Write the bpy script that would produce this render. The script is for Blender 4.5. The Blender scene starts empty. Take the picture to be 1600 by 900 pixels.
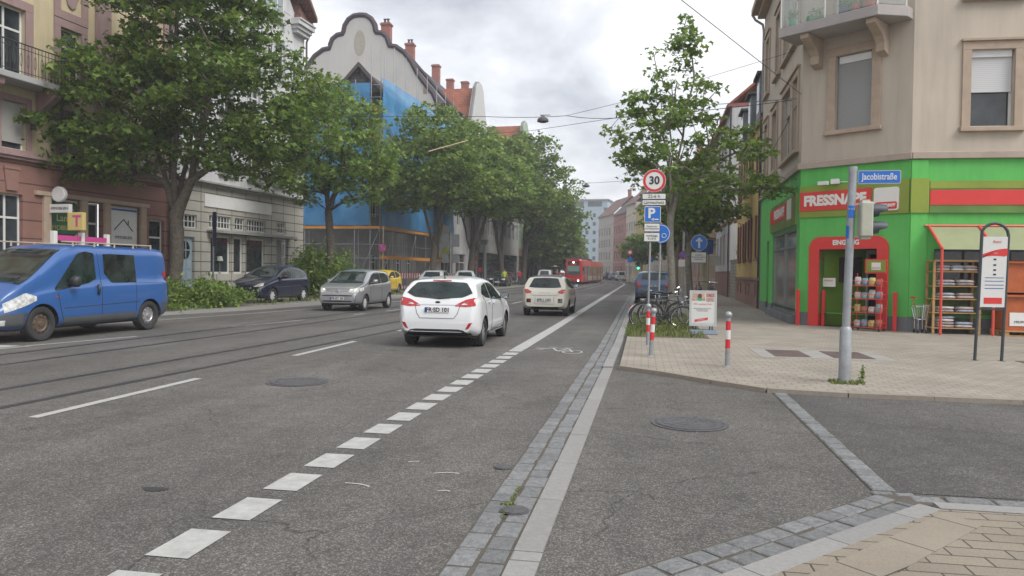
import bpy, bmesh, math, random
import numpy as np
from mathutils import Vector, Matrix
from mathutils.bvhtree import BVHTree
R = math.radians
random.seed(7)
S = bpy.context.scene
col = S.collection

# ------------------------------------------------------------------ camera, sky, sun, exposure
cd = bpy.data.cameras.new("camera"); cam = bpy.data.objects.new("camera", cd); col.objects.link(cam)
cd.sensor_width = 36; cd.lens = 26.0; cd.clip_start = 0.05; cd.clip_end = 4000
cr = [(0.98470341, 0.01585876, -0.1735157), (0.17381029, -0.01959626, 0.98458416), (0.01221403, -0.99968219, -0.02205292)]
mw = Matrix.Identity(4)
for i in range(3):
    mw[i][0] = cr[i][0]; mw[i][1] = -cr[i][1]; mw[i][2] = -cr[i][2]; mw[i][3] = (0, 0, 1.55)[i]
cam.matrix_world = mw
S.camera = cam

SUN_EL, SUN_AZ = 48, 118     # azimuth clockwise from +Y
w = bpy.data.worlds.new("World"); S.world = w; w.use_nodes = True
nt = w.node_tree; N = nt.nodes; LK = nt.links; N.clear()
def wn(t, **k):
    n = N.new(t)
    for a, b in k.items(): setattr(n, a, b)
    return n
sky = wn('ShaderNodeTexSky', sky_type='NISHITA', sun_disc=False, sun_elevation=R(SUN_EL), sun_rotation=R(SUN_AZ))
sky.air_density = 1.2; sky.dust_density = 2.0
tc = wn('ShaderNodeTexCoord'); mp = wn('ShaderNodeMapping'); mp.inputs['Scale'].default_value = (1, 1, 2.6); mp.inputs['Location'].default_value = (0.35, 0.2, 0.3)
no = wn('ShaderNodeTexNoise'); no.inputs['Scale'].default_value = 2.3; no.inputs['Detail'].default_value = 9; no.inputs['Roughness'].default_value = .55; no.inputs['Distortion'].default_value = .25
rp = wn('ShaderNodeValToRGB'); e = rp.color_ramp.elements
e[0].position = .34; e[0].color = (3.9, 4.1, 4.5, 1); e[1].position = .68; e[1].color = (10.5, 10.5, 10.5, 1)
x = rp.color_ramp.elements.new(.5); x.color = (7.3, 7.4, 7.7, 1)
mx = wn('ShaderNodeMixRGB'); mx.inputs[0].default_value = .9
bg = wn('ShaderNodeBackground'); bg.inputs[1].default_value = .1
wo = wn('ShaderNodeOutputWorld')
LK.new(tc.outputs['Generated'], mp.inputs[0]); LK.new(mp.outputs[0], no.inputs[0]); LK.new(no.outputs[0], rp.inputs[0])
LK.new(sky.outputs[0], mx.inputs[1]); LK.new(rp.outputs[0], mx.inputs[2]); LK.new(mx.outputs[0], bg.inputs[0]); LK.new(bg.outputs[0], wo.inputs[0])
sd = bpy.data.lights.new("sun", 'SUN'); sd.energy = 2.0; sd.angle = R(32); sd.color = (1, .97, .93)
so = bpy.data.objects.new("sun", sd); col.objects.link(so)
so.rotation_euler = (R(90 - SUN_EL), 0, R(180 - SUN_AZ))
S.view_settings.view_transform = 'Standard'; S.view_settings.look = 'None'; S.view_settings.gamma = 1
S.view_settings.use_curve_mapping = False; S.view_settings.exposure = 0.67

# ------------------------------------------------------------------ materials
def srgb(h):
    if isinstance(h, str):
        h = tuple(int(h[i:i+2], 16)/255 for i in (0, 2, 4))
    return tuple((c/12.92 if c <= .04045 else ((c+.055)/1.055)**2.4) for c in h)
MATS = {}
def mat(name, c, rough=.7, metal=0., var=.12, vs=3., bump=0., bs=40., spec=.5, coat=0., emit=None, es=1., rnd=0., trans=0., alpha=1., dirt=0.):
    if name in MATS: return MATS[name]
    m = bpy.data.materials.new(name); m.use_nodes = True; t = m.node_tree; n = t.nodes; L = t.links
    b = n['Principled BSDF']; b.inputs['Roughness'].default_value = rough; b.inputs['Metallic'].default_value = metal
    b.inputs['Specular IOR Level'].default_value = spec; b.inputs['Coat Weight'].default_value = coat; b.inputs['Coat Roughness'].default_value = .05
    c = tuple(c)
    b.inputs['Base Color'].default_value = (*c, 1)
    co = n.new('ShaderNodeTexCoord')
    cur = None
    if var > 0:
        z = n.new('ShaderNodeTexNoise'); z.inputs['Scale'].default_value = vs; z.inputs['Detail'].default_value = 6; z.inputs['Roughness'].default_value = .6
        L.new(co.outputs['Object'], z.inputs[0])
        mr = n.new('ShaderNodeMapRange'); mr.inputs[1].default_value = .3; mr.inputs[2].default_value = .7
        mr.inputs[3].default_value = 1-var; mr.inputs[4].default_value = 1+var*.6
        L.new(z.outputs[0], mr.inputs[0]); cur = mr.outputs[0]
    if dirt > 0:
        m5 = n.new('ShaderNodeMapping'); m5.inputs['Scale'].default_value = (2.2, 2.2, .22); L.new(co.outputs['Object'], m5.inputs[0]); z5 = n.new('ShaderNodeTexNoise'); z5.inputs['Scale'].default_value = 1.6; z5.inputs['Detail'].default_value = 7; z5.inputs['Roughness'].default_value = .65; L.new(m5.outputs[0], z5.inputs[0])
        r5 = n.new('ShaderNodeMapRange'); r5.inputs[1].default_value = .42; r5.inputs[2].default_value = .72; r5.inputs[3].default_value = 1; r5.inputs[4].default_value = 1-dirt; L.new(z5.outputs[0], r5.inputs[0])
        m6 = n.new('ShaderNodeMath'); m6.operation = 'MULTIPLY'; L.new(cur, m6.inputs[0]); L.new(r5.outputs[0], m6.inputs[1]); cur = m6.outputs[0]
    if rnd > 0:
        g = n.new('ShaderNodeNewGeometry'); mr2 = n.new('ShaderNodeMapRange'); mr2.inputs[3].default_value = 1-rnd; mr2.inputs[4].default_value = 1+rnd
        L.new(g.outputs['Random Per Island'], mr2.inputs[0])
        if cur is None: cur = mr2.outputs[0]
        else:
            mm = n.new('ShaderNodeMath'); mm.operation = 'MULTIPLY'; L.new(cur, mm.inputs[0]); L.new(mr2.outputs[0], mm.inputs[1]); cur = mm.outputs[0]
    if cur is not None:
        h = n.new('ShaderNodeVectorMath'); h.operation = 'SCALE'; h.inputs[0].default_value = c; L.new(cur, h.inputs['Scale']); L.new(h.outputs[0], b.inputs['Base Color'])
    if bump > 0:
        z = n.new('ShaderNodeTexNoise'); z.inputs['Scale'].default_value = bs; z.inputs['Detail'].default_value = 4; L.new(co.outputs['Object'], z.inputs[0])
        q = n.new('ShaderNodeBump'); q.inputs['Strength'].default_value = bump; q.inputs['Distance'].default_value = .02; L.new(z.outputs[0], q.inputs['Height']); L.new(q.outputs[0], b.inputs['Normal'])
    if emit: b.inputs['Emission Color'].default_value = (*emit, 1); b.inputs['Emission Strength'].default_value = es
    if trans: b.inputs['Transmission Weight'].default_value = trans
    if alpha < 1: b.inputs['Alpha'].default_value = alpha
    MATS[name] = m; return m

def nodes_of(name):
    m = bpy.data.materials.new(name); m.use_nodes = True; MATS[name] = m
    return m, m.node_tree.nodes, m.node_tree.links, m.node_tree.nodes['Principled BSDF']
def brick_mat(name, c1, c2, cm, bw, bh, mort, rot=0., off=.5, rough=.8, bump=.25, var=.15, vs=1.2, vertical=False, speck=.06):
    m, n, L, b = nodes_of(name); b.inputs['Roughness'].default_value = rough
    g = n.new('ShaderNodeTexCoord'); mp = n.new('ShaderNodeMapping'); mp.inputs['Rotation'].default_value = (0, 0, rot)
    br = n.new('ShaderNodeTexBrick'); br.offset = off; br.inputs['Scale'].default_value = 1
    br.inputs['Color1'].default_value = (*c1, 1); br.inputs['Color2'].default_value = (*c2, 1); br.inputs['Mortar'].default_value = (*cm, 1)
    br.inputs['Mortar Size'].default_value = mort; br.inputs['Brick Width'].default_value = bw; br.inputs['Row Height'].default_value = bh
    if vertical:     # u = x+y, v = z
        sx = n.new('ShaderNodeSeparateXYZ'); ad = n.new('ShaderNodeMath'); cb = n.new('ShaderNodeCombineXYZ')
        L.new(g.outputs['Object'], sx.inputs[0]); L.new(sx.outputs[0], ad.inputs[0]); L.new(sx.outputs[1], ad.inputs[1]); L.new(ad.outputs[0], cb.inputs[0]); L.new(sx.outputs[2], cb.inputs[1]); L.new(cb.outputs[0], mp.inputs[0])
    else: L.new(g.outputs['Object'], mp.inputs[0])
    L.new(mp.outputs[0], br.inputs[0])
    z = n.new('ShaderNodeTexNoise'); z.inputs['Scale'].default_value = vs; z.inputs['Detail'].default_value = 8; L.new(g.outputs['Object'], z.inputs[0])
    z2 = n.new('ShaderNodeTexNoise'); z2.inputs['Scale'].default_value = 90; z2.inputs['Detail'].default_value = 3; L.new(g.outputs['Object'], z2.inputs[0])
    mr = n.new('ShaderNodeMapRange'); mr.inputs[1].default_value = .3; mr.inputs[2].default_value = .7; mr.inputs[3].default_value = 1-var; mr.inputs[4].default_value = 1+var; L.new(z.outputs[0], mr.inputs[0])
    mr2 = n.new('ShaderNodeMapRange'); mr2.inputs[1].default_value = .3; mr2.inputs[2].default_value = .7; mr2.inputs[3].default_value = 1-speck; mr2.inputs[4].default_value = 1+speck; L.new(z2.outputs[0], mr2.inputs[0])
    mm = n.new('ShaderNodeMath'); mm.operation = 'MULTIPLY'; L.new(mr.outputs[0], mm.inputs[0]); L.new(mr2.outputs[0], mm.inputs[1])
    h = n.new('ShaderNodeVectorMath'); h.operation = 'SCALE'; L.new(br.outputs[0], h.inputs[0]); L.new(mm.outputs[0], h.inputs['Scale']); L.new(h.outputs[0], b.inputs['Base Color'])
    q = n.new('ShaderNodeBump'); q.inputs['Strength'].default_value = bump; q.inputs['Distance'].default_value = .01; q.invert = True
    L.new(br.outputs['Fac'], q.inputs['Height']); L.new(q.outputs[0], b.inputs['Normal'])
    return m
def asphalt(name, base, light, cracks=.5):
    m, n, L, b = nodes_of(name); b.inputs['Roughness'].default_value = .85; b.inputs['Specular IOR Level'].default_value = .35
    g = n.new('ShaderNodeTexCoord')
    def noise(sc, det=6, dist=0):
        z = n.new('ShaderNodeTexNoise'); z.inputs['Scale'].default_value = sc; z.inputs['Detail'].default_value = det; z.inputs['Distortion'].default_value = dist; L.new(g.outputs['Object'], z.inputs[0]); return z.outputs[0]
    def rng(s, a, b_, c, d):
        r = n.new('ShaderNodeMapRange'); r.inputs[1].default_value = a; r.inputs[2].default_value = b_; r.inputs[3].default_value = c; r.inputs[4].default_value = d; L.new(s, r.inputs[0]); return r.outputs[0]
    def mul(a, b_):
        k = n.new('ShaderNodeMath'); k.operation = 'MULTIPLY'; L.new(a, k.inputs[0]); L.new(b_, k.inputs[1]); return k.outputs[0]
    v = n.new('ShaderNodeTexVoronoi'); v.inputs['Scale'].default_value = 120; L.new(g.outputs['Object'], v.inputs[0])
    sp = n.new('ShaderNodeSeparateColor'); L.new(v.outputs['Color'], sp.inputs[0])
    spk = rng(sp.outputs[0], .62, 1., 0, 1)
    v2 = n.new('ShaderNodeTexVoronoi'); v2.inputs['Scale'].default_value = 40; L.new(g.outputs['Object'], v2.inputs[0])
    sp2 = n.new('ShaderNodeSeparateColor'); L.new(v2.outputs['Color'], sp2.inputs[0])
    mxc = n.new('ShaderNodeMixRGB'); mxc.inputs[1].default_value = (*base, 1); mxc.inputs[2].default_value = (*light, 1); L.new(spk, mxc.inputs[0])
    f = mul(rng(noise(.35, 5, .6), .3, .7, .78, 1.14), rng(noise(4, 6), .3, .7, .9, 1.1))
    f = mul(f, rng(sp2.outputs[1], 0, 1, .86, 1.14)); f = mul(f, rng(noise(1.1, 7, 1.2), .56, .72, 1, .80))
    # wheel tracks and stains along the street
    mp = n.new('ShaderNodeMapping'); mp.inputs['Scale'].default_value = (1.3, .06, 1); L.new(g.outputs['Object'], mp.inputs[0])
    zz = n.new('ShaderNodeTexNoise'); zz.inputs['Scale'].default_value = 1.; zz.inputs['Detail'].default_value = 3; L.new(mp.outputs[0], zz.inputs[0])
    f = mul(f, rng(zz.outputs[0], .35, .65, .85, 1.08))
    if cracks:
        zc = n.new('ShaderNodeTexNoise'); zc.inputs['Scale'].default_value = 1.6; zc.inputs['Detail'].default_value = 5; L.new(g.outputs['Object'], zc.inputs[0])
        ad = n.new('ShaderNodeMixRGB'); ad.blend_type = 'ADD'; ad.inputs[0].default_value = .55; L.new(g.outputs['Object'], ad.inputs[1]); L.new(zc.outputs['Color'], ad.inputs[2])
        vc = n.new('ShaderNodeTexVoronoi'); vc.feature = 'DISTANCE_TO_EDGE'; vc.inputs['Scale'].default_value = .55; L.new(ad.outputs[0], vc.inputs[0])
        line = rng(vc.outputs[0], .002, .006, 0, 1)
        msk = rng(noise(.28, 2), .44, .52, 1, 0)
        cm = n.new('ShaderNodeMath'); cm.operation = 'MAXIMUM'; L.new(line, cm.inputs[0]); L.new(msk, cm.inputs[1])
        f = mul(f, rng(cm.outputs[0], 0, 1, 1-cracks, 1))
    h = n.new('ShaderNodeVectorMath'); h.operation = 'SCALE'; L.new(mxc.outputs[0], h.inputs[0]); L.new(f, h.inputs['Scale']); L.new(h.outputs[0], b.inputs['Base Color'])
    q = n.new('ShaderNodeBump'); q.inputs['Strength'].default_value = .45; q.inputs['Distance'].default_value = .006
    L.new(v.outputs['Distance'], q.inputs['Height']); L.new(q.outputs[0], b.inputs['Normal'])
    return m
def leafmat(name, c, c2):
    m, n, L, b = nodes_of(name)
    n.remove(b); out = n['Material Output']
    g = n.new('ShaderNodeNewGeometry'); rp = n.new('ShaderNodeValToRGB')
    e = rp.color_ramp.elements; e[0].color = (*[k*.65 for k in c], 1); e[1].color = (*c2, 1); q = e.new(.5); q.color = (*c, 1)
    L.new(g.outputs['Random Per Island'], rp.inputs[0])
    d = n.new('ShaderNodeBsdfPrincipled'); d.inputs['Roughness'].default_value = .5; d.inputs['Specular IOR Level'].default_value = .35
    t = n.new('ShaderNodeBsdfTranslucent'); ms = n.new('ShaderNodeMixShader'); ms.inputs[0].default_value = .48
    L.new(rp.outputs[0], d.inputs['Base Color']); L.new(rp.outputs[0], t.inputs[0]); L.new(d.outputs[0], ms.inputs[1]); L.new(t.outputs[0], ms.inputs[2]); L.new(ms.outputs[0], out.inputs[0])
    return m

M_ASPH = asphalt('asphalt', (.084, .080, .075), (.215, .20, .182), .42)
M_ASPH2 = asphalt('asphalt_side', (.070, .066, .065), (.168, .156, .15), .3)
M_PAVE = brick_mat('paving', (.24, .215, .178), (.28, .25, .207), (.13, .118, .10), .24, .16, .008, rough=.85, speck=.1)
M_PAVE2 = brick_mat('paving_near', (.20, .172, .135), (.225, .194, .15), (.05, .045, .035), .32, .135, .006, rot=R(-1), rough=.85, speck=.14)
M_PAVEL = brick_mat('paving_left', (.21, .20, .18), (.25, .235, .21), (.12, .12, .09), .2, .1, .01, rough=.9)
M_WHITE = mat('road_paint', (.37, .37, .355), .7, var=.22, vs=9, bump=.2, bs=120)
M_WORN = mat('worn_paint', (.42, .42, .40), .8, var=.35, vs=25)
M_STONE = mat('granite_sett', (.165, .168, .17), .75, var=.3, vs=22, bump=.8, bs=45, rnd=.2)
M_KERB = mat('granite_kerb', (.235, .23, .222), .75, var=.14, vs=30, bump=.25, bs=120, rnd=.07)
M_JOINT = mat('joint_dirt', (.085, .075, .06), .95, var=.3, vs=8)
M_IRON = mat('cast_iron', (.095, .095, .10), .6, metal=.2, var=.3, vs=20, bump=.5, bs=60)
M_RAIL = mat('rail_steel', (.17, .165, .17), .35, metal=.8, var=.2)
M_DARK = mat('groove_dark', (.03, .03, .032), .7)
M_BLACK = mat('black_plastic', (.025, .026, .028), .5, var=.1)
M_RUB = mat('tyre_rubber', (.03, .03, .031), .8, var=.15, vs=15)
M_GLASSC = mat('car_glass', (.022, .034, .033), .04, spec=.5, var=.9, vs=2.2)  # mottled base colour imitates mixed reflections in the panes
M_GLASSB = mat('window_glass', (.035, .042, .048), .06, spec=.5, var=.8, vs=1.1, rnd=.5)
M_GALV = mat('galvanised_steel', (.33, .345, .36), .5, metal=.55, var=.2, vs=6)
M_RED = mat('sign_red', (.55, .02, .03), .45, var=.05)
M_WPL = mat('white_plastic', (.68, .68, .67), .5, var=.06)
M_CHROME = mat('chrome', (.6, .6, .62), .2, metal=1., var=.05)
M_BARK = mat('bark', (.10, .085, .065), .95, var=.45, vs=9, bump=1., bs=22)
M_BARK2 = mat('bark_pale', (.21, .195, .16), .95, var=.35, vs=9, bump=.8, bs=22)
M_LEAF = leafmat('leaf_green', (.145, .235, .045), (.27, .35, .08))
M_LEAF2 = leafmat('leaf_fresh', (.175, .28, .058), (.31, .40, .10))
M_LEAF3 = leafmat('leaf_dark', (.13, .215, .045), (.25, .32, .07))
M_GRASS = leafmat('grass_blades', (.16, .22, .06), (.34, .34, .14))
M_SOIL = mat('soil', (.10, .085, .055), .95, var=.4, vs=6, bump=.6, bs=20)

# ------------------------------------------------------------------ mesh helpers
class MB:
    def __init__(s): s.v = []; s.f = []; s.m = []
    def add(s, vs, fs, m=0):
        o = len(s.v); s.v += [tuple(p) for p in vs]; s.f += [tuple(i+o for i in f) for f in fs]; s.m += [m]*len(fs); return s
    def box(s, x0, x1, y0, y1, z0, z1, m=0):
        return s.hexa([(x0, y0, z0), (x1, y0, z0), (x1, y1, z0), (x0, y1, z0), (x0, y0, z1), (x1, y0, z1), (x1, y1, z1), (x0, y1, z1)], m)
    def hexa(s, p, m=0):
        return s.add(p, [(0, 3, 2, 1), (4, 5, 6, 7), (0, 1, 5, 4), (1, 2, 6, 5), (2, 3, 7, 6), (3, 0, 4, 7)], m)
    def fbox(s, F, u0, u1, v0, v1, z0, z1, m=0):      # v outward; v0<v1
        return s.hexa([F(u0, v1, z0), F(u1, v1, z0), F(u1, v0, z0), F(u0, v0, z0), F(u0, v1, z1), F(u1, v1, z1), F(u1, v0, z1), F(u0, v0, z1)], m)
    def prism(s, poly, vec, m=0):
        n = len(poly); a = [Vector(p) for p in poly]; b = [p+Vector(vec) for p in a]
        fs = [tuple(range(n))[::-1], tuple(range(n, 2*n))]+[(i, (i+1) % n, n+(i+1) % n, n+i) for i in range(n)]
        return s.add(a+b, fs, m)
    def tube(s, pts, r, n=8, m=0, cap=True):
        pts = [Vector(p) for p in pts]; k = len(pts); rs = r if isinstance(r, (list, tuple)) else [r]*k
        vs = []; prev = None
        for i, p in enumerate(pts):
            t = (pts[min(i+1, k-1)]-pts[max(i-1, 0)]); t = t.normalized() if t.length > 1e-9 else Vector((0, 0, 1))
            if prev is None:
                a = t.cross(Vector((0, 0, 1)))
                if a.length < .1: a = t.cross(Vector((1, 0, 0)))
            else: a = prev-t*prev.dot(t)
            a.normalize(); prev = a; b = t.cross(a)
            for j in range(n):
                an = 2*math.pi*j/n; vs.append(p+(a*math.cos(an)+b*math.sin(an))*rs[i])
        fs = [(i*n+j, i*n+(j+1) % n, (i+1)*n+(j+1) % n, (i+1)*n+j) for i in range(k-1) for j in range(n)]
        if cap: fs += [tuple(range(n))[::-1], tuple(range((k-1)*n, k*n))]
        return s.add(vs, fs, m)
    def lathe(s, prof, n=20, m=0, org=(0, 0, 0), axis='z', cap=True):
        vs = []
        for r_, z in prof:
            for j in range(n):
                a = 2*math.pi*j/n; c, d = r_*math.cos(a), r_*math.sin(a)
                p = (c, d, z) if axis == 'z' else ((z, c, d) if axis == 'x' else (c, z, d))
                vs.append((p[0]+org[0], p[1]+org[1], p[2]+org[2]))
        k = len(prof)
        fs = [(i*n+j, i*n+(j+1) % n, (i+1)*n+(j+1) % n, (i+1)*n+j) for i in range(k-1) for j in range(n)]
        if cap and prof[0][0] > 1e-6: fs.append(tuple(range(n))[::-1])
        if cap and prof[-1][0] > 1e-6: fs.append(tuple(range((k-1)*n, k*n)))
        return s.add(vs, fs, m)
    def grid(s, rows, m=0, close=False):
        k = len(rows); n = len(rows[0]); vs = [p for r_ in rows for p in r_]
        fs = [(i*n+j, i*n+(j+1) % n, (i+1)*n+(j+1) % n, (i+1)*n+j) for i in range(k-1) for j in range(n if close else n-1)]
        return s.add(vs, fs, m)
    def ribbon(s, pts, wd, z, m=0, offs=0):
        pts = [Vector((p[0], p[1], 0)) for p in pts]; L_ = []; R_ = []
        for i, p in enumerate(pts):
            t = (pts[min(i+1, len(pts)-1)]-pts[max(i-1, 0)]).normalized(); nn = Vector((t.y, -t.x, 0))
            L_.append((p+nn*(offs-wd/2)) + Vector((0, 0, z))); R_.append((p+nn*(offs+wd/2))+Vector((0, 0, z)))
        return s.grid([L_, R_], m) if False else s.add(L_+R_, [(i, len(pts)+i, len(pts)+i+1, i+1) for i in range(len(pts)-1)], m)
    def build(s, name, mats, parent=None, smooth=False, bevel=0, world=True, solid=0):
        me = bpy.data.meshes.new(name)
        off = Vector((0, 0, 0))
        if parent is not None and world: off = wloc(parent)
        me.from_pydata([(p[0]-off.x, p[1]-off.y, p[2]-off.z) for p in s.v], [], s.f)
        if not isinstance(mats, (list, tuple)): mats = [mats]
        for m_ in mats: me.materials.append(m_)
        if any(s.m): me.polygons.foreach_set('material_index', s.m)
        if smooth: me.polygons.foreach_set('use_smooth', [True]*len(me.polygons))
        bm = bmesh.new(); bm.from_mesh(me)
        if solid == 0: bmesh.ops.recalc_face_normals(bm, faces=bm.faces)
        bm.to_mesh(me); bm.free()
        me.update()
        if smooth == 'auto':
            me.set_sharp_from_angle(angle=R(38))
        o = bpy.data.objects.new(name, me); col.objects.link(o)
        if parent is not None: o.parent = parent
        if bevel:
            b = o.modifiers.new('bevel', 'BEVEL'); b.width = bevel; b.segments = 2; b.limit_method = 'ANGLE'; b.angle_limit = R(40)
        return o
def wloc(o):
    v = Vector(o.location)
    while o.parent: o = o.parent; v += Vector(o.location)
    return v
def tag(o, label=None, cat=None, group=None, kind=None):
    if label: o['label'] = label
    if cat: o['category'] = cat
    if group: o['group'] = group
    if kind: o['kind'] = kind
    return o
def empty(name, loc, rz=0, label=None, cat=None, group=None, parent=None, s=1):
    o = bpy.data.objects.new(name, None); o.empty_display_size = .2; col.objects.link(o); o.location = loc; o.rotation_euler[2] = rz; o.scale = (s, s, s)
    if parent: o.parent = parent
    return tag(o, label, cat, group)
def copy_tree(o, parent=None):
    c = o.copy(); col.objects.link(c); c.parent = parent
    for ch in list(o.children): copy_tree(ch, c)
    return c
def struct(name, mb, mats, **k):
    o = mb.build(name, mats, **k); o['kind'] = 'structure'; return o
class Fr:       # facade frame a -> b, outward to the right of a->b
    def __init__(s, a, b):
        s.a = Vector((a[0], a[1])); d = Vector((b[0], b[1]))-s.a; s.L = d.length; s.d = d.normalized(); s.n = Vector((s.d.y, -s.d.x))
    def __call__(s, u, v, z):
        p = s.a+s.d*u+s.n*v; return (p.x, p.y, z)
FONT = None
def text(parent, name, st, size, m, org, right, up, align='CENTER', bold=0.0, xs=1.0, ext=.002, world=True, space=1.0, va='CENTER'):
    cu = bpy.data.curves.new(name, 'FONT'); cu.body = st; cu.size = size; cu.align_x = align; cu.align_y = va; cu.offset = bold; cu.extrude = ext; cu.space_character = space
    cu.resolution_u = 3
    o = bpy.data.objects.new('tmp_text', cu); col.objects.link(o)
    dg = bpy.context.evaluated_depsgraph_get(); me = bpy.data.meshes.new_from_object(o.evaluated_get(dg))
    bpy.data.objects.remove(o); bpy.data.curves.remove(cu)
    r_ = Vector(right).normalized(); u_ = Vector(up).normalized(); n_ = r_.cross(u_)
    off = wloc(parent) if (parent is not None and world) else Vector((0, 0, 0)); og = Vector(org)-off
    for v in me.vertices:
        v.co = og+r_*(v.co.x*xs)+u_*v.co.y+n_*(v.co.z+ext)
    me.materials.clear(); me.materials.append(m); me.name = name
    q = bpy.data.objects.new(name, me); col.objects.link(q); q.parent = parent
    return q
def interp(tab, x):
    if x <= tab[0][0]: return tab[0][1]
    for (a, b), (c, d) in zip(tab, tab[1:]):
        if x <= c: return b+(d-b)*(x-a)/(c-a+1e-9)
    return tab[-1][1]
def spl(pts, n):     # Catmull-Rom through 2D/3D points
    P = [Vector(p) for p in pts]; out = []
    for i in range(len(P)-1):
        p0 = P[max(i-1, 0)]; p1 = P[i]; p2 = P[i+1]; p3 = P[min(i+2, len(P)-1)]
        for k in range(n):
            t = k/n; out.append(.5*((2*p1)+(p2-p0)*t+(2*p0-5*p1+4*p2-p3)*t*t+(3*p1-p0-3*p2+p3)*t**3))
    out.append(P[-1]); return out
# ------------------------------------------------------------------ ground
def cv(Y): return 0. if Y < 98 else -(Y-98)**2*.0019
def gx(Y): return .0085*min(Y, 16)-.03
road = MB().add([(-1500, -300, 0), (1500, -300, 0), (1500, 2500, 0), (-1500, 2500, 0)], [(0, 1, 2, 3)])
struct('road', road, M_ASPH)
# side street surface, slightly darker
struct('side_street', MB().add([(1.80, 5.66, .004), (40, 5.9, .004), (40, 9.98, .004), (4.6, 9.93, .004), (1.86, 10.1, .004)], [(0, 1, 2, 3, 4)]), M_ASPH2)

def sett_row(mb, p0, p1, wd, ln, h, off=0, jit=.014, gap=.02):
    a = Vector(p0); d = (Vector(p1)-a); L = d.length; d.normalize(); n = Vector((d.y, -d.x)); t = 0
    while t < L-.04:
        l = min(ln*random.uniform(.82, 1.2), L-t); o = off+random.uniform(-jit, jit)*.4; hw = wd/2-gap/2+random.uniform(-jit, jit)*.3; hh = h+random.uniform(-.003, .003)
        q = a+d*(t+gap/2)+n*o; r_ = a+d*(t+l-gap/2)+n*o; j = [random.uniform(-jit, jit)*.5 for _ in range(4)]
        c = [q-n*(hw)+d*j[0], q+n*hw+d*j[1], r_+n*hw+d*j[2], r_-n*hw+d*j[3]]; m = sum(c, Vector((0, 0)))/4; ch = .012
        lo = [(p.x, p.y, 0) for p in c]; mid = [(p.x, p.y, hh-.006) for p in c]; hi = []
        for p in c: e_ = (m-p).normalized(); s_ = p+e_*ch; hi.append((s_.x, s_.y, hh+random.uniform(-.001, .001)))
        mb.add(lo+mid+hi, [(0, 1, 5, 4), (1, 2, 6, 5), (2, 3, 7, 6), (3, 0, 4, 7), (4, 5, 9, 8), (5, 6, 10, 9), (6, 7, 11, 10), (7, 4, 8, 11), (8, 9, 10, 11)])
        t += l
g = MB(); k = MB(); jn = MB()
for Y in range(0, 58, 2):
    xa, xb = gx(Y), gx(Y+2)
    sett_row(g, (-.925+xa, Y), (-.925+xb, Y+2), .155, .2, .012); sett_row(g, (-.765+xa, Y), (-.765+xb, Y+2), .155, .23, .012)
    kh = .014 if Y < 12 else .052
    for q in range(2): sett_row(k, (-.60+gx(Y+q), Y+q), (-.60+gx(Y+q+1), Y+q+1), .175, 1.0, kh, jit=.002, gap=.012)
jn.ribbon([(-.77+gx(y), y) for y in range(0, 60, 2)], .47, .004)
struct('gutter', g, M_STONE); struct('kerb', k, M_KERB); struct('gutter_joints', jn, M_JOINT)
far = MB(); far.ribbon([(-.66+gx(y)+cv(y), y) for y in range(58, 200, 3)], .30, .006); struct('far_gutter', far, M_STONE)
far = MB(); P = [(-.41+gx(y)+cv(y), y) for y in range(58, 200, 3)]
far.prism([(-.48+gx(58), 58, 0), (-.36, 58, 0), (-.36, 58, .05), (-.48, 58, .05)], (0, .01, 0))
far.ribbon(P, .16, .054); struct('far_kerb', far, M_KERB)
# near corner: setts, kerb, paving
g = MB(); sett_row(g, (-1.3, 2.45), (1.72, 5.52), .155, .21, .014, off=0); sett_row(g, (-1.19, 2.34), (1.80, 5.38), .155, .22, .014, off=0)
sett_row(g, (1.86, 5.52), (14, 5.62), .14, .27, .014); sett_row(g, (1.62, 5.60), (1.95, 5.615), .07, .16, .012)
struct('corner_gutter', g, M_STONE)
struct('corner_gutter_joints', MB().add([(-1.4, 2.5, .005), (-1.05, 2.2, .005), (1.86, 5.18, .005), (14, 5.3, .005), (14, 5.72, .005), (1.7, 5.62, .005)], [(0, 1, 2, 3, 4, 5)]), M_JOINT)
k = MB()
a = Vector((-1.05, 2.22)); b = Vector((1.90, 5.26)); d = (b-a).normalized(); L = (b-a).length; t = 0
while t < L-.05:
    l = min(.78, L-t); n = Vector((d.y, -d.x)); p = a+d*(t+.004); q = a+d*(t+l-.004)
    k.prism([(p.x-n.x*.075, p.y-n.y*.075, 0), (p.x+n.x*.085, p.y+n.y*.085, 0), (q.x+n.x*.085, q.y+n.y*.085, 0), (q.x-n.x*.075, q.y-n.y*.075, 0)], (0, 0, .034)); t += l
for i in range(14):
    k.box(1.95+i*.9, 1.95+i*.9+.892, 5.235+i*.006, 5.375+i*.006, 0, .034)
struct('corner_kerb', k, M_KERB)
pv = MB(); c0 = Vector((-1.0, 2.13)); c1 = Vector((1.94, 5.20))
pv.prism([(c0.x, c0.y, 0), (3, 1.2, 0), (20, 1.2, 0), (20, 5.28, 0), (c1.x, c1.y, 0)], (0, 0, .036))
struct('near_pavement', pv, M_PAVE2)
g = MB(); 
def row3(a, b): 
    sett_row(g, a, b, .30, .14, .030, jit=.004, gap=.008)
n = Vector((1, -1)).normalized()
struct('pavement_edging', MB().prism([(-.84, 2.0, 0), (-.62, 1.8, 0), (2.08, 4.93, 0), (1.92, 5.12, 0)], (0, 0, .040)), brick_mat('edging', (.21, .18, .142), (.23, .2, .157), (.05, .045, .035), .5, .6, .006, rot=R(46), off=0, speck=.12))
g = MB(); sett_row(g, (1.735, 5.66), (1.79, 10.12), .17, .15, .014, jit=.008); struct('crossing_strip', g, M_STONE)
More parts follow.
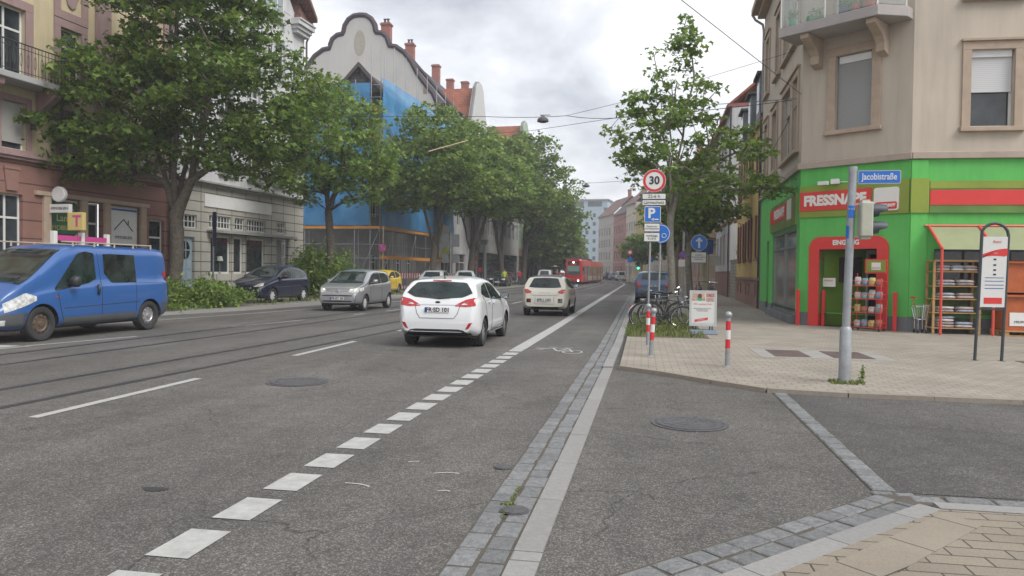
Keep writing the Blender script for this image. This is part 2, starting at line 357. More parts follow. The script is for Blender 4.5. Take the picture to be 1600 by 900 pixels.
struct('crossing_strip_joints', MB().add([(1.65, 5.6, .006), (1.82, 5.6, .006), (1.88, 10.12, .006), (1.70, 10.15, .006)], [(0, 1, 2, 3)]), M_JOINT)
# right pavement: corner block then on along the street
edge = [(-.34, 12.02), (.35, 11.45), (1.0, 10.75), (1.64, 10.16), (2.6, 10.0), (4.6, 9.97), (12, 10.0), (40, 10.1)]
ks = .0
pv = MB(); poly = [(x_, y_, 0) for x_, y_ in edge]+[(40, 40, 0), (9, 40, 0), (9, 100, 0), (-.30, 100, 0), (-.30, 40, 0), (-.33, 18, 0)]
pv.prism([(p[0], p[1], 0) for p in poly], (0, 0, .056)); struct('right_pavement', pv, M_PAVE)
ed = MB()
for (a, b) in zip(edge, edge[1:]):
    L = (Vector(b)-Vector(a)).length; d = (Vector(b)-Vector(a)).normalized(); n = Vector((d.y, -d.x)); t = 0
    while t < L-.02:
        l = min(1.0, L-t); p = Vector(a)+d*(t+.003); q = Vector(a)+d*(t+l-.003)
        ed.prism([(p.x-n.x*.06, p.y-n.y*.06, .0), (p.x+n.x*.05, p.y+n.y*.05, .0), (q.x+n.x*.05, q.y+n.y*.05, .0), (q.x-n.x*.06, q.y-n.y*.06, .0)], (0, 0, .061)); t += l
struct('corner_kerb_stones', ed, mat('kerb_tan', (.24, .21, .17), .8, var=.15, vs=20, rnd=.06))
pv = MB(); 
for y in range(100, 240, 4):
    pv.hexa([(-.3+cv(y), y, 0), (26+cv(y), y, 0), (26+cv(y+4), y+4, 0), (-.3+cv(y+4), y+4, 0), (-.3+cv(y), y, .056), (26+cv(y), y, .056), (26+cv(y+4), y+4, .056), (-.3+cv(y+4), y+4, .056)])
struct('far_right_pavement', pv, M_PAVE)
# left pavement
LK_ = [(-19.5, -10), (-18.0, 5), (-16.6, 15), (-15.25, 21.3), (-14.35, 25.2), (-13.75, 30), (-13.4, 37), (-12.9, 52), (-12.4, 75), (-12.1, 98)]+[(-12.1+cv(y), y) for y in range(102, 230, 6)]
pv = MB()
for (a, b) in zip(LK_, LK_[1:]):
    pv.hexa([(-60, a[1], 0), (a[0]-.14, a[1], 0), (b[0]-.14, b[1], 0), (-60, b[1], 0), (-60, a[1], .10), (a[0]-.14, a[1], .10), (b[0]-.14, b[1], .10), (-60, b[1], .10)])
struct('left_pavement', pv, M_PAVEL)
pv = MB()
for (a, b) in zip(LK_, LK_[1:]):
    nn = max(1, int((b[1]-a[1])/1.0))
    for i in range(nn):
        p = (a[0]+(b[0]-a[0])*i/nn, a[1]+(b[1]-a[1])*i/nn); q = (a[0]+(b[0]-a[0])*(i+1)/nn, a[1]+(b[1]-a[1])*(i+1)/nn-.008)
        pv.hexa([(p[0]-.135, p[1], 0), (p[0], p[1], 0), (q[0], q[1], 0), (q[0]-.135, q[1], 0), (p[0]-.135, p[1], .105), (p[0]-.015, p[1], .105), (q[0]-.015, q[1], .105), (q[0]-.135, q[1], .105)])
struct('left_kerb', pv, M_KERB)
# tram rails
def railx(Y): return interp([(-5, -7.45), (7, -6.90), (18.6, -6.28), (40, -5.65), (60, -5.25), (90, -4.95), (98, -4.9)], Y)+cv(Y)
rs = MB(); gr = MB()
for off in (0, -1.07, -3.12, -4.30):
    P = [(railx(y)+off+(.0 if off > -2 else -.0), y) for y in [-5, 0, 5, 9, 13, 17, 21, 26, 31, 37, 44, 52, 60, 70, 80, 90]+list(range(98, 210, 4))]
    rs.ribbon(P, .055, .005, offs=0); rs.ribbon(P, .02, .005, offs=.095); gr.ribbon(P, .15, .003, 0, offs=.03); 
    gr.ribbon(P, .042, .0045, 1, offs=.05)
struct('tram_rails', rs, M_RAIL); struct('rail_grooves', gr, [mat('rail_sealing', (.10, .093, .086), .8, var=.25, vs=5), M_DARK])
# painted markings
mk = MB()
def bx_(Y): return -2.505+.006*min(Y, 20)+cv(Y)
def blk(y0, y1, w0=.255): mk.add([(bx_(y0)-w0/2, y0, .005), (bx_(y0)+w0/2, y0, .005), (bx_(y1)+w0/2, y1, .005), (bx_(y1)-w0/2, y1, .005)], [(0, 1, 2, 3)])
y = .43
while y < 14.2: blk(y, y+.42); y += .622
mk.ribbon([(bx_(q), q) for q in [14.55, 20, 30, 45, 60, 80]+list(range(98, 190, 4))], .27, .005)
y = .4
while y < 96:
    dx = -6.1-.004*max(0, y-12); mk.ribbon([(dx, y), (dx, y+2.85)], .125, .005); y += 5.75 if y > 3 else 6.15
mk.ribbon([(-15.2, 13.5), (-13.95, 19.67), (-12.6, 27.5), (-12.0, 35), (-11.3, 52), (-10.9, 75), (-10.6, 95)], .12, .005)
mk.add([(-12.7, 11.0, .005), (-11.7, 11.6, .005), (-11.55, 12.4, .005), (-12.5, 12.4, .005)], [(0, 1, 2, 3)])
mk.ribbon([(-12.0, 11.2), (-11.1, 14.8)], .1, .005)
for a, b in (((-10.66, 18.0), (-10.15, 21.1)), ((-9.8, 24.2), (-9.7, 24.9)), ((-9.5, 26.6), (-9.35, 28.4)), ((-9.05, 33), (-8.9, 36)), ((-8.7, 41), (-8.6, 44))): mk.ribbon([a, b], .11, .005)
mk.ribbon([(-1.3, 51.6), (-.6, 51.6)], .3, .005)
struct('lane_markings', mk, M_WHITE)
mk = MB()     # worn bicycle symbol and scuffs
def ring(cx, cy, rx, ry, wd, a0=0, a1=360, z=.005):
    n_ = 24; vs = []
    for i in range(n_+1):
        a = R(a0+(a1-a0)*i/n_); vs += [(cx+math.cos(a)*(rx-wd), cy+math.sin(a)*(ry-wd*1.6), z), (cx+math.cos(a)*rx, cy+math.sin(a)*ry, z)]
    mk.add(vs, [(2*i, 2*i+1, 2*i+3, 2*i+2) for i in range(n_)])
ring(-1.32, 14.35, .20, .33, .03); ring(-1.98, 14.5, .19, .3, .03, 60, 130)
for a, b in (((-1.32, 14.35), (-1.45, 14.95)), ((-1.45, 14.95), (-1.78, 14.98)), ((-1.78, 14.98), (-1.62, 14.42)), ((-1.62, 14.42), (-1.45, 14.95)), ((-1.38, 15.1), (-1.55, 15.12)), ((-1.88, 15.15), (-1.7, 15.18)), ((-2.02, 14.6), (-1.78, 14.98)), ((-2.1, 14.92), (-1.9, 14.9)), ((-1.32, 14.35), (-1.6, 14.40))): mk.ribbon([a, b], .045, .005)
struct('bicycle_symbol', mk, M_WORN)
mk = MB()
for x_, y_, a, l in ((-2.0, 5.02, -14, .10), (-1.8, 5.72, 25, .04), (-1.45, 5.45, 10, .09), (-1.35, 5.0, 5, .04)):
    P = [(x_+math.cos(R(a))*t*l+math.sin(t*1.5+1)*.01, y_+math.sin(R(a))*t*l+.02*(1-t*t)) for t in (-1, -.5, 0, .5, 1)]; mk.ribbon(P, .018, .0046)
struct('paint_scuffs', mk, M_WORN)
for i, (x_, y_) in enumerate([(-3.33, 4.62)]):
    struct('tar_patch', MB().add([(x_+.09*math.cos(a*.7)*(1+.3*math.sin(a*2)), y_+.05*math.sin(a*.7), .004) for a in range(9)], [tuple(range(9))]), M_DARK)

def manhole(x_, y_, r_, label, z=.004):
    k9 = min(1, r_/.3)
    o = empty('manhole_cover', (x_, y_, 0), label=label, cat='manhole cover')
    MB().lathe([(0, z), (r_*1.12, z), (r_*1.12, z+.004), (r_, z+.004)], 40, org=(x_, y_, 0), cap=False).build('rim', M_IRON, o)
    c = MB(); c.lathe([(0, z+.008), (r_*.97, z+.008), (r_*.97, z)], 40, org=(x_, y_, 0), cap=False)
    for k_ in range(3): 
        q = r_*(.88-.27*k_); c.lathe([(q-.03*r_/.4, z+.008), (q-.03*r_/.4, z+.008+.0025*k9), (q+.02*r_/.4, z+.008+.0025*k9), (q+.02*r_/.4, z+.008)], 36, org=(x_, y_, 0), cap=False)
    for i in range(int(18)):
        a = i*R(20); cx, cy = x_+math.cos(a)*r_*.76, y_+math.sin(a)*r_*.76; q = r_*.05
        c.box(cx-q, cx+q, cy-q, cy+q, z+.008, z+.008+.003*k9)
    for i in range(-2, 3): c.box(x_+i*r_*.13-r_*.04, x_+i*r_*.13+r_*.04, y_-r_*.25, y_+r_*.25, z+.008, z+.008+.003*k9)
    c.build('cover', M_IRON, o)
manhole(-4.64, 9.45, .37, 'round iron manhole cover in the car lane left of the dashed blocks')
manhole(.50, 7.82, .35, 'round iron manhole cover in the side street mouth')
manhole(-.79, 4.67, .085, 'small round iron valve cover set in the cobbled gutter', .012)
manhole(-1.06, 5.72, .07, 'small round iron valve cover in the asphalt beside the gutter')
for i, (x0, x1) in enumerate(((2.42, 3.05), (3.44, 4.15))):
    o = MB().box(x0, x1, 14.15, 15.35, .05, .064).build('cover_plate', mat('plate_brown', (.10, .07, .065), .6, var=.2, vs=5), None)
    tag(o, ('left' if i == 0 else 'right')+' of two brown metal cover plates set in the corner pavement', 'cover plate', 'brown cover plates in the pavement')
struct('plate_surround', MB().box(2.15, 4.45, 13.98, 15.55, .04, .060), mat('plate_border', (.27, .26, .245), .8, var=.15, rnd=.0))
o = MB().box(6.6, 7.2, 13.9, 14.6, .05, .062).build('drain_plate', M_IRON); tag(o, 'grey square plate in the pavement right of the information board', 'cover plate')
# ------------------------------------------------------------------ facades
def wall(mb, F, u0, u1, z0, z1, ops=(), m=0, dv=.2, v=0.):
    us = sorted({u0, u1} | {min(max(q, u0), u1) for o in ops for q in o[:2]}); zs = sorted({z0, z1} | {min(max(q, z0), z1) for o in ops for q in o[2:4]})
    for a, b in zip(us, us[1:]):
        run = None
        for c, d in zip(zs, zs[1:]):
            mu, mz = (a+b)/2, (c+d)/2
            if any(o[0] < mu < o[1] and o[2] < mz < o[3] for o in ops): continue
            mb.add([F(a, v, c), F(b, v, c), F(b, v, d), F(a, v, d)], [(0, 1, 2, 3)], m)
    for o in ops:
        a, b, c, d = o[:4]
        mb.add([F(a, v, c), F(b, v, c), F(b, v, d), F(a, v, d), F(a, v-dv, c), F(b, v-dv, c), F(b, v-dv, d), F(a, v-dv, d)], [(0, 4, 5, 1), (1, 5, 6, 2), (2, 6, 7, 3), (3, 7, 4, 0)], m)
M_FRAME = mat('frame_white', (.62, .62, .60), .5, var=.08)
M_CURT = mat('curtain', (.33, .33, .32), .9, var=.25, vs=3)
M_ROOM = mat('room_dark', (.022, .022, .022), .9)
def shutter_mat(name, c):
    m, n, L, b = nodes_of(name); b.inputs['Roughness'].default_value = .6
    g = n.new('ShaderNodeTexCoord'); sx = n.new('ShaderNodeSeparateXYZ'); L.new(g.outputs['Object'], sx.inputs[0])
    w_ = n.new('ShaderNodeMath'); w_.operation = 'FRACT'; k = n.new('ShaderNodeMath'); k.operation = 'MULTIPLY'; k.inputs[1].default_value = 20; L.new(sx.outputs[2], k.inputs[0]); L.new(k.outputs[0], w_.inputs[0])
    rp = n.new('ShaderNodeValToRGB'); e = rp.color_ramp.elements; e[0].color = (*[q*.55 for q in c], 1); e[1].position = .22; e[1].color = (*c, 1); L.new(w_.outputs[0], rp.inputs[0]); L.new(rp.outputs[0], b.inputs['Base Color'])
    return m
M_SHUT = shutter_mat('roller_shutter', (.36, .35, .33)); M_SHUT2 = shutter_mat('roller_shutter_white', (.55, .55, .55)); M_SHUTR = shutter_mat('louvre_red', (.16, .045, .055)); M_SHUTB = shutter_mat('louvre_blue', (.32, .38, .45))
def window(par, F, o, sur=None, sw=.18, sill=None, shut=0., shm=None, split=1, tran=.3, dv=.15, curtain=True, fm=None, lv=0, simple=False, proud=.05, fw=.06, hood=False):
    a, b, c, d = o[:4]; fm = fm or M_FRAME
    w_ = MB(); v0, v1 = -dv-.05, -dv+.0
    for x0, x1, y0, y1 in ((a, a+fw, c, d), (b-fw, b, c, d), (a+fw, b-fw, c, c+fw), (a+fw, b-fw, d-fw, d)): w_.fbox(F, x0, x1, v0, v1, y0, y1)
    zt = d-(d-c)*tran if tran else None
    if tran: w_.fbox(F, a+fw, b-fw, v0+.004, v1-.004, zt-fw*.6, zt+fw*.6)
    for i in range(1, split+1):
        if i <= split-1+0: u = a+(b-a)*i/split; w_.fbox(F, u-fw*.6, u+fw*.6, v0+.006, v1-.006, c+fw, d-fw)
    wo_ = w_.build('window', fm, par)
    p = MB(); p.add([F(a+fw*.5, -dv-.03, c+fw*.5), F(b-fw*.5, -dv-.03, c+fw*.5), F(b-fw*.5, -dv-.03, d-fw*.5), F(a+fw*.5, -dv-.03, d-fw*.5)], [(0, 1, 2, 3)]); p.build('pane', M_GLASSB, wo_)
    if simple: return wo_
    if sur is not None:
        s = MB()
        s.fbox(F, a-sw, a, -.02, proud, c, d); s.fbox(F, b, b+sw, -.02, proud, c, d); s.fbox(F, a-sw, b+sw, -.02, proud+.003, d, d+sw)
        if hood: s.fbox(F, a-sw-.04, b+sw+.04, -.02, proud+.06, d+sw, d+sw+.07)
        s.build('window_surround', sur, wo_, bevel=.008)
    if sill is not None:
        MB().fbox(F, a-sw-.05, b+sw+.05, -.04, proud+.09, c-.12, c).build('sill', sill, wo_, bevel=.01)
    if shut > 0:
        zz = d-(d-c)*shut; s = MB(); s.fbox(F, a+.02, b-.02, -dv+.012, -dv+.035, zz, d-.01); s.fbox(F, a+.02, b-.02, -dv+.01, -dv+.05, zz-.04, zz)
        s.build('roller_shutter', shm or M_SHUT, wo_)
    return wo_
def root(name, F, label, cat='building', group=None):
    p = F(F.L/2, 0, 0); return empty(name, p, label=label, cat=cat, group=group)
def roofmat(name, c, hz=.3):
    return brick_mat(name, c, tuple(q*.8 for q in c), tuple(q*.45 for q in c), .25, hz, .02, rough=.8, bump=.5, var=.25, vertical=True)
M_TILE = roofmat('roof_tile_red', (.33, .115, .07)); M_SLATE = roofmat('roof_slate', (.075, .07, .072), .22); M_TILED = roofmat('roof_tile_dark', (.17, .085, .07))
M_BRICKR = brick_mat('chimney_brick', (.34, .10, .07), (.28, .085, .06), (.2, .14, .12), .25, .08, .01, vertical=True)
def gable_roof(par, F, u0, u1, d0, d1, ze, zr, m, along=True, name='roof', over=.35, th=.18):
    mb = MB(); v0 = over; v1 = -(d1)-over; vm = -(d0+d1)/2
    if along:      # ridge parallel to facade
        A = [F(u0, v0, ze-.1), F(u1, v0, ze-.1), F(u1, vm, zr), F(u0, vm, zr), F(u0, v1, ze-.1), F(u1, v1, ze-.1)]
        B = [(p[0], p[1], p[2]-th) for p in A]
        mb.add(A+B, [(0, 1, 2, 3), (3, 2, 5, 4), (6, 9, 8, 7), (9, 10, 11, 8), (0, 6, 7, 1), (4, 5, 11, 10), (0, 3, 9, 6), (3, 4, 10, 9), (1, 7, 8, 2), (2, 8, 11, 5)])
    else:
        um = (u0+u1)/2; vf = over
        A = [F(u0-.1, vf, ze), F(um, vf, zr), F(u1+.1, vf, ze), F(u0-.1, v1, ze), F(um, v1, zr), F(u1+.1, v1, ze)]; B = [(p[0], p[1], p[2]-th) for p in A]
        mb.add(A+B, [(0, 3, 4, 1), (1, 4, 5, 2), (6, 7, 10, 9), (7, 8, 11, 10), (0, 1, 7, 6), (1, 2, 8, 7), (3, 9, 10, 4), (4, 10, 11, 5), (0, 6, 9, 3), (2, 5, 11, 8)])
    return mb.build(name, m, par)
def chimney(par, x_, y_, z0, z1, w_=.9, d_=.7, pots=2):
    c = MB(); c.box(x_-w_/2, x_+w_/2, y_-d_/2, y_+d_/2, z0, z1); c.box(x_-w_/2-.08, x_+w_/2+.08, y_-d_/2-.08, y_+d_/2+.08, z1-.25, z1-.08)
    o = c.build('chimney', M_BRICKR, par)
    if pots:
        t = MB()
        for i in range(pots): t.lathe([(.12, z1-.02), (.10, z1+.35), (.17, z1+.37), (.17, z1+.42)], 10, org=(x_+(i-(pots-1)/2)*.32, y_, 0))
        t.build('chimney_pot', mat('pot_dark', (.08, .07, .065), .8), o)
    return o
def body(par, F, depth, z0, z1, m, ops=(), u0=0, u1=None, name='wall', mats=None, sides=True, back=True, z_side=None):
    u1 = F.L if u1 is None else u1; mb = MB(); wall(mb, F, u0, u1, z0, z1, ops)
    zs = z_side or z1
    if sides:
        mb.add([F(u0, 0, z0), F(u0, -depth, z0), F(u0, -depth, zs), F(u0, 0, zs)], [(0, 1, 2, 3)]); mb.add([F(u1, 0, z0), F(u1, -depth, z0), F(u1, -depth, zs), F(u1, 0, zs)], [(3, 2, 1, 0)])
    if back: mb.add([F(u0, -depth, z0), F(u1, -depth, z0), F(u1, -depth, zs), F(u0, -depth, zs)], [(0, 1, 2, 3)])
    mb.add([F(u0, -.01, zs), F(u1, -.01, zs), F(u1, -depth, zs), F(u0, -depth, zs)], [(0, 1, 2, 3)])
    # dark room behind the windows
    o = mb.build(name, mats or m, par, solid=1)
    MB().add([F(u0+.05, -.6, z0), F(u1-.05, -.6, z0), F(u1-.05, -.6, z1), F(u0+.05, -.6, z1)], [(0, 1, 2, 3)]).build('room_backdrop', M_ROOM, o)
    return o
def LX(Y): return -22.12+.065*Y
def LF(y0, y1, dx=0): return Fr((LX(y0)+dx, y0), (LX(y1)+dx, y1))

M_PINK = mat('sandstone_pink', (.30, .205, .195), .9, dirt=.2, var=.1, vs=2, bump=.1)
M_BROWN = brick_mat('plaster_banded', (.235, .125, .10), (.235, .125, .10), (.085, .045, .04), 30, .62, .022, rough=.9, bump=.5, vertical=True, var=.12)
M_YEL = mat('plaster_yellow', (.50, .42, .27), .9, dirt=.18, var=.08, vs=1.5)
M_WWALL = mat('plaster_white', (.55, .55, .555), .9, dirt=.2, var=.06, vs=1)
M_CREAM = brick_mat('cladding_cream', (.39, .375, .33), (.41, .39, .345), (.10, .10, .09), 1.25, .46, .025, off=0, rough=.7, bump=.4, vertical=True, var=.1)
M_SAND = mat('sandstone', (.40, .31, .235), .9, var=.14, vs=3, bump=.25, bs=30)
M_BEIGE = mat('render_beige', (.47, .41, .335), .92, dirt=.15, var=.07, vs=.6, bump=.15, bs=60)
M_GREYW = mat('render_grey', (.30, .30, .29), .92, dirt=.3, var=.14, vs=1.2)
M_IRONR = mat('wrought_iron', (.035, .035, .038), .55)

# === building A: yellow and pink, brown ground floor (left)
FA = LF(6, 29.0); rA = root('apartment_building', FA, 'yellow and pink rendered apartment house over a banded brown ground floor, far left')
ua = lambda u: u+12*1.0021-6*1.0021-0.0 if False else u+6.013
GA = [(ua(8.75), ua(9.85), 1.3, 3.95), (ua(10.75), ua(12.25), 1.15, 3.95), (ua(12.62), ua(13.35), .9, 3.95), (ua(13.72), ua(15.3), 1.15, 3.95), (ua(5.2), ua(6.4), 1.3, 3.9), (ua(2.0), ua(3.2), 1.3, 3.9), (ua(15.85), ua(16.75), 1.1, 3.55)]
g_ = MB(); wall(g_, FA, 0, FA.L, .1, 5.1, GA); wA = g_.build('ground_floor_wall', M_BROWN, rA, solid=1)
U1 = [(ua(u), ua(u+.95), z, z+h_) for u, z, h_ in ((9.03, 5.42, 1.6), (11.33, 5.42, 1.55), (15.3, 5.42, 1.55), (5.9, 5.42, 1.6), (2.5, 5.42, 1.6))]
U2 = [(ua(8.6), ua(9.95), 7.75, 10.15), (ua(11.38), ua(12.3), 8.35, 10.1), (ua(15.3), ua(16.3), 8.35, 10.1), (ua(5.4), ua(6.8), 7.75, 10.15), (ua(2.5), ua(3.5), 8.35, 10.1)]
U3 = [(u0, u1, 11.9, 13.8) for u0, u1, _, _ in U2]
body(rA, FA, 12, 5.1, 15.2, M_YEL, U1+U2+U3, name='upper_wall')
for i, o in enumerate(GA):
    if i in (1, 3): window(rA, FA, o, split=1, tran=0, curtain=False, dv=.12)
    elif i == 2: window(rA, FA, o, split=1, tran=.25, dv=.25)
    else: window(rA, FA, o, split=2 if i == 0 else 1, tran=.3, dv=.15)
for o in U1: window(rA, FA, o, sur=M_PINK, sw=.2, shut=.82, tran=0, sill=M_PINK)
for o in U2[1:3]+U3+U2[4:]: window(rA, FA, o, sur=M_PINK, sw=.28, tran=.35, split=1, shm=M_SHUT)
for o in (U2[0], U2[3]): window(rA, FA, o, sur=M_PINK, sw=.3, tran=.3, split=2)
pl = MB()
for u in (12.95, 7.4, 4.2, 16.65): pl.fbox(FA, ua(u), ua(u)+.75, .0, .09, 5.25, 15)
for u0, u1, z0, z1 in ((ua(11.1), ua(12.6), 10.4, 10.7), (ua(11.1), ua(11.38), 10.7, 11.9), (ua(12.32), ua(12.6), 10.7, 11.9)): pl.fbox(FA, u0, u1, 0, .06, z0, z1)
pl.prism([FA(ua(11.62), .01, 11.75), FA(ua(12.1), .01, 11.75), FA(ua(12.15), .01, 11.3), FA(ua(12.02), .01, 10.95), FA(ua(11.86), .01, 10.85), FA(ua(11.7), .01, 10.95), FA(ua(11.58), .01, 11.3)], tuple(Vector(FA(0, .05, 0))-Vector(FA(0, 0, 0))))
pl.build('pilaster', M_PINK, rA, bevel=.01)
c = MB(); c.fbox(FA, 0, FA.L, -.1, .14, 5.1, 5.2); c.fbox(FA, 0, FA.L, -.1, .22, 5.2, 5.3); c.build('cornice', M_PINK, rA)
for u in (ua(9.4), ua(5.7)):
    c = MB(); c.prism([FA(u-.2, .005, 4.05), FA(u+.2, .005, 4.05), FA(u+.28, .005, 4.75), FA(u-.28, .005, 4.75)], tuple(Vector(FA(0, .06, 0))-Vector(FA(0, 0, 0)))); c.fbox(FA, u-.3, u+.3, 0, .09, 4.75, 4.85)
    c.build('keystone', mat('keystone_brown', (.25, .14, .115), .9), rA)
c = MB()
for u in (ua(10.75)-.13, ua(12.25), ua(13.35)+.02, ua(15.3)): c.fbox(FA, u, u+.3, -.02, .1, .9, 4.0)
c.fbox(FA, ua(10.3), ua(15.75), -.02, .13, 4.0, 4.15); c.build('shop_surround', M_SAND, rA, bevel=.01)
# balcony with wrought iron railing
bl = MB(); bl.fbox(FA, ua(7.6), ua(11.0), 0, .95, 7.52, 7.72); bo = bl.build('balcony_slab', mat('stone_grey', (.34, .34, .34), .85, var=.15), rA, bevel=.02)
for u in (ua(8.2), ua(10.35)):
    bk = MB(); bk.prism([FA(u, 0, 7.52), FA(u, .85, 7.52), FA(u, .8, 7.3), FA(u, .3, 6.95), FA(u, 0, 6.6)], tuple(Vector(FA(.28, 0, 0))-Vector(FA(0, 0, 0))))
    bk.build('balcony_bracket', M_PINK, rA, bevel=.02)
rl = MB()
for (p0, p1) in (((ua(7.65), .9), (ua(10.95), .9)), ((ua(10.95), .9), (ua(10.95), .05))):
    n_ = int(max(abs(p1[0]-p0[0]), abs(p1[1]-p0[1]))/.13)
    for z, r_ in ((7.82, .012), (8.55, .012), (8.72, .022)): rl.tube([FA(*p0, z), FA(*p1, z)], r_, 6)
    for i in range(n_+1):
        t = i/n_; q = (p0[0]+(p1[0]-p0[0])*t, p0[1]+(p1[1]-p0[1])*t); rl.tube([FA(*q, 7.72), FA(*q, 8.72)], .009, 5)
        if i % 2 == 0: 
            c_ = Vector(FA(*q, 8.2)); rl.tube([c_+Vector((0, .05*math.cos(a*.7), .22*math.sin(a*.7))) for a in range(10)], .009, 4)
rl.build('balcony_railing', M_IRONR, rA)
MB().fbox(FA, 0, FA.L, -.1, .5, 15.2, 15.5).build('eaves', M_PINK, rA)
gable_roof(rA, FA, 0, FA.L, 0, 12, 15.5, 19.5, M_TILED)
# signs on A
sg = MB().fbox(FA, ua(10.83), ua(12.2), -.10, -.075, 2.72, 3.85).build('shop_sign', mat('sign_green', (.02, .11, .05), .5), rA)
up = (0, 0, 1); rt = tuple(FA.d)+(0,)
gold = mat('gold_letters', (.45, .36, .14), .5)
text(sg, 'lettering', 'Martin', .36, gold, FA(ua(11.6), -.07, 3.58), rt, up); text(sg, 'lettering', 'Lang', .36, gold, FA(ua(11.6), -.07, 3.28), rt, up); text(sg, 'lettering', 'IMMOBILIEN', .24, gold, FA(ua(11.5), -.07, 2.93), rt, up)
sg = MB().fbox(FA, ua(13.78), ua(15.22), -.10, -.075, 2.45, 3.9).build('shop_sign', M_WPL, rA)
blk_ = mat('ink_black', (.02, .02, .025), .6); blu_ = mat('ink_blue', (.03, .10, .32), .5)
l = MB(); l.fbox(FA, ua(13.78), ua(15.22), -.074, -.070, 3.78, 3.86, 1); zz = 2.95
for a, b in (((14.0, 3.0), (14.5, 3.45)), ((14.5, 3.45), (15.0, 3.0)), ((14.75, 3.22), (14.75, 3.42))): l.tube([FA(ua(a[0]), -.07, a[1]), FA(ua(b[0]), -.07, b[1])], .022, 4)
l.build('house_logo', [blk_, blu_], sg); text(sg, 'lettering', 'IMMOBILIEN', .17, blk_, FA(ua(14.5), -.07, 2.72), rt, up)
b_ = empty('hanging_sign', FA(ua(10.9), .45, 3.55), label='small white rectangular sign box projecting from the brown ground floor', cat='sign')
m_ = MB(); m_.fbox(FA, ua(10.83), ua(10.95), .1, .95, 3.42, 3.72); m_.build('sign_box', M_WPL, b_, bevel=.01)
MB().tube([FA(ua(10.89), 0, 3.6), FA(ua(10.89), .12, 3.6)], .02, 6).build('bracket', M_BLACK, b_)
text(b_, 'lettering', 'IMMOBILIEN', .13, blk_, FA(ua(10.825), .52, 3.57), tuple(FA.n)+(0,), up)
b_ = empty('round_lamp_sign', FA(ua(11.0), .3, 4.05), label='round white disc sign on the brown facade above the box sign', cat='sign')
q = FA(ua(11.0), .35, 4.08); m_ = MB(); m_.lathe([(0, -.09), (.24, -.09), (.27, -.06), (.27, .06), (.24, .09), (0, .09)], 24, org=q, axis='y'); m_.build('disc', M_WPL, b_, smooth='auto')
MB().tube([FA(ua(11.0), 0, 4.05), q], .02, 6).build('bracket', M_BLACK, b_)

# === building B: white house with clad shop front
FB = LF(29.0, 40.35); rB = root('white_house', FB, 'tall white rendered house with cream clad lamp shop on the ground floor')
ub = lambda u: (u-17.035)
BG = [(ub(19.9), ub(21.45), 1.28, 3.1), (ub(21.7), ub(22.5), 1.28, 3.1), (ub(22.77), ub(24.45), 1.28, 3.1), (ub(25.57), ub(26.8), .3, 3.2), (ub(17.85), ub(18.75), .7, 2.95),
      (ub(19.8), ub(21.48), 3.45, 4.05), (ub(21.8), ub(22.58), 3.45, 4.05), (ub(22.82), ub(24.5), 3.45, 4.05), (ub(25.6), ub(26.5), 3.5, 4.1), (ub(17.6), ub(18.9), 3.35, 3.95)]
g_ = MB(); wall(g_, FB, 0, FB.L, .1, 5.4, BG); wB = g_.build('shop_wall', M_CREAM, rB, solid=1)
BU = []
for z, h_ in ((6.1, 1.9), (9.0, 1.9), (11.9, 1.9)):
    for u in (18.3, 20.6, 22.9, 25.3): BU.append((ub(u), ub(u+1.0), z, z+h_))
    BU.append((ub(26.95), ub(27.75), z, z+h_))
BU.append((ub(24.3), ub(26.0), 14.6, 16.4))
body(rB, FB, 12, 5.4, 15.7, M_WWALL, [o for o in BU if o[3] < 15], name='upper_wall')
for o in BU:
    if o[3] < 15: window(rB, FB, o, sw=.1, split=2, tran=.3, sur=mat('surround_pale', (.42, .46, .50), .8, var=.05), sill=M_GREYW, dv=.12)
cl = MB(); cl.fbox(FB, -.0, FB.L, -.05, .2, 5.38, 5.48); cl.fbox(FB, 0, FB.L, -.05, .32, 5.48, 5.56); cl.build('cornice', M_GREYW, rB)
for i, o in enumerate(BG):
    if i in (0, 1, 2): window(rB, FB, o, split=1, tran=0, dv=.1, fm=M_FRAME, fw=.09)
    elif i == 4:
        d_ = MB(); d_.fbox(FB, o[0], o[1], -.2, -.14, .7, 2.95); dd = d_.build('door', mat('door_blue', (.33, .42, .48), .6, var=.08), rB, bevel=.01)
        q = FB((o[0]+o[1])/2, -.13, 2.35); t = MB(); n_ = 14
        t.add([(q[0], q[1], q[2])]+[(q[0]+FB.d.x*.3*math.cos(2*math.pi*i_/n_), q[1]+FB.d.y*.3*math.cos(2*math.pi*i_/n_), q[2]+.42*math.sin(2*math.pi*i_/n_)) for i_ in range(n_)], [(0, 1+i_, 1+(i_+1) % n_) for i_ in range(n_)]); t.build('pane', M_GLASSB, dd)
        t = MB(); u_ = (o[0]+o[1])/2; t.fbox(FB, u_-.02, u_+.02, -.13, -.11, 1.95, 2.75); t.fbox(FB, u_-.28, u_+.28, -.13, -.112, 2.33, 2.37)
        for zz in (1.0, 1.5): 
            for uu in (o[0]+.08, u_+.05): t.fbox(FB, uu, uu+.32, -.14, -.12, zz, zz+.38)
        t.build('door_panel', mat('door_blue2', (.38, .47, .53), .6), dd)
    elif i == 3:
        MB().fbox(FB, o[0], o[1], -.5, -.44, .3, 3.2).build('entrance_recess', M_GREYW, rB)
    else:
        wo_ = window(rB, FB, o, split=1, tran=0, dv=.08, fw=.05); t = MB(); nn = max(3, int((o[1]-o[0])/.22))
        for j in range(1, nn): u = o[0]+(o[1]-o[0])*j/nn; t.fbox(FB, u-.018, u+.018, -.1, -.062, o[2]+.03, o[3]-.03)
        t.fbox(FB, o[0]+.03, o[1]-.03, -.098, -.06, (o[2]+o[3])/2-.018, (o[2]+o[3])/2+.018); t.build('glazing_bars', M_FRAME, wo_)
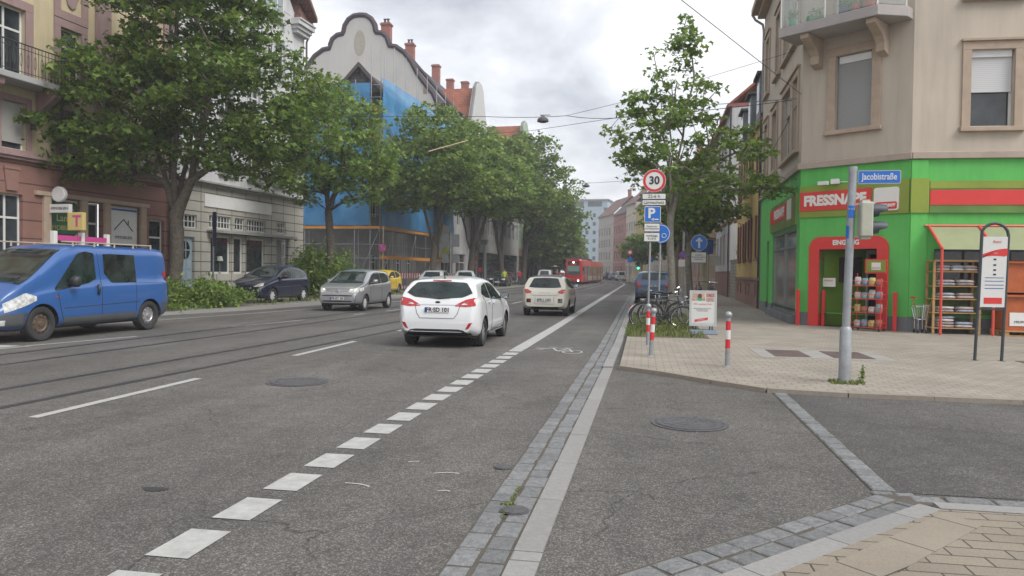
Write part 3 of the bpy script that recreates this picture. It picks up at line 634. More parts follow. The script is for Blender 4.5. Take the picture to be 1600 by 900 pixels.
st = MB(); st.fbox(FB, ub(17.6), ub(19.0), 0, .9, .1, .3); st.fbox(FB, ub(17.65), ub(18.95), 0, .6, .3, .5); st.fbox(FB, ub(17.7), ub(18.9), 0, .3, .5, .7); st.build('doorstep', M_KERB, rB)
MB().fbox(FB, ub(19.42), ub(25.0), .0, .05, 4.42, 5.0).build('blank_fascia', M_WPL, rB)
aw = MB(); aw.fbox(FB, ub(19.6), ub(27.0), 0, .42, 3.26, 3.33); aw.fbox(FB, ub(19.6), ub(27.0), .40, .44, 3.22, 3.34)
aw.build('canopy', M_GREYW, rB)
for u in (19.8, 22.6, 24.7): MB().tube([FB(ub(u), 0, 2.9), FB(ub(u), .3, 3.05), FB(ub(u), .4, 3.25)], .02, 6).build('canopy_strut', M_GREYW, rB)
redL = mat('window_letters_red', (.35, .05, .03), .6)
text(rB, 'window_lettering', 'LICHT AN', .26, redL, FB(ub(20.75), -.09, 2.88), tuple(FB.d)+(0,), up, xs=1.15); text(rB, 'window_lettering', 'LICHT AN', .26, redL, FB(ub(23.6), -.09, 2.88), tuple(FB.d)+(0,), up, xs=1.15)
# lamp in the shop window (pale shade seen through the glass)
lm = empty('table_lamp', FB(ub(20.7), -.09, 1.3), label='table lamp with pale shade in the left shop window', cat='lamp')
q = FB(ub(20.7), .02-.09, 0); t = MB(); t.lathe([(.10, 1.9), (.16, 1.9), (.11, 2.12), (.10, 2.12)], 14, org=(q[0]-.0, q[1], 0)); t.build('lamp_shade', mat('shade', (.38, .42, .38), .8), lm, smooth='auto')
t = MB(); t.lathe([(0, 1.36), (.09, 1.36), (.09, 1.38), (.015, 1.4), (.015, 1.9), (0, 1.9)], 10, org=(q[0], q[1], 0)); t.build('lamp_stand', M_GREYW, lm)
# gable and eaves of B
gm = MB(); gm.prism([FB(0.4, .02, 15.7), FB(FB.L-.9, .02, 15.7), FB(5.6, .02, 21.3)], tuple(Vector(FB(0, -.3, 0))-Vector(FB(0, 0, 0)))); gm.build('gable', M_WWALL, rB)
o = (ub(24.3), ub(26.0), 15.1, 16.7)
t = MB(); t.fbox(FB, o[0]-.1, o[1]+.1, .03, .06, o[2]-.1, o[3]+.1); f_ = t.build('window', M_FRAME, rB); t = MB()
for j in range(3): t.fbox(FB, o[0]+j*.6, o[0]+j*.6+.48, .055, .075, o[2], o[3])
t.build('pane', mat('pane_pale', (.25, .30, .32), .2), f_); MB().fbox(FB, o[0]-.2, o[1]+.2, .03, .16, o[2]-.2, o[2]-.1).build('sill', M_GREYW, f_)
rf = MB()
for s_ in (0, 1):
    u0, u1 = (5.6, FB.L-.1) if s_ else (5.6, -.3)
    rf.prism([FB(u0, .9, 21.5), FB(u0, .9, 21.75), FB(u1, .9, 15.95), FB(u1, .9, 15.7)], tuple(Vector(FB(0, -12, 0))-Vector(FB(0, 0, 0))))
rf.build('gable_roof', M_TILED, rB)
t = MB(); t.fbox(FB, FB.L-1.5, FB.L+.25, -.1, .55, 15.25, 15.5); t.fbox(FB, FB.L-1.4, FB.L+.15, -.1, .42, 15.05, 15.25); t.fbox(FB, FB.L-1.3, FB.L+.1, -.1, .3, 14.85, 15.05); t.fbox(FB, FB.L-1.5, FB.L+.3, -.1, .62, 15.5, 15.6); t.build('eaves_console', M_WWALL, rB, bevel=.02)
t = MB(); t.hexa([FB(FB.L-1.2, .5, 15.6), FB(FB.L+.2, .5, 15.6), FB(FB.L+.2, -6, 15.6), FB(FB.L-1.2, -6, 15.6), FB(FB.L-.9, 0, 17.2), FB(FB.L+.1, 0, 17.2), FB(FB.L+.1, -6, 17.2), FB(FB.L-.9, -6, 17.2)]); t.build('side_roof', M_TILED, rB)
MB().tube([FB(FB.L+.1, .35, 15.2), FB(FB.L+.05, .12, 14.7), FB(FB.L+.05, .12, 5.6)], .06, 8).build('downpipe', mat('pipe_copper', (.11, .06, .055), .5), rB)
MB().tube([FA(FA.L-.06, .12, .2), FA(FA.L-.06, .12, 15)], .06, 8).build('downpipe', M_BLACK, rA)

# === building C: scaffolded corner house in blue netting
yC0, yC1 = 51.2, 62.4
FC = Fr((LX(yC0)-1.6, yC0+1.0), (LX(yC1)-1.6, yC1)); rC = root('scaffolded_house', FC, 'grey corner house being renovated behind scaffolding and blue netting')
opsC = [(1.2+i*2.4, 2.3+i*2.4, z, z+1.8) for i in range(4) for z in (.9, 5.6, 8.6, 11.6)]
body(rC, FC, 11, .1, 14.6, M_GREYW, opsC)
for o in opsC: window(rC, FC, o, split=2, simple=True)
a_ = Vector(FC(0, 0, 0)); FCs = Fr((a_.x-11, a_.y-.02), (a_.x, a_.y-.02)); sb = MB(); op2 = [(1.0+i*2.3, 2.1+i*2.3, z, z+1.8) for i in range(4) for z in (1., 5.6, 8.6, 11.6)]; wall(sb, FCs, 0, 11, .1, 14.6, op2); sb.build('side_wall', mat('render_dirty', (.20, .20, .195), .95, var=.25, vs=1), rC, solid=1)
for o in op2: window(rC, FCs, o, split=2, simple=True)
tr = MB(); cx = -20.75; tr.prism([(cx-1.95, 52.0, 14.6), (cx+1.95, 52.0, 14.6), (cx, 52.0, 16.5)], (0, 8, 0)); tr.build('turret_roof', M_SLATE, rC)
tr = MB(); tr.prism([(cx-2.2, 51.7, 14.45), (cx-1.9, 51.7, 14.45), (cx, 51.7, 16.45), (cx+1.9, 51.7, 14.45), (cx+2.2, 51.7, 14.45), (cx, 51.7, 16.8)], (0, .4, 0)); tr.build('barge_board', mat('wood_dark', (.08, .07, .06), .8), rC)
# scaffold: tubes, boards, nets
sc = empty('scaffolding', (LX(yC0), yC0, 0), label='steel tube scaffolding with orange toe boards and blue safety nets around the corner house', cat='scaffolding')
FS = LF(yC0-.6, yC1+4.6, .25); FS2 = Fr((FS(0, 0, 0)[0]-9.6, yC0-.6), (FS(0, 0, 0)[0], yC0-.6))
tb = MB()
def lifts(F, L, top):
    n_ = int(L/2.4)+1
    for i in range(n_+1):
        u = min(L*i/n_, L)
        for v in (0, -.75): tb.tube([F(u, v, .1), F(u, v, (top(u) if v == 0 else top(u)-.6))], .03, 6)
        for z in (2.4, 4.5, 6.6, 8.7, 10.8, 12.9, 14.8):
            if z < top(u): tb.tube([F(u, 0, z), F(u, -.75, z)], .024, 5)
    for z in (1.3, 2.4, 3.4, 4.5, 5.5, 6.6, 7.6, 8.7, 9.7, 10.8, 11.8, 12.9, 13.9): tb.tube([F(0, .02, z), F(L, .02, z)], .022, 5)
    for i in range(0, n_, 2): tb.tube([F(L*i/n_, .05, .2), F(L*(i+1)/n_, .05, 4.5)], .022, 5); tb.tube([F(L*i/n_, .05, 6.6), F(L*(i+1)/n_, .05, 8.7)], .022, 5)
lifts(FS, FS.L, lambda u: 18.2-.05*u); lifts(FS2, FS2.L, lambda u: 15.2)
tb.build('scaffold_tubes', M_GALV, sc)
brd = MB(); M_ORB = mat('toe_board_orange', (.62, .26, .04), .7, var=.15, vs=4)
for F in (FS, FS2):
    for z in (4.5, 8.7, 10.9, 12.9): brd.fbox(F, 0, F.L, .0, .05, z+.02, z+.2)
brd.fbox(FS, 0, FS.L, .0, .05, 2.35, 2.6)
brd.build('toe_board', M_ORB, sc)
dk = MB()
for F in (FS, FS2):
    for z in (2.4, 4.5, 6.6, 8.7, 10.8, 12.9): dk.fbox(F, 0, F.L, -.72, -.05, z-.04, z)
dk.build('deck', mat('deck_grey', (.2, .2, .2), .7, var=.2), sc)
m, n, L, b = nodes_of('net_blue'); b.inputs['Roughness'].default_value = .7
g = n.new('ShaderNodeTexCoord'); z_ = n.new('ShaderNodeTexNoise'); z_.inputs['Scale'].default_value = .9; z_.inputs['Detail'].default_value = 6; L.new(g.outputs['Object'], z_.inputs[0])
rp = n.new('ShaderNodeValToRGB'); e = rp.color_ramp.elements; e[0].position = .3; e[0].color = (.035, .22, .52, 1); e[1].position = .7; e[1].color = (.09, .37, .66, 1); L.new(z_.outputs[0], rp.inputs[0]); L.new(rp.outputs[0], b.inputs['Base Color'])
b.inputs['Alpha'].default_value = .64
M_NET = m
def net(F, u0, u1, z0, ztop, v=.1, seed=0):
    rows = []; nu = max(2, int((u1-u0)/.3)); nz = int((ztop(u0)-z0)/.35)
    for i in range(nu+1):
        u = u0+(u1-u0)*i/nu; r_ = []
        for j in range(nz+1):
            t = j/nz; z = z0+(ztop(u)-z0)*t; bul = .035*math.sin(u*2.6+seed)*math.sin(z*1.5+u)+.02*math.sin(z*4+u*3)+.05*math.sin(math.pi*((z-z0) % 2.1)/2.1)
            r_.append(F(u, v+bul, z))
        rows.append(r_)
    return MB().grid(rows)
k_ = FS.L
net(FS, 0.03, FS.L, 4.75, lambda u: 15.3).build('safety_net', M_NET, sc, smooth=True)
net(FS2, 0, FS2.L-.75, 4.75, lambda u: 14.9, seed=2).build('safety_net', M_NET, sc, smooth=True)
# banner on scaffold
bn = empty('banner', FS(13.2, .3, 3), label='white and yellow contractor banner hanging on the scaffolding', cat='banner')
MB().add([FS(12.0, .25, 2.75), FS(14.6, .25, 2.7), FS(14.6, .3, 5.6), FS(12.0, .25, 5.7)], [(0, 1, 2, 3)]).build('cloth', mat('banner_white', (.5, .5, .48), .8, var=.1), bn, solid=1)
MB().add([FS(12.0, .262, 2.76), FS(14.6, .262, 2.71), FS(14.6, .31, 4.9)], [(0, 1, 2)]).build('yellow_field', mat('banner_yellow', (.45, .47, .10), .8), bn, solid=1)
text(bn, 'lettering', 'GERÜSTBAU', .42, blk_, FS(13.3, .35, 4.2), tuple(FS.d)+(0,), up)
# red and white construction barrier
bb = empty('construction_barrier', FS(9, .9, 0), label='red and white striped construction barrier fence below the scaffolding', cat='barrier')
L_ = 15
for z0, z1 in ((.95, 1.35), (.2, .4)):
    p = MB()
    for i in range(int(L_/.25)): p.fbox(FS, 1+i*.25, 1.25+i*.25, .95, .99, z0, z1, i % 2)
    p.build('striped_panel', [M_RED, M_WPL], bb)
for i in range(8): p = MB(); p.fbox(FS, 1+i*2.1, 1.05+i*2.1, .88, .94, .1, 1.4); p.build('post', M_GALV, bb)

# === gable house D with curved gable facing the viewer
YD = 63.4; cx = -25.35
rD = empty('curved_gable_house', (cx, YD, 0), label='pale house with tall curved Dutch gable and dark roof behind the blue scaffolding', cat='building')
half = [(0, 24.4), (.55, 24.35), (1.05, 24.05), (1.4, 23.5), (1.5, 22.95), (1.55, 22.8), (2.1, 22.7), (2.55, 22.35), (2.75, 21.8), (2.8, 21.55), (3.4, 21.45), (4.2, 20.9), (4.9, 20.0), (5.5, 18.9), (6.3, 17.9), (6.9, 17.2), (7.3, 16.3), (7.45, 15.4)]
poly = [(cx+a, YD, z) for a, z in half[::-1]]+[(cx-a*1.02, YD, z) for a, z in half[1:]]+[(cx-7.6, YD, 0), (cx+7.45, YD, 0)]
MB().prism(poly, (0, .45, 0)).build('gable_wall', mat('gable_render', (.45, .44, .42), .95, dirt=.07, var=.07, vs=.5), rD)
cp = MB(); out = [Vector((cx+a, YD+.1, z)) for a, z in half[::-1]]+[Vector((cx-a*1.02, YD+.1, z)) for a, z in half[1:]]
cp.tube(out, .26, 6); cp.build('coping', mat('coping_dark', (.05, .035, .045), .7), rD, smooth='auto')
t = MB(); n_ = 20; t.prism([(cx+.03+.52*math.cos(2*math.pi*i/n_), YD-.02, 21.9+1.15*math.sin(2*math.pi*i/n_)) for i in range(n_)], (0, .05, 0)); t.build('oval_panel', mat('oval_ochre', (.33, .31, .26), .9), rD)
t = MB(); t.box(cx+6.0, cx+6.5, YD-.03, YD, 17.2, 18.0); t.build('vent_panel', mat('vent_brown', (.25, .2, .17), .9), rD)
# main block and roof
y1 = 95.0
bd = MB(); FDm = LF(YD+.45, 73.0); od = [(1+i*2.1, 2.1+i*2.1, z, z+1.9) for i in range(4) for z in (6.0, 9.2, 12.4)]+[(.8, 3.8, .5, 3.2), (5, 8.2, .5, 3.2)]
body(rD, FDm, 9, .1, 15.6, M_WWALL, od)
for o in od: window(rD, FDm, o, split=2, simple=True, tran=.3)
rf = MB(); ze = 15.5
rf.add([(LX(YD)+.5, YD+.4, ze), (LX(y1)+.5, y1, ze), (cx+1.0, y1, 24.2), (cx, YD+.4, 24.2), (cx-8.5, YD+.4, 15.3), (cx-7, y1, 15.3)], [(0, 1, 2, 3), (3, 2, 5, 4)]); rf.build('roof', M_SLATE, rD, solid=1)
fl = MB(); fl.tube([(LX(73)+.5, 73, 15.55), (cx+.9, 73.2, 24.1)], .2, 6); fl.build('verge', mat('coping_dark', (.05, .035, .045)), rD)
for (x_, y_, z0, z1) in ((cx+.6, 68.8, 23.2, 25.4), (cx+.4, 76.8, 23.6, 25.9), (cx+.2, 87.6, 23.6, 26.6), (cx+.2, 94.3, 23.6, 26.6)): chimney(rD, x_, y_, z0, z1, pots=2 if y_ < 80 else 0)
chimney(rD, cx+2.4, 93.5, 21, 26.0, pots=0)
t = MB()
for i, (y_, f) in enumerate(((66, .35), (68.4, .55), (70, .3))):
    xa = LX(y_)+.5+(cx-LX(y_))*f; za = ze+(24.2-ze)*f; dx = (cx-LX(y_)); s_ = Vector((dx, 0, 24.2-ze)).normalized()
    a = Vector((xa, y_, za+.08)); t.add([a, a+Vector((0, .9, 0)), a+Vector((0, .9, 0))+s_*1.2, a+s_*1.2], [(0, 1, 2, 3)])
t.build('skylight', mat('skylight', (.45, .47, .5), .3), rD, solid=1)
# dormers on the eave
def dormer(par, y_, w_=1.6, h_=1.7, xoff=.3):
    F = LF(y_, y_+w_, xoff-.6); d_ = MB(); d_.fbox(F, 0, w_, -2.5, 0, 15.2, 15.2+h_); o = d_.build('dormer', mat('dormer_dark', (.09, .085, .085), .8), par)
    t = MB(); 
    for u in (.15, w_/2+.05): t.fbox(F, u, u+w_/2-.2, 0, .03, 15.6, 15.2+h_-.25)
    t.build('pane', mat('dormer_pane', (.35, .37, .4), .3), o); t = MB(); t.fbox(F, -.2, w_+.2, -2.6, .2, 15.2+h_, 15.3+h_); t.build('dormer_roof', M_SLATE, o)
dormer(rD, 66.5); dormer(rD, 70.2)
# === house E: cross gable (white, seen obliquely)
def cross_gable(name, label, y0, y1, zr, wallm, gm_, roofm, back=6.5, ze=15.0, facade=True, curved=True, wins=3, x_off=.0, shops=None, rows=(5.6, 8.8, 12.0)):
    F = LF(y0, y1, x_off); r_ = root(name, F, label); W = F.L; nn = max(2, int(W/1.9)); sp = W/nn
    ops = [(sp*i+sp*.25, sp*i+sp*.75, z, z+1.9) for i in range(nn) for z in rows]
    body(r_, F, 9, 4.6, ze, wallm, ops, name='upper_wall')
    for o in ops: window(r_, F, o, split=2, simple=True, tran=.3)
    og = [(.5, W/2-.3, .4, 3.6), (W/2+.3, W-.5, .4, 3.6)]; g_ = MB(); wall(g_, F, 0, W, .1, 4.6, og); g_.build('shop_front', shops or M_GREYW, r_, solid=1)
    for o in og: window(r_, F, o, split=3, simple=True, tran=.2, fm=M_BLACK)
    if zr:
        hs = [(0, zr), (.12*W, zr-.15), (.22*W, zr-.8), (.26*W, zr-1.7), (.34*W, zr-2.8), (.44*W, zr-4.3), (.5*W, ze)]
        if not curved: hs = [(0, zr), (.06*W, zr), (.5*W, ze)]
        P = [F(W/2+a, .12, z) for a, z in hs]+[F(W/2-a, .12, z) for a, z in hs[::-1][:-1]]
        q = tuple(Vector(F(0, -.5, 0))-Vector(F(0, 0, 0))); MB().prism(P, q).build('gable', gm_, r_)
        P2 = [Vector(p)+Vector(q)*.5 for p in P]; MB().tube(P2, .16, 6).build('coping', mat('coping_grey', (.2, .2, .2), .8), r_)
        A = [F(-.2, -.3, ze), F(W/2, -.3, zr-.5), F(W+.2, -.3, ze)]; rf = MB(); rf.prism(A, tuple(Vector(F(0, -back, 0))-Vector(F(0, 0, 0)))); rf.build('roof', roofm, r_)
    return r_, F
rE, FE = cross_gable('white_gable_house', 'house with tall white curved street gable and red tiled roof beyond the scaffolded corner', 73.2, 79.2, 21.3, mat('render_e', (.36, .36, .35), .9, var=.1), mat('gable_white_e', (.5, .5, .5), .9, var=.06), M_TILE, back=9)
rE2, FE2 = cross_gable('grey_town_house', 'grey rendered town house with dark roof behind the second clump of street trees', 79.2, 95, None, mat('render_e2', (.27, .27, .26), .9, var=.1), None, None)
t = MB(); t.add([FE2(0, .5, 14.9), FE2(FE2.L, .5, 14.9), FE2(FE2.L, -5.2, 20.0), FE2(0, -5.2, 21.0), FE2(0, -9, 15), FE2(FE2.L, -9, 15)], [(0, 1, 2, 3), (3, 2, 5, 4)]); t.build('roof', M_SLATE, rE2, solid=1)
chimney(rE2, LX(80.5)-2.0, 81, 18, 20.6, pots=0); chimney(rE2, LX(88)-3.5, 87.5, 18, 21.2, pots=1)
for y_ in (82, 86, 90): 
    F = LF(y_, y_+1.6, -.3); d_ = MB(); d_.fbox(F, 0, 1.6, -2.2, 0, 15, 16.6); o = d_.build('dormer', mat('dormer_dark', (.09, .085, .085), .8), rE2); MB().fbox(F, .2, 1.4, 0, .03, 15.4, 16.3).build('pane', mat('dormer_pane', (.35, .37, .4), .3), o)
rG, FG = cross_gable('green_house', 'green rendered house with brown shop front and red tiled roof', 95, 101.2, 21.6, mat('render_green', (.16, .22, .13), .9, var=.08), mat('gable_green', (.33, .42, .32), .9), M_TILE, back=9, shops=mat('shop_brown', (.13, .07, .05), .8, var=.1), rows=(5.8, 8.8, 11.8))
rH, FH = cross_gable('turquoise_house', 'narrow turquoise house beside the green house', 101.2, 107, None, mat('render_turq', (.12, .42, .45), .9, var=.06), None, None, shops=mat('shop_brown', (.13, .07, .05)), rows=(5.8, 8.8, 11.8))
gable_roof(rH, FH, 0, FH.L, 0, 9, 15, 17, M_TILED)
aw = tag(MB().add([FH(1.0, .1, 3.6), FH(9.5, .1, 3.6), FH(9.5, 2.6, 2.6), FH(1.0, 2.6, 2.6), FH(1.0, 2.6, 2.35), FH(9.5, 2.6, 2.35)], [(0, 1, 2, 3), (3, 2, 5, 4)]).build('shop_awning', mat('awning_cream', (.42, .39, .32), .8), None, solid=1), 'cream shop awning below the turquoise house', 'awning')
for i, (y0, y1, c) in enumerate(((107, 118, (.36, .33, .28)), (118, 130, (.3, .3, .3)), (130, 150, (.33, .28, .25)))):
    F = Fr((LX(y0)+cv(y0)*.8, y0), (LX(y1)+cv(y1)*.8, y1)); r_ = root('town_house', F, ['beige', 'grey', 'reddish'][i]+' town house far down the left side behind the trees'); ops = [(1+j*2.3, 2.1+j*2.3, z, z+1.8) for j in range(int(F.L/2.4)) for z in (1, 5.2, 8.2, 11)]
    body(r_, F, 9, .1, 13.5, mat('far_left_%d' % i, c, .9), ops)
    for o in ops: window(r_, F, o, split=2, simple=True)
    gable_roof(r_, F, 0, F.L, 0, 9, 13.5, 17, M_TILED)
# ------------------------------------------------------------------ right side: corner shop building
A_, B_ = (4.65, 23.5), (7.1, 21.6)
F1 = Fr((4.99, 33.3), A_); F2 = Fr(A_, B_); F3 = Fr(B_, (18.1, 21.9))
rR = empty('corner_shop_building', (6, 26, 0), label='beige corner building with bright green shop floor and red framed entrance', cat='building')
M_GREEN = mat('shop_green', (.10, .45, .09), .75, dirt=.16, var=.08, vs=1.5, bump=.08, bs=60)
M_OLIVE = mat('fascia_olive', (.22, .28, .03), .5, var=.18, vs=1)
M_REDS = mat('shop_red', (.60, .035, .03), .45, var=.06)
M_BASE = mat('plinth_grey', (.16, .17, .18), .85, dirt=.4, var=.1)
gf = MB()
o1 = [(3.95, 9.25, .3, 3.05), (2.15, 2.85, .25, 2.9)]
wall(gf, F1, 0, F1.L, .45, 4.72, [(o[0], o[1], max(o[2], .45), o[3]) for o in o1], dv=.25); o2 = [(.63, 2.28, .45, 2.33)]; wall(gf, F2, 0, F2.L, .45, 4.72, o2, dv=.35); wall(gf, F3, 0, F3.L, .45, 4.72, [(4.5, 8, .45, 3)], dv=.2)
gf.build('shop_wall', M_GREEN, rR, solid=1)
pb = MB()
wall(pb, F1, 0, F1.L, .05, .45, [(3.95, 9.25, .3, .5), (2.15, 2.85, .1, .5)], dv=.25, v=.02); wall(pb, F2, -.01, .33, .05, .45, v=.02); wall(pb, F2, 2.58, F2.L+.01, .05, .45, v=.02); wall(pb, F3, 0, F3.L, .05, .45, v=.02)
for F, u0, u1 in ((F1, 0, 2.15), (F1, 2.85, 3.95), (F2, -.01, .33), (F2, 2.58, F2.L), (F3, 0, 11)): pb.add([F(u0, 0, .45), F(u1, 0, .45), F(u1, .02, .45), F(u0, .02, .45)], [(0, 1, 2, 3)])
pb.build('plinth', M_BASE, rR, solid=1)
pl = MB(); pl.fbox(F3, .0, .42, -.05, .05, .46, 4.7); pl.build('pilaster', M_GREEN, rR, bevel=.01)
led = MB()
for F, e0, e1 in ((F1, 0, -.0), (F2, -.06, .05), (F3, 0, 0)): led.fbox(F, e0, F.L-e1 if F is not F2 else F.L+.04, -.1, .10 if F is not F2 else .103, 4.72, 4.90)
led.build('ledge', mat('ledge_stone', (.37, .30, .25), .9, var=.12, vs=3), rR, bevel=.012)
R1a = [(3.3, 4.5, 5.45, 7.7), (5.9, 7.7, 5.45, 7.75), (8.15, 9.1, 5.45, 7.75)]; R1b = [(.9, 1.9, 5.45, 7.7)]
R1c = [(3.9, 4.9, 8.95, 11.2), (5.95, 7.75, 8.95, 11.2), (8.3, 9.1, 8.95, 11.2), (.9, 1.9, 8.95, 11.2)]
R2a = [(1.0, 2.02, 5.75, 7.9), (.9, 2.1, 9.0, 11.2)]; R3a = [(1.43, 2.5, 5.55, 7.6), (1.43, 2.5, 9.0, 11.1), (5.2, 6.3, 5.55, 7.6), (5.2, 6.3, 9, 11.1)]
up_ = MB(); wall(up_, F1, 0, F1.L, 4.9, 12.7, R1a+R1b+R1c); wall(up_, F2, 0, F2.L, 4.9, 12.7, R2a); wall(up_, F3, 0, F3.L, 4.9, 12.7, R3a)
a0 = F1(0, 0, 0); up_.add([(a0[0], a0[1], 0), (a0[0]+9, a0[1], 0), (a0[0]+9, a0[1], 12.7), (a0[0], a0[1], 12.7)], [(0, 1, 2, 3)])
e_ = F3(F3.L, 0, 0); up_.add([(e_[0], e_[1], 0), (e_[0], e_[1]+10, 0), (e_[0], e_[1]+10, 12.7), (e_[0], e_[1], 12.7)], [(0, 1, 2, 3)])
up_.build('upper_wall', M_BEIGE, rR, solid=1)
rm = MB(); 
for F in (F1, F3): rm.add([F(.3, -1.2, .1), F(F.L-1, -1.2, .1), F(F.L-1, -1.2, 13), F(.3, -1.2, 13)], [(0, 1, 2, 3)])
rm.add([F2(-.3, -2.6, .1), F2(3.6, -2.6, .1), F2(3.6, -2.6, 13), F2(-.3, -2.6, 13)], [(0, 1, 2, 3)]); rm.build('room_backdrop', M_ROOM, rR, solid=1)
for o in R1a+R1b+R1c: window(rR, F1, o, sur=M_SAND, sw=.2, sill=M_SAND, shut=.3, tran=0, split=2 if o[1]-o[0] > 1.3 else 1, hood=True)
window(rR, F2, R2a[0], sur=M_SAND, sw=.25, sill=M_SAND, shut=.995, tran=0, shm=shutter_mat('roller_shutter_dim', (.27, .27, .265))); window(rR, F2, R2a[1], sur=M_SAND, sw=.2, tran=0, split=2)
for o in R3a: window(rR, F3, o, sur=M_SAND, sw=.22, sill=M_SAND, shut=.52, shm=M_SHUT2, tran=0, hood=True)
t = MB(); t.fbox(F2, 1.06, 1.96, -.16, -.08, 7.68, 7.88); t.build('shutter_box', M_WPL, rR)
t = MB(); t.fbox(F3, 1.47, 2.46, -.16, -.06, 7.42, 7.6); t.build('shutter_box', M_WPL, rR)
ev = MB()
for F in (F1, F2, F3): ev.fbox(F, -.0, F.L, -.1, .3, 12.5, 12.7); ev.fbox(F, -.15, F.L+.15, -.1, .55, 12.7, 12.95)
ev.build('eaves', M_SAND, rR, bevel=.02)
c0 = Vector((9.5, 27, 17.5)); rf = MB(); Pm = [F1(-.3, .5, 12.96), F1(F1.L+.1, .6, 12.96), F2(F2.L+.1, .6, 12.96), F3(F3.L, .6, 12.96)]
rf.add(Pm+[(9.2, 33.5, 17), (9.2, 27, 17.3), (18, 27, 17)], [(0, 1, 5, 4), (1, 2, 5), (2, 3, 6, 5)]); rf.build('roof', M_TILED, rR, solid=1)
q0 = F1(-.1, .12, 0); dpp = MB(); dpp.tube([(q0[0]-.4, q0[1], 12.75), (q0[0]-.25, q0[1], 12.5), (q0[0]+.05, q0[1], 12.3), (q0[0]+.1, q0[1], 12.0), (q0[0]+.1, q0[1], .2)], .055, 8); dpp.build('downpipe', mat('pipe_zinc', (.27, .27, .26), .5, metal=.3), rR, smooth='auto')
# shop windows on the street face
M_POSTER = mat('window_film', (.17, .15, .125), .12, var=.65, vs=1.1, spec=.8)
sw = MB()
for a, b in ((3.95, 4.05), (6.55, 6.65), (9.15, 9.25)): sw.fbox(F1, a, b, -.14, -.04, .3, 3.05)
for z in (.3, 2.42, 2.96): sw.fbox(F1, 3.95, 9.25, -.145, -.035, z, z+.09)
sw_ = sw.build('shop_window', mat('alu_frame', (.30, .31, .31), .4, metal=.6), rR)
p = MB(); p.add([F1(4, -.1, .35), F1(9.2, -.1, .35), F1(9.2, -.1, 2.45), F1(4, -.1, 2.45)], [(0, 1, 2, 3)]); p.build('window_poster', M_POSTER, sw_, solid=1)
p = MB(); p.add([F1(4, -.1, 2.5), F1(9.2, -.1, 2.5), F1(9.2, -.1, 3.0), F1(4, -.1, 3.0)], [(0, 1, 2, 3)]); p.build('pane', mat('glass_greenish', (.06, .085, .05), .1, var=.5, vs=2, spec=.8), sw_, solid=1)
sl = MB(); sl.fbox(F1, 3.8, 9.4, -.02, .22, .06, .3); sl.build('window_plinth', M_BASE, rR, bevel=.01)
wl = mat('sign_white', (.72, .70, .66), .45, var=.04)
f1r = tuple(F1.d)+(0,); f2r = tuple(F2.d)+(0,); f3r = tuple(F3.d)+(0,)
s1 = MB().fbox(F1, 3.5, 9.3, 0, .06, 3.12, 4.08).build('fascia', mat('fascia_photo', (.17, .24, .06), .4, var=.5, vs=.9), rR)
t = MB(); t.fbox(F1, 3.55, 7.4, .06, .075, 3.45, 3.95); t.build('red_band', M_REDS, s1); t = MB(); t.fbox(F1, 7.7, 8.5, .06, .08, 3.35, 4.0); t.build('logo_panel', wl, s1)
text(s1, 'lettering', 'FRESSNAPF', .42, wl, F1(5.9, .08, 3.7), f1r, up, bold=.02, xs=1.2)
s2 = MB().fbox(F2, .0, 3.08, 0, .05, 3.27, 4.19).build('fascia', M_OLIVE, rR); 
t = MB(); t.fbox(F2, .02, 2.10, .05, .075, 3.46, 4.02); rb = t.build('red_sign_plate', M_REDS, s2)
text(s2, 'lettering', 'FRESSNAPF', .40, wl, F2(1.05, .08, 3.74), f2r, up, bold=.022, xs=.92)
t = MB(); n_ = 6
def rrect(F, u0, u1, z0, z1, r_, v0, v1, mb, m=0, n_=5):
    P = []
    for cx_, cz_, a0 in ((u1-r_, z1-r_, 0), (u0+r_, z1-r_, 90), (u0+r_, z0+r_, 180), (u1-r_, z0+r_, 270)):
        for i in range(n_+1): a = R(a0+90*i/n_); P.append((cx_+r_*math.cos(a), cz_+r_*math.sin(a)))
    mb.prism([F(a, v0, b) for a, b in P], tuple(Vector(F(0, v1, 0))-Vector(F(0, v0, 0))), m)
rrect(F2, 2.17, 2.83, 3.36, 4.0, .07, .05, .09, t); lg = t.build('logo_panel', wl, s2)
t = MB(); rrect(F2, 2.21, 2.79, 3.40, 3.60, .05, .09, .10, t); t.build('logo_plate', M_REDS, lg); text(lg, 'lettering', 'FRESSNAPF', .12, wl, F2(2.5, .103, 3.5), f2r, up, bold=.006, xs=.85)
s3 = MB().fbox(F3, -.02, .44, .05, .09, 3.27, 4.19).build('fascia', M_OLIVE, rR)
s3 = MB().fbox(F3, .46, F3.L, 0, .07, 3.27, 4.12).build('fascia', mat('fascia_green', (.10, .20, .035), .5, var=.35, vs=.7), rR)
t = MB(); t.fbox(F3, .46, F3.L, .07, .085, 3.48, 3.88); t.build('red_band', M_REDS, s3)
t = MB(); t.fbox(F3, .46, F3.L, .07, .08, 3.92, 4.12); t.build('yellow_band', M_OLIVE, s3)
# red entrance frame
def archpoly(u0, u1, z0, z1, r_):
    P = [(u0, z0)]; 
    for i in range(7): a = R(180-90*i/6); P.append((u0+r_+r_*math.cos(a), z1-r_+r_*math.sin(a)))
    for i in range(7): a = R(90-90*i/6); P.append((u1-r_+r_*math.cos(a), z1-r_+r_*math.sin(a)))
    P.append((u1, z0)); return P
O_ = archpoly(.33, 2.58, .06, 2.68, .33); I_ = [(.63, .06)]+[(.63, 2.32)]*7+[(2.28, 2.32)]*7+[(2.28, .06)]
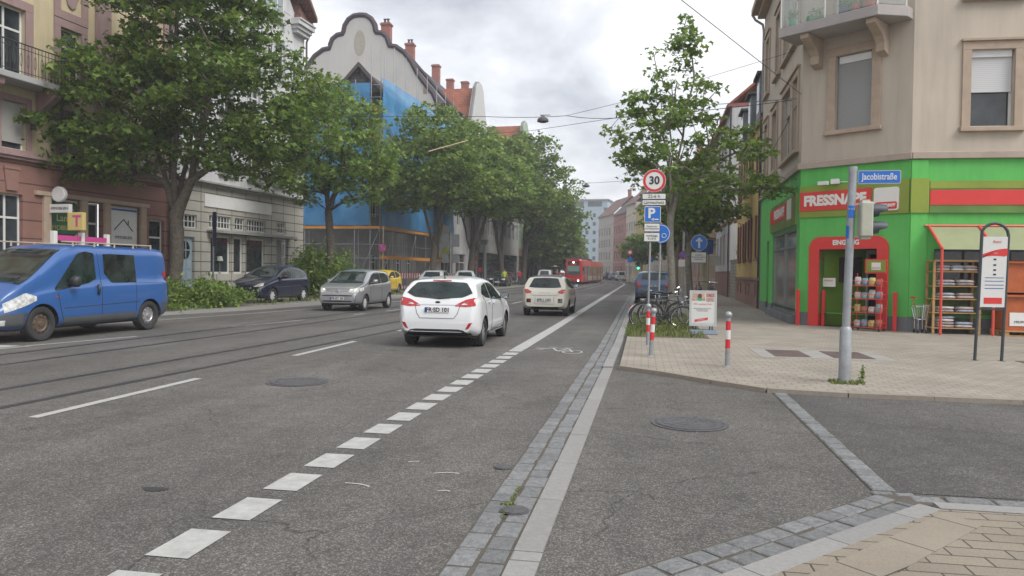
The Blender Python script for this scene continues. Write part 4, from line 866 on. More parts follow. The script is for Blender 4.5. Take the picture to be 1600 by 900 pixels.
# spread inner points along the top
I_ = [(.63, .06)]+[(.63, 1.99+.33*i/6) if i < 6 else (.64, 2.32) for i in range(7)]+[(2.27, 2.32) if i == 0 else (2.28, 2.32-.33*i/6) for i in range(7)]+[(2.28, .06)]
t = MB(); vs = []
for (a, b), (c, d) in zip(O_, I_): vs += [F2(a, .07, b), F2(c, .07, d), F2(a, 0, b), F2(c, -.3, d)]
fs = []
for i in range(len(O_)-1): q = 4*i; fs += [(q, q+1, q+5, q+4), (q, q+4, q+6, q+2), (q+1, q+3, q+7, q+5)]
t.add(vs, fs); ar = t.build('entrance_frame', M_REDS, rR); text(ar, 'lettering', 'EINGANG', .19, wl, F2(1.42, .08, 2.50), f2r, up, bold=.008, xs=.9)
t = MB(); t.hexa([F2(.62, -.3, .06), F2(1.36, -1.5, .06), F2(1.30, -1.55, .06), F2(.55, -.35, .06), F2(.62, -.3, 2.35), F2(1.36, -1.5, 2.35), F2(1.30, -1.55, 2.35), F2(.55, -.35, 2.35)]); iw = t.build('entrance_side_wall', mat('olive_inner', (.13, .24, .015), .7, var=.1), rR)
FI = Fr(F2(.62, -.3, 0)[:2], F2(1.36, -1.5, 0)[:2])
t = MB(); t.fbox(FI, .5, 1.25, .0, .03, .95+.4, 2.1); t.build('poster_frame', mat('poster_dark', (.05, .03, .03), .5, var=.4, vs=8), iw)
t = MB(); t.fbox(F2, .62, 1.0, -.28, -.24, 1.22, 1.48); ps = t.build('opening_hours_sign', wl, rR); text(ps, 'lettering', 'EINGANG', .06, M_REDS, F2(.81, -.235, 1.4), f2r, up)
t = MB(); t.fbox(F2, 1.36, 1.42, -1.6, -1.5, .06, 2.33); t.fbox(F2, 1.42, 2.3, -1.56, -1.53, 2.2, 2.33)
for u in (1.75, 1.80): t.fbox(F2, u, u+.03, -1.56, -1.53, .06, 2.2)
for z in (.5, .9, 1.3, 1.7): t.fbox(F2, 1.45, 2.3, -1.9, -1.8, z, z+.05)
t.build('inner_door', M_GREYW, rR)
fl_ = MB(); fl_.add([F2(.4, 0, .058), F2(2.5, 0, .058), F2(2.9, -2.5, .058), F2(0, -2.5, .058)], [(0, 1, 2, 3)]); fl_.build('entrance_floor', mat('floor_dark', (.08, .075, .07), .5), rR, solid=1)
# camera on the wall, small
cc = MB(); cc.tube([F2(.75, .05, 4.25), F2(.75, .3, 4.25)], .02, 6); cc.fbox(F2, .68, .95, .22, .34, 4.18, 4.28); cc.fbox(F2, 1.0, 1.2, .05, .2, 4.2, 4.34); cc.tube([F2(1.2, .1, 4.25), F2(1.8, .02, 4.22)], .01, 5)
tag(cc.build('security_camera', M_WPL, None), 'small white camera above the red shop sign', 'camera')
# balcony
bs_ = empty('balcony', F2(1.35, .6, 8.75), parent=rR); 
bs_.location = Vector(F2(1.35, .6, 8.75))-Vector(rR.location)
def pl2(F, P, z0, z1, mb, m=0): mb.prism([F(a, b, z0) for a, b in P], (0, 0, z1-z0), m)
t = MB(); bpoly = [(-.25, -.05), (-.25, 1.05), (2.55, 1.05), (3.05, .35), (3.05, -.05)]; pl2(F2, bpoly, 8.48, 8.76, t); t.build('slab', mat('balcony_concrete', (.36, .33, .32), .8, var=.15, vs=2), bs_, bevel=.015)
for u in (.35, 2.2):
    t = MB(); t.prism([F2(u, 0, 8.48), F2(u, .95, 8.48), F2(u, .95, 8.34), F2(u, .45, 8.1), F2(u, .3, 7.95), F2(u, .3, 7.72), F2(u, 0, 7.62)], tuple(Vector(F2(.26, 0, 0))-Vector(F2(0, 0, 0)))); t.build('bracket', M_SAND, bs_, bevel=.02)
M_BGL = mat('balcony_glass', (.50, .56, .53), .08, var=0, alpha=.38, spec=.8)
t = MB(); g_ = MB(); pr = [(-.2, .05), (-.2, 1.0), (1.1, 1.0), (2.52, 1.0), (3.0, .33)]
for (a, b) in pr: t.tube([F2(a, b, 8.76), F2(a, b, 9.78)], .02, 8)
for (a, b), (c, d) in zip(pr, pr[1:]): g_.add([F2(a, b, 8.80), F2(c, d, 8.80), F2(c, d, 9.7), F2(a, b, 9.7)], [(0, 1, 2, 3)]); t.tube([F2(a, b, 9.77), F2(c, d, 9.77)], .02, 6)
t.build('railing', M_WPL, bs_); g_.build('glass_panel', M_BGL, bs_, solid=1)
def pot(x_, y_, z, r_, h_, c, label, leaf=M_LEAF, boxy=None):
    o = empty('plant_pot', (x_, y_, z), label=label, cat='plant pot'); p = MB()
    if boxy: p.box(x_-boxy/2, x_+boxy/2, y_-.1, y_+.1, z, z+h_)
    else: p.lathe([(r_*.75, z), (r_, z+h_), (r_*.85, z+h_), (r_*.8, z+h_*.85), (0, z+h_*.85)], 14, org=(x_, y_, 0))
    p.build('pot', c, o, smooth='auto'); l = MB(); rr_ = random.Random(int(x_*99))
    for i in range(60):
        a = rr_.uniform(0, 6.3); q = rr_.random()**.5*r_*1.3; c_ = Vector((x_+math.cos(a)*q, y_+math.sin(a)*q, z+h_+rr_.uniform(-.02, .25))); leafq(l, c_, .05, rr_)
    l.build('foliage', leaf, o, solid=1)
def leafq(mb, c, s_, rr_, upw=.5):
    n_ = Vector((rr_.gauss(0, 1), rr_.gauss(0, 1), rr_.gauss(0, 1)+upw)).normalized(); a = n_.orthogonal().normalized(); an = rr_.uniform(0, 6.3); b = n_.cross(a); a, b = a*math.cos(an)+b*math.sin(an), b*math.cos(an)-a*math.sin(an)
    mb.add([c-a*s_, c+b*s_*.55, c+a*s_, c-b*s_*.55], [(0, 1, 2, 3)])
M_TERR = mat('terracotta', (.42, .13, .075), .8, var=.15); M_BLUP = mat('pot_blue', (.06, .08, .13), .5)
for u, r_, m_, l_ in ((1.55, .13, M_BLUP, 'dark blue plant pot on the glass balcony'), (1.88, .13, M_TERR, 'smaller terracotta plant pot on the glass balcony'), (2.22, .17, M_TERR, 'large terracotta plant pot at the right end of the glass balcony')):
    q = F2(u, .78, 0); pot(q[0], q[1], 8.76, r_, .26, m_, l_)
q = F2(.75, .8, 0); pot(q[0], q[1], 8.76, .16, .16, mat('pot_green', (.08, .2, .1), .6), 'low green planter in the middle of the glass balcony', boxy=.5)
q = F2(.05, .8, 0); pot(q[0], q[1], 8.76, .12, .26, mat('can_green', (.10, .3, .2), .6), 'green bucket at the left end of the glass balcony')

# red low posts
for (F, u, l_) in ((F2, .1, 'low red post left of the shop entrance'), (F2, 2.85, 'low red post right of the shop entrance'), (F2, .72, 'low red post inside the left edge of the entrance')):
    z1 = 1.12; q = MB(); q.fbox(F, u-.045, u+.045, .18 if u != .72 else -.15, .27 if u != .72 else -.07, .05, z1); tag(q.build('red_post', M_REDS, None, bevel=.01), l_, 'post')
# wire display stand
ds = empty('display_stand', F2(2.35, .55, .06), label='red wire display stand with bagged pet food beside the entrance', cat='display stand')
G_ = Fr(F2(1.93, .45, 0)[:2], F2(2.72, .45, 0)[:2]); t = MB()
for u in (0, .79):
    for v in (0, .4): t.tube([G_(u, v, .12), G_(u, v, 1.62 if v == 0 else 1.5)], .014, 6)
for z in (.15, .55, .92, 1.28): 
    for v in (0, .4): t.tube([G_(0, v, z), G_(.79, v, z)], .010, 5); t.tube([G_(0, v, z+.13), G_(.79, v, z+.13)], .008, 5)
    for u in (0, .79): t.tube([G_(u, 0, z+.13), G_(u, .4, z+.13)], .008, 5)
    for i in range(8): t.tube([G_(.1*i+.04, 0, z), G_(.1*i+.04, .4, z)], .005, 4)
t.build('frame', M_REDS, ds); t = MB(); 
for u in (.05, .74):
    for v in (.03, .37): t.lathe([(0, -.015), (.05, -.015), (.05, .015), (0, .015)], 12, org=G_(u, v, .105), axis='x')
t.build('castor', M_BLACK, ds)
t = MB(); rrect(G_, .2, .79, 1.62, 2.02, .04, -.02, .01, t); hd = t.build('header_board', M_REDS, ds); t = MB(); t.fbox(G_, .24, .75, .01, .02, 1.66, 1.98); t.build('header_picture', M_OLIVE, hd); t = MB(); t.fbox(G_, .38, .62, .02, .03, 1.72, 1.92); t.build('logo_panel', wl, hd)
text(hd, 'lettering', 'FRESSNAPF', .045, M_REDS, G_(.5, .032, 1.77), tuple(G_.d)+(0,), up)
bagc = [(.42, .40, .36), (.16, .25, .33), (.42, .34, .12), (.30, .12, .08), (.48, .46, .43), (.2, .3, .3)]
def blob(mb, c, sx, sy, sz, rr_, m=0, ang=0):
    rows = []; n_ = 10
    for i in range(6):
        ph = -math.pi/2+math.pi*i/5; r_ = []
        for j in range(n_):
            th = 2*math.pi*j/n_; cx_, sy_ = math.cos(th), math.sin(th); cx_ = math.copysign(abs(cx_)**.35, cx_); sy_ = math.copysign(abs(sy_)**.35, sy_); k_ = max(.05, math.cos(ph))**.35*(1+rr_.uniform(-.06, .06))
            x_, y_ = cx_*sx*k_, sy_*sy*k_; r_.append((c[0]+x_*math.cos(ang)-y_*math.sin(ang), c[1]+x_*math.sin(ang)+y_*math.cos(ang), c[2]+math.sin(ph)*sz))
        rows.append(r_)
    mb.grid(rows, m, close=True)
rr_ = random.Random(3); ag = math.atan2(F2.d.y, F2.d.x); 
for k_, z in enumerate((.15, .55, .92, 1.28)):
    for i in range(4):
        ci = (i+k_*2) % 6; t = MB(); hb = rr_.uniform(.16, .25); u9 = .12+.18*i; rows = []
        for (zz, wk, dk) in ((0, .9, .9), (.03, 1, 1), (hb*.55, 1.04, .95), (hb*.85, .96, .45), (hb, .92, .08)):
            rows.append([G_(u9+a_*.078*wk+zz*.06*(i-1.5), .2+b_*.07*dk, z+.01+zz) for a_, b_ in ((-1, -.7), (-.9, -1), (0, -1.1), (.9, -1), (1, -.7), (1, .7), (.9, 1), (0, 1.1), (-.9, 1), (-1, .7))])
        t.grid(rows, close=True); t.f += [tuple(range(10)), tuple(range(40, 50))]; t.m += [0, 0]
        tag(t.build('snack_bag', mat('bag_%d' % ci, bagc[ci], .45, var=.35, vs=12), None, smooth=True), ['lowest', 'second lowest', 'third', 'top'][k_]+' shelf of the red wire stand, '+['leftmost', 'second', 'third', 'rightmost'][i]+' bag', 'bag', 'bags on the red wire display stand')
# wooden shelf with sacks
F3b = Fr(F3(.38, .62, 0)[:2], F3(1.70, .62, 0)[:2]); M_WOODL = mat('pine_wood', (.42, .25, .10), .7, var=.2, vs=5)
sh = empty('wooden_shelf', F3b(.6, -.2, 0), label='pine shelf unit stacked with sacks below the shop awning', cat='shelf'); t = MB()
for u in (0, 1.12):
    for v in (-.45, 0): t.fbox(F3b, u, u+.06, v-.04, v, .06, 2.0)
t.build('upright', M_WOODL, sh, bevel=.004); t = MB()
zs = (.22, .62, .98, 1.32, 1.70)
for z in zs: t.fbox(F3b, -.01, 1.19, -.50, .01, z-.025, z)
for z in (2.0,): t.fbox(F3b, 0, 1.18, -.46, 0, z-.05, z)
t.build('board', M_WOODL, sh, bevel=.004); t = MB(); t.hexa([F3b(.02, -.47, .3), F3b(.06, -.47, .3), F3b(.06, -.44, .3), F3b(.02, -.44, .3), F3b(.30, -.47, 1.9), F3b(.34, -.47, 1.9), F3b(.34, -.44, 1.9), F3b(.30, -.44, 1.9)]); t.build('brace', M_WOODL, sh)
cs = [(.42, .36, .34), (.36, .28, .27), (.5, .47, .45), (.3, .33, .4)]
for k_, z in enumerate(zs):
    for i in range(2 if k_ < 4 else 3):
        for j in range(2 if k_ else 4):
            if k_ == 0 and i == 1 and j > 1: continue
            t = MB(); c_ = F3b(.36+.46*i if k_ < 4 else .28+.33*i, -.22, z+.045+.075*j); blob(t, c_, .22 if k_ < 4 else .17, .2, .042, rr_, 0, rr_.uniform(-.08, .08))
            ci = (k_+i*2+j) % 4; tag(t.build('feed_sack', mat('sack_%d' % ci, cs[ci], .55, var=.4, vs=9), None, smooth=True), 'sack on the pine shelf, '+['lowest', 'second', 'third', 'fourth', 'top'][k_]+' board, '+['left', 'right', 'far right'][i]+' stack, '+['bottom', 'second', 'third', 'top'][j]+' one', 'sack', 'feed sacks on the pine shelf')
# awning frame
an = empty('shop_awning', F3(3.5, .5, 0), label='red framed lean-to awning with pale translucent roof on the green side wall', cat='awning'); t = MB()
Y0 = .95
for u in (.45, 2.0-.3, 2.9, 4.1): t.tube([F3(u, Y0, .06), F3(u, Y0, 2.28)], .035, 8); t.tube([F3(u, .06, 2.92), F3(u, Y0, 2.28)], .035, 8)
t.tube([F3(.35, .06, 2.92), F3(4.2, .06, 2.92)], .035, 6); t.build('frame', mat('awning_red', (.60, .07, .045), .5, var=.1), an, smooth='auto')
m_ = mat('polycarbonate', (.30, .33, .19), .4, alpha=.85, var=.1); MB().add([F3(.45, .08, 2.89), F3(4.1, .08, 2.89), F3(4.1, Y0, 2.26), F3(.45, Y0, 2.26)], [(0, 1, 2, 3)]).build('roof_panel', m_, an, solid=1)
wn_ = MB(); wn_.fbox(F3, .62, 4.1, .03, .06, 1.3, 2.3); o = wn_.build('shop_window', M_GLASSB, rR); 
wn_ = MB(); wn_.fbox(F3, .6, 4.1, .025, .055, .55, 1.28); wn_.build('window_poster', mat('poster_grass', (.10, .16, .04), .5, var=.6, vs=3), rR)
sp_ = MB(); sp_.fbox(F3, 2.95, 3.4, .065, .08, 1.95, 2.25); o = sp_.build('logo_panel', wl, rR); t = MB(); t.fbox(F3, 2.98, 3.37, .08, .09, 1.98, 2.08); t.build('red_band', M_REDS, o); text(o, 'lettering', 'FRESSNAPF', .06, wl, F3(3.17, .095, 2.03), f3r, up)
t = MB(); t.fbox(F3, .12+.44, .4+.44, .01, .03, .95, 1.0)
# pet houses on pallets
M_ORG = mat('hutch_orange', (.42, .10, .025), .6, var=.2, vs=4)
def hutch(u0, v0, z0, w_, h_, label):
    G = Fr(F3(u0, v0, 0)[:2], F3(u0+w_, v0, 0)[:2]); o = empty('pet_house', G(w_/2, -.25, z0), label=label, cat='pet house'); b = MB(); dx = w_*.62
    P = [(dx, z0+.06), (dx, z0+h_*.55)]+[(dx+.15+.15*math.cos(R(180-30*i)), z0+h_*.55+.13*math.sin(R(180-30*i))) for i in range(1, 6)]+[(dx+.3, z0+h_*.55), (dx+.3, z0+.06)]
    b.fbox(G, 0, dx, -.03, 0, z0, z0+h_); b.fbox(G, dx+.3, w_, -.03, 0, z0, z0+h_); b.fbox(G, dx, dx+.3, -.03, 0, z0+h_*.55+.13, z0+h_); b.fbox(G, 0, .03, -.5, -.03, z0, z0+h_); b.fbox(G, w_-.03, w_, -.5, -.03, z0, z0+h_); b.fbox(G, 0, w_, -.53, -.5, z0, z0+h_)
    b.fbox(G, 0, w_, -.5, -.03, z0, z0+.04); b.build('wall', M_ORG, o, bevel=.004); r_ = MB(); r_.hexa([G(-.06, .08, z0+h_), G(w_+.06, .08, z0+h_), G(w_+.06, -.58, z0+h_+.06), G(-.06, -.58, z0+h_+.06), G(-.06, .08, z0+h_+.04), G(w_+.06, .08, z0+h_+.04), G(w_+.06, -.58, z0+h_+.1), G(-.06, -.58, z0+h_+.1)]); r_.build('roof', mat('hutch_roof', (.36, .09, .025), .6), o)
    return o, G
def pallet(u0, v0, label):
    G = Fr(F3(u0, v0, 0)[:2], F3(u0+1.2, v0, 0)[:2]); o = empty('pallet', G(.6, -.4, .06), label=label, cat='pallet'); b = MB()
    for i in range(5): b.fbox(G, 0, 1.2, -.78+i*.17, -.66+i*.17, .17, .2)
    b.build('top_board', M_WOODL, o); b = MB()
    for u in (0, .53, 1.05):
        for v in (-.75, -.4, -.1): b.fbox(G, u, u+.14, v, v+.1, .085, .17)
    b.build('block', M_WOODL, o); b = MB()
    for v in (-.75, -.4, -.1): b.fbox(G, 0, 1.2, v, v+.1, .06, .085)
    b.build('bottom_board', M_WOODL, o)
pallet(1.95, .95, 'left wooden pallet under the orange pet houses'); pallet(3.25, .95, 'right wooden pallet at the right edge of the shop front')
o, G = hutch(1.98, .85, .2, 1.55, .86, 'large orange pet house with arched door on a pallet'); t = MB(); t.fbox(G, .15, .58, .0, .015, .32, .66); t.build('price_card', M_WPL, o); text(o, 'lettering', '199,99', .09, blk_, G(.36, .02, .42), f3r, up)
hutch(1.9, .8, 1.17, 1.35, .75, 'smaller orange pet house stacked on the large one')
# trolley by the pilaster
tr = empty('shopping_trolley', F3(.12, .5, .06), label='small wire shopping trolley between the low red post and the pine shelf', cat='trolley'); t = MB()
q = [F3(.0, .25, .75), F3(.3, .25, .8), F3(.3, .6, .8), F3(0, .6, .75)]; b = [F3(.06, .3, .42), F3(.26, .3, .42), F3(.26, .55, .42), F3(.06, .55, .42)]
for P in (q, b): t.tube(P+[P[0]], .01, 5)
for a, c_ in zip(q, b): t.tube([a, c_, (c_[0], c_[1], .12)], .01, 5)
for k_ in range(5):
    for e_ in range(4):
        s_ = k_/5; a = Vector(q[e_]).lerp(Vector(q[(e_+1) % 4]), s_); c_ = Vector(b[e_]).lerp(Vector(b[(e_+1) % 4]), s_); t.tube([a, c_], .004, 4)
t.build('basket', M_CHROME, tr); t = MB(); t.tube([F3(-.02, .2, 1.0), F3(-.02, .62, 1.0)], .02, 6); t.tube([F3(-.02, .4, 1.0), F3(.03, .4, .75)], .012, 5); t.build('handle', M_REDS, tr)
t = MB()
for u in (.06, .26):
    for v in (.3, .55): t.lathe([(0, -.015), (.05, -.015), (.05, .015), (0, .015)], 10, org=F3(u, v, .11), axis='x')
t.build('wheel', M_RUB, tr)

# ------------------------------------------------------------------ houses along the right
FY = Fr((5.45, 45.2), (5.02, 33.3)); rY = root('yellow_house', FY, 'yellow rendered house with sandstone base and dark red louvred shutters')
oy = [(u, u+.9, 2.3, 4.2) for u in (1.4, 4.2, 7.0, 10.2)]; oy2 = [(u, u+.9, 5.7, 7.7) for u in (1.4, 4.2, 7.0, 10.2)]; M_YW = mat('render_yellow_ochre', (.50, .36, .12), .9, var=.1, vs=1.5)
body(rY, FY, 9, 1.3, 8.4, M_YW, oy+oy2); bb_ = MB(); wall(bb_, FY, 0, FY.L, .05, 1.3, [(u+.2, u+.8, .55, 1.1) for u in (1.2, 3.0, 5.6, 7.2, 9.9)], v=.06, dv=.2); bb_.add([FY(FY.L, .06, .05), FY(FY.L, -1, .05), FY(FY.L, -1, 1.3), FY(FY.L, .06, 1.3)], [(0, 1, 2, 3)]); bb_.build('sandstone_base', mat('sandstone_red', (.27, .155, .12), .9, var=.18, vs=4, bump=.4), rY, solid=1)
for a9, b9 in ((1.3, 1.42), (8.2, 8.45)): t = MB(); t.fbox(FY, 0, FY.L, -.02, .13, a9, b9); t.build('string_course', mat('sandstone_red', (0, 0, 0)), rY)
for o in oy+oy2:
    wo_ = window(rY, FY, o, sill=MATS['sandstone_red'], split=2, tran=.3)
    for s_ in (-1, 1):
        t = MB(); u = o[0]-.44 if s_ < 0 else o[1]+.02; t.fbox(FY, u, u+.42, .02, .06, o[2]-.02, o[3]+.05); t.build('shutter', M_SHUTR, wo_)
ms_ = MB(); ms_.hexa([FY(0, .1, 8.45), FY(FY.L, .1, 8.45), FY(FY.L, -8, 8.45), FY(0, -8, 8.45), FY(.1, -.9, 10.6), FY(FY.L-.1, -.9, 10.6), FY(FY.L-.1, -7, 10.6), FY(.1, -7, 10.6)]); ms_.build('mansard_roof', M_SLATE, rY)
for u in (1.5, 5.4, 9.2): t = MB(); t.fbox(FY, u, u+1.4, -1.5, .02, 8.6, 10.5); d_ = t.build('dormer', mat('zinc_dark', (.09, .10, .11), .5), rY); MB().fbox(FY, u+.2, u+1.2, .02, .04, 8.9, 10.2).build('pane', M_GLASSB, d_); MB().fbox(FY, u-.15, u+1.55, -1.6, .18, 10.5, 10.62).build('dormer_roof', M_SLATE, d_)
t = MB(); t.fbox(FY, 0, FY.L, -.05, .14, 8.36, 8.5); t.tube([FY(FY.L-.08, .1, 8.4), FY(FY.L-.08, .1, .1)], .05, 6); t.build('gutter_pipe', M_BLACK, rY)
# garden wall with gate between
gw = MB(); gw.box(5.5, 5.85, 45.4, 48.8, 0, 2.35); gw.box(5.45, 5.9, 45.35, 48.85, 2.35, 2.45); tag(gw.build('garden_wall', brick_mat('rubble_wall', (.30, .28, .24), (.24, .22, .19), (.15, .14, .12), .35, .2, .02, vertical=True), None), 'grey stone garden wall between the yellow and the white house', 'wall')
def shrub(name, label, x_, y_, z, rx, ry, rz, n_, m, s_=.09, seed=1, cat='shrub', stems=8):
    rr_ = random.Random(seed); o = empty(name, (x_, y_, z), label=label, cat=cat); l = MB(); st = MB()
    cl = [(rr_.uniform(-1, 1), rr_.uniform(-1, 1), rr_.uniform(.1, 1)) for _ in range(max(6, n_//90))]
    for i in range(n_):
        c_ = rr_.choice(cl); p = Vector((x_+c_[0]*rx*.75+rr_.gauss(0, .16)*rx, y_+c_[1]*ry*.75+rr_.gauss(0, .16)*ry, z+c_[2]*rz*(1-.35*(c_[0]**2+c_[1]**2)/2)+rr_.gauss(0, .12)*rz))
        if p.z < z+.01: p.z = z+rr_.random()*.2
        leafq(l, p, s_*rr_.uniform(.6, 1.2), rr_)
    for i in range(stems): c_ = rr_.choice(cl); st.tube([(x_+c_[0]*rx*.3, y_+c_[1]*ry*.3, z), (x_+c_[0]*rx*.7, y_+c_[1]*ry*.7, z+c_[2]*rz*.85)], .012, 4)
    l.build('foliage', m, o, solid=1); st.build('stem', M_BARK, o); return o
shrub('shrub', 'leafy shrub growing over the grey stone garden wall', 6.3, 46.5, 2.2, .7, .9, 1.2, 1500, M_LEAF, .1, 5)
# white house with red trims
FW = Fr((5.75, 61), (5.5, 49.3)); rW = root('white_house', FW, 'white house with red window surrounds and red base beyond the garden wall')
ow = [(u, u+.9, z, z+2.0) for u in (1.2, 4.2, 7.2, 10.0) for z in (2.2, 5.9, 9.2)]; M_TRIM = mat('trim_red', (.30, .10, .085), .85, var=.1)
body(rW, FW, 10, 1.6, 12.4, M_WWALL, ow); 
for o in ow: window(rW, FW, o, sur=M_TRIM, sw=.10, split=2, proud=.012, dv=.08)
t = MB(); t.fbox(FW, 0, FW.L, -8, .05, .05, 1.6); t.build('base', MATS['sandstone_red'], rW); t = MB(); pass
for a9, b9, c9 in ((.05, 4.9, 5.15), (.05, 1.6, 1.75), (.3, 12.3, 12.5)): t = MB(); t.fbox(FW, 0, FW.L+.03, -9.9, a9, b9, c9); t.build('string_course', M_TRIM, rW)
q = FW(FW.L+.12, .1, 0); MB().tube([(q[0], q[1], .1), (q[0], q[1], 12.3)], .06, 6).build('downpipe', M_BLACK, rW)
gable_roof(rW, FW, 0, FW.L, 0, 10, 12.5, 17, M_TILE)
specs = [((6.1, 72), (5.8, 61.3), 'sandstone town house with an iron balcony, right side', (.38, .28, .20), 13), ((6.3, 84), (6.1, 72.2), 'ochre town house further along the right side', (.42, .35, .20), 12.5), ((6.1, 98), (6.3, 84.2), 'pinkish town house before the street bends, right side', (.40, .27, .22), 13.5)]
cl_ = [(.45, .38, .27), (.42, .33, .22), (.45, .40, .30), (.44, .38, .34), (.47, .44, .38), (.44, .33, .13), (.46, .41, .34), (.30, .14, .12), (.36, .33, .30)]
yy = 98.2
lab = ['sand coloured town house with shop, first after the pinkish one', 'cream town house where the street starts to bend', 'pale ochre town house at the bend with steep roof', 'grey white town house at the bend', 'cream corner town house of the far terrace', 'mustard yellow house in the far terrace', 'cream house left of the mustard yellow one', 'dark red house near the far end of the terrace', 'grey house closing the terrace']
for i in range(9):
    y2 = yy+[13, 11, 10, 10, 9, 9, 9, 11, 13][i]; specs.append(((5.8+cv(y2), y2), (5.8+cv(yy), yy+.05), lab[i], cl_[i], 15.4+[.5, 0, 1.6, .3, 2, 0, 1.4, 0, 0.5][i])); yy = y2
for i, (a, b, l_, c, h_) in enumerate(specs):
    F = Fr(a, b); r_ = root('town_house', F, l_); m_ = mat('rt_%d' % i, c, .9, var=.12, vs=1); nn = int(F.L/2.3); ops = [(.5+j*2.3, 1.5+j*2.3, z, z+1.9) for j in range(nn) for z in (1.2, 4.8, 7.9, 10.8)]
    body(r_, F, 9, .05, h_, m_, ops)
    for o in ops: window(r_, F, o, split=2, simple=True, tran=.3)
    for a9, b9, c9 in ((.1, 4.0, 4.2), (.35, h_-.2, h_)): t = MB(); t.fbox(F, 0, F.L, -.02, a9, b9, c9); t.build('cornice', M_SAND, r_)
    gable_roof(r_, F, 0, F.L, 0, 9, h_, h_+4.5, M_TILED if i % 2 else M_SLATE); q = F(F.L-1, -4.2, 0); chimney(r_, q[0], q[1], h_+3.2, h_+6.0, pots=0)
    if i == 0:
        t = MB(); t.fbox(F, 7.2, 10, 0, 1.0, 4.5, 4.7); o = t.build('balcony_slab', M_SAND, r_); t = MB()
        for j in range(24): t.tube([F(7.25+j*.118, .95, 4.7), F(7.25+j*.118, .95, 5.6)], .012, 4)
        t.tube([F(7.2, .95, 5.6), F(10, .95, 5.6)], .03, 5); t.build('railing', M_IRONR, o)
# blue-grey slab block far away
rT = empty('apartment_tower', (-19.5, 268, 0), R(-8), 'pale blue flat roofed apartment block above the far bend', 'building'); t = MB(); t.box(-6.5, 6.5, -7, 7, 0, 24.4); t.box(-5.5, 8, -6, 6, 24.4, 27); t.build('wall', mat('tower_blue', (.30, .38, .43), .9, var=.06), rT, world=False)
t = MB(); g_ = MB()
for fl in range(7):
    for j in range(4): g_ = MB(); g_.box(-4.7+j*2.6, -3.7+j*2.6, -7.06, -6.98, 3+fl*3, 4.3+fl*3); g_.build('window', M_GLASSB, rT, world=False)
for a9, b9 in ((-3.5, -.5), (1, 6)): g_ = MB(); g_.box(a9, b9, -6.1, -5.95, 24.8, 26.6); g_.build('window', M_GLASSB, rT, world=False)
t.box(-6, 8.5, -6.5, 6.5, 27, 27.4); t.build('roof_edge', M_GREYW, rT, world=False)
# building far behind to close the street
for i, (x_, y_, w_, h_, c) in enumerate(((-46, 262, 22, 12, (.3, .2, .17)), (-75, 235, 26, 13, (.3, .28, .25)))):
    F = Fr((x_-w_/2, y_), (x_+w_/2, y_)); r_ = root('town_house', F, ['reddish brown house closing the view behind the trees', 'grey house beyond the bend on the left'][i]); ops = [(1+j*2.6, 2.2+j*2.6, z, z+1.7) for j in range(8) for z in (1.5, 4.8, 8)]; body(r_, F, 10, 0, h_, mat('clo_%d' % i, c, .9), ops)
    for o in ops: window(r_, F, o, simple=True, split=2)
    gable_roof(r_, F, 0, F.L, 0, 10, h_, h_+4, M_TILED)
# ------------------------------------------------------------------ trees
def leaf_mesh(name, C, rng, size, m, par, kind=3):
    """C: (n,3) leaf centres. each leaf a small folded lobed blade"""
    n_ = len(C); nrm = rng.normal(size=(n_, 3)); nrm[:, 2] = np.abs(nrm[:, 2])+.55; nrm /= np.linalg.norm(nrm, axis=1)[:, None]
    a = np.cross(nrm, rng.normal(size=(n_, 3))); a /= np.linalg.norm(a, axis=1)[:, None]; b = np.cross(nrm, a); s = size*rng.uniform(.5, 1.4, n_)[:, None]
    if kind == 3: tpl = [(-.9, 0, 0), (-.45, .42, .05), (-.25, 1.0, -.1), (.15, .38, .05), (1.1, 0, -.12), (.15, -.38, .05), (-.25, -1.0, -.1), (-.45, -.42, .05)]
    elif kind == 2: tpl = [(-1, 0, 0), (-.1, .75, -.08), (1.05, 0, -.1), (-.1, -.75, -.08)]
    V = np.concatenate([(C+a*s*x_+b*s*y_+nrm*s*z_)[:, None, :] for x_, y_, z_ in tpl], axis=1).reshape(-1, 3)
    k = len(tpl); me = bpy.data.meshes.new(name); me.vertices.add(n_*k); me.vertices.foreach_set('co', V.astype(np.float32).ravel())
    me.loops.add(n_*k); me.loops.foreach_set('vertex_index', np.arange(n_*k, dtype=np.int32)); me.polygons.add(n_)
    me.polygons.foreach_set('loop_start', np.arange(0, n_*k, k, dtype=np.int32)); me.polygons.foreach_set('loop_total', np.full(n_, k, dtype=np.int32))
    me.materials.append(m); me.update(calc_edges=True); me.validate()
    o = bpy.data.objects.new(name, me); col.objects.link(o); o.parent = par; return o
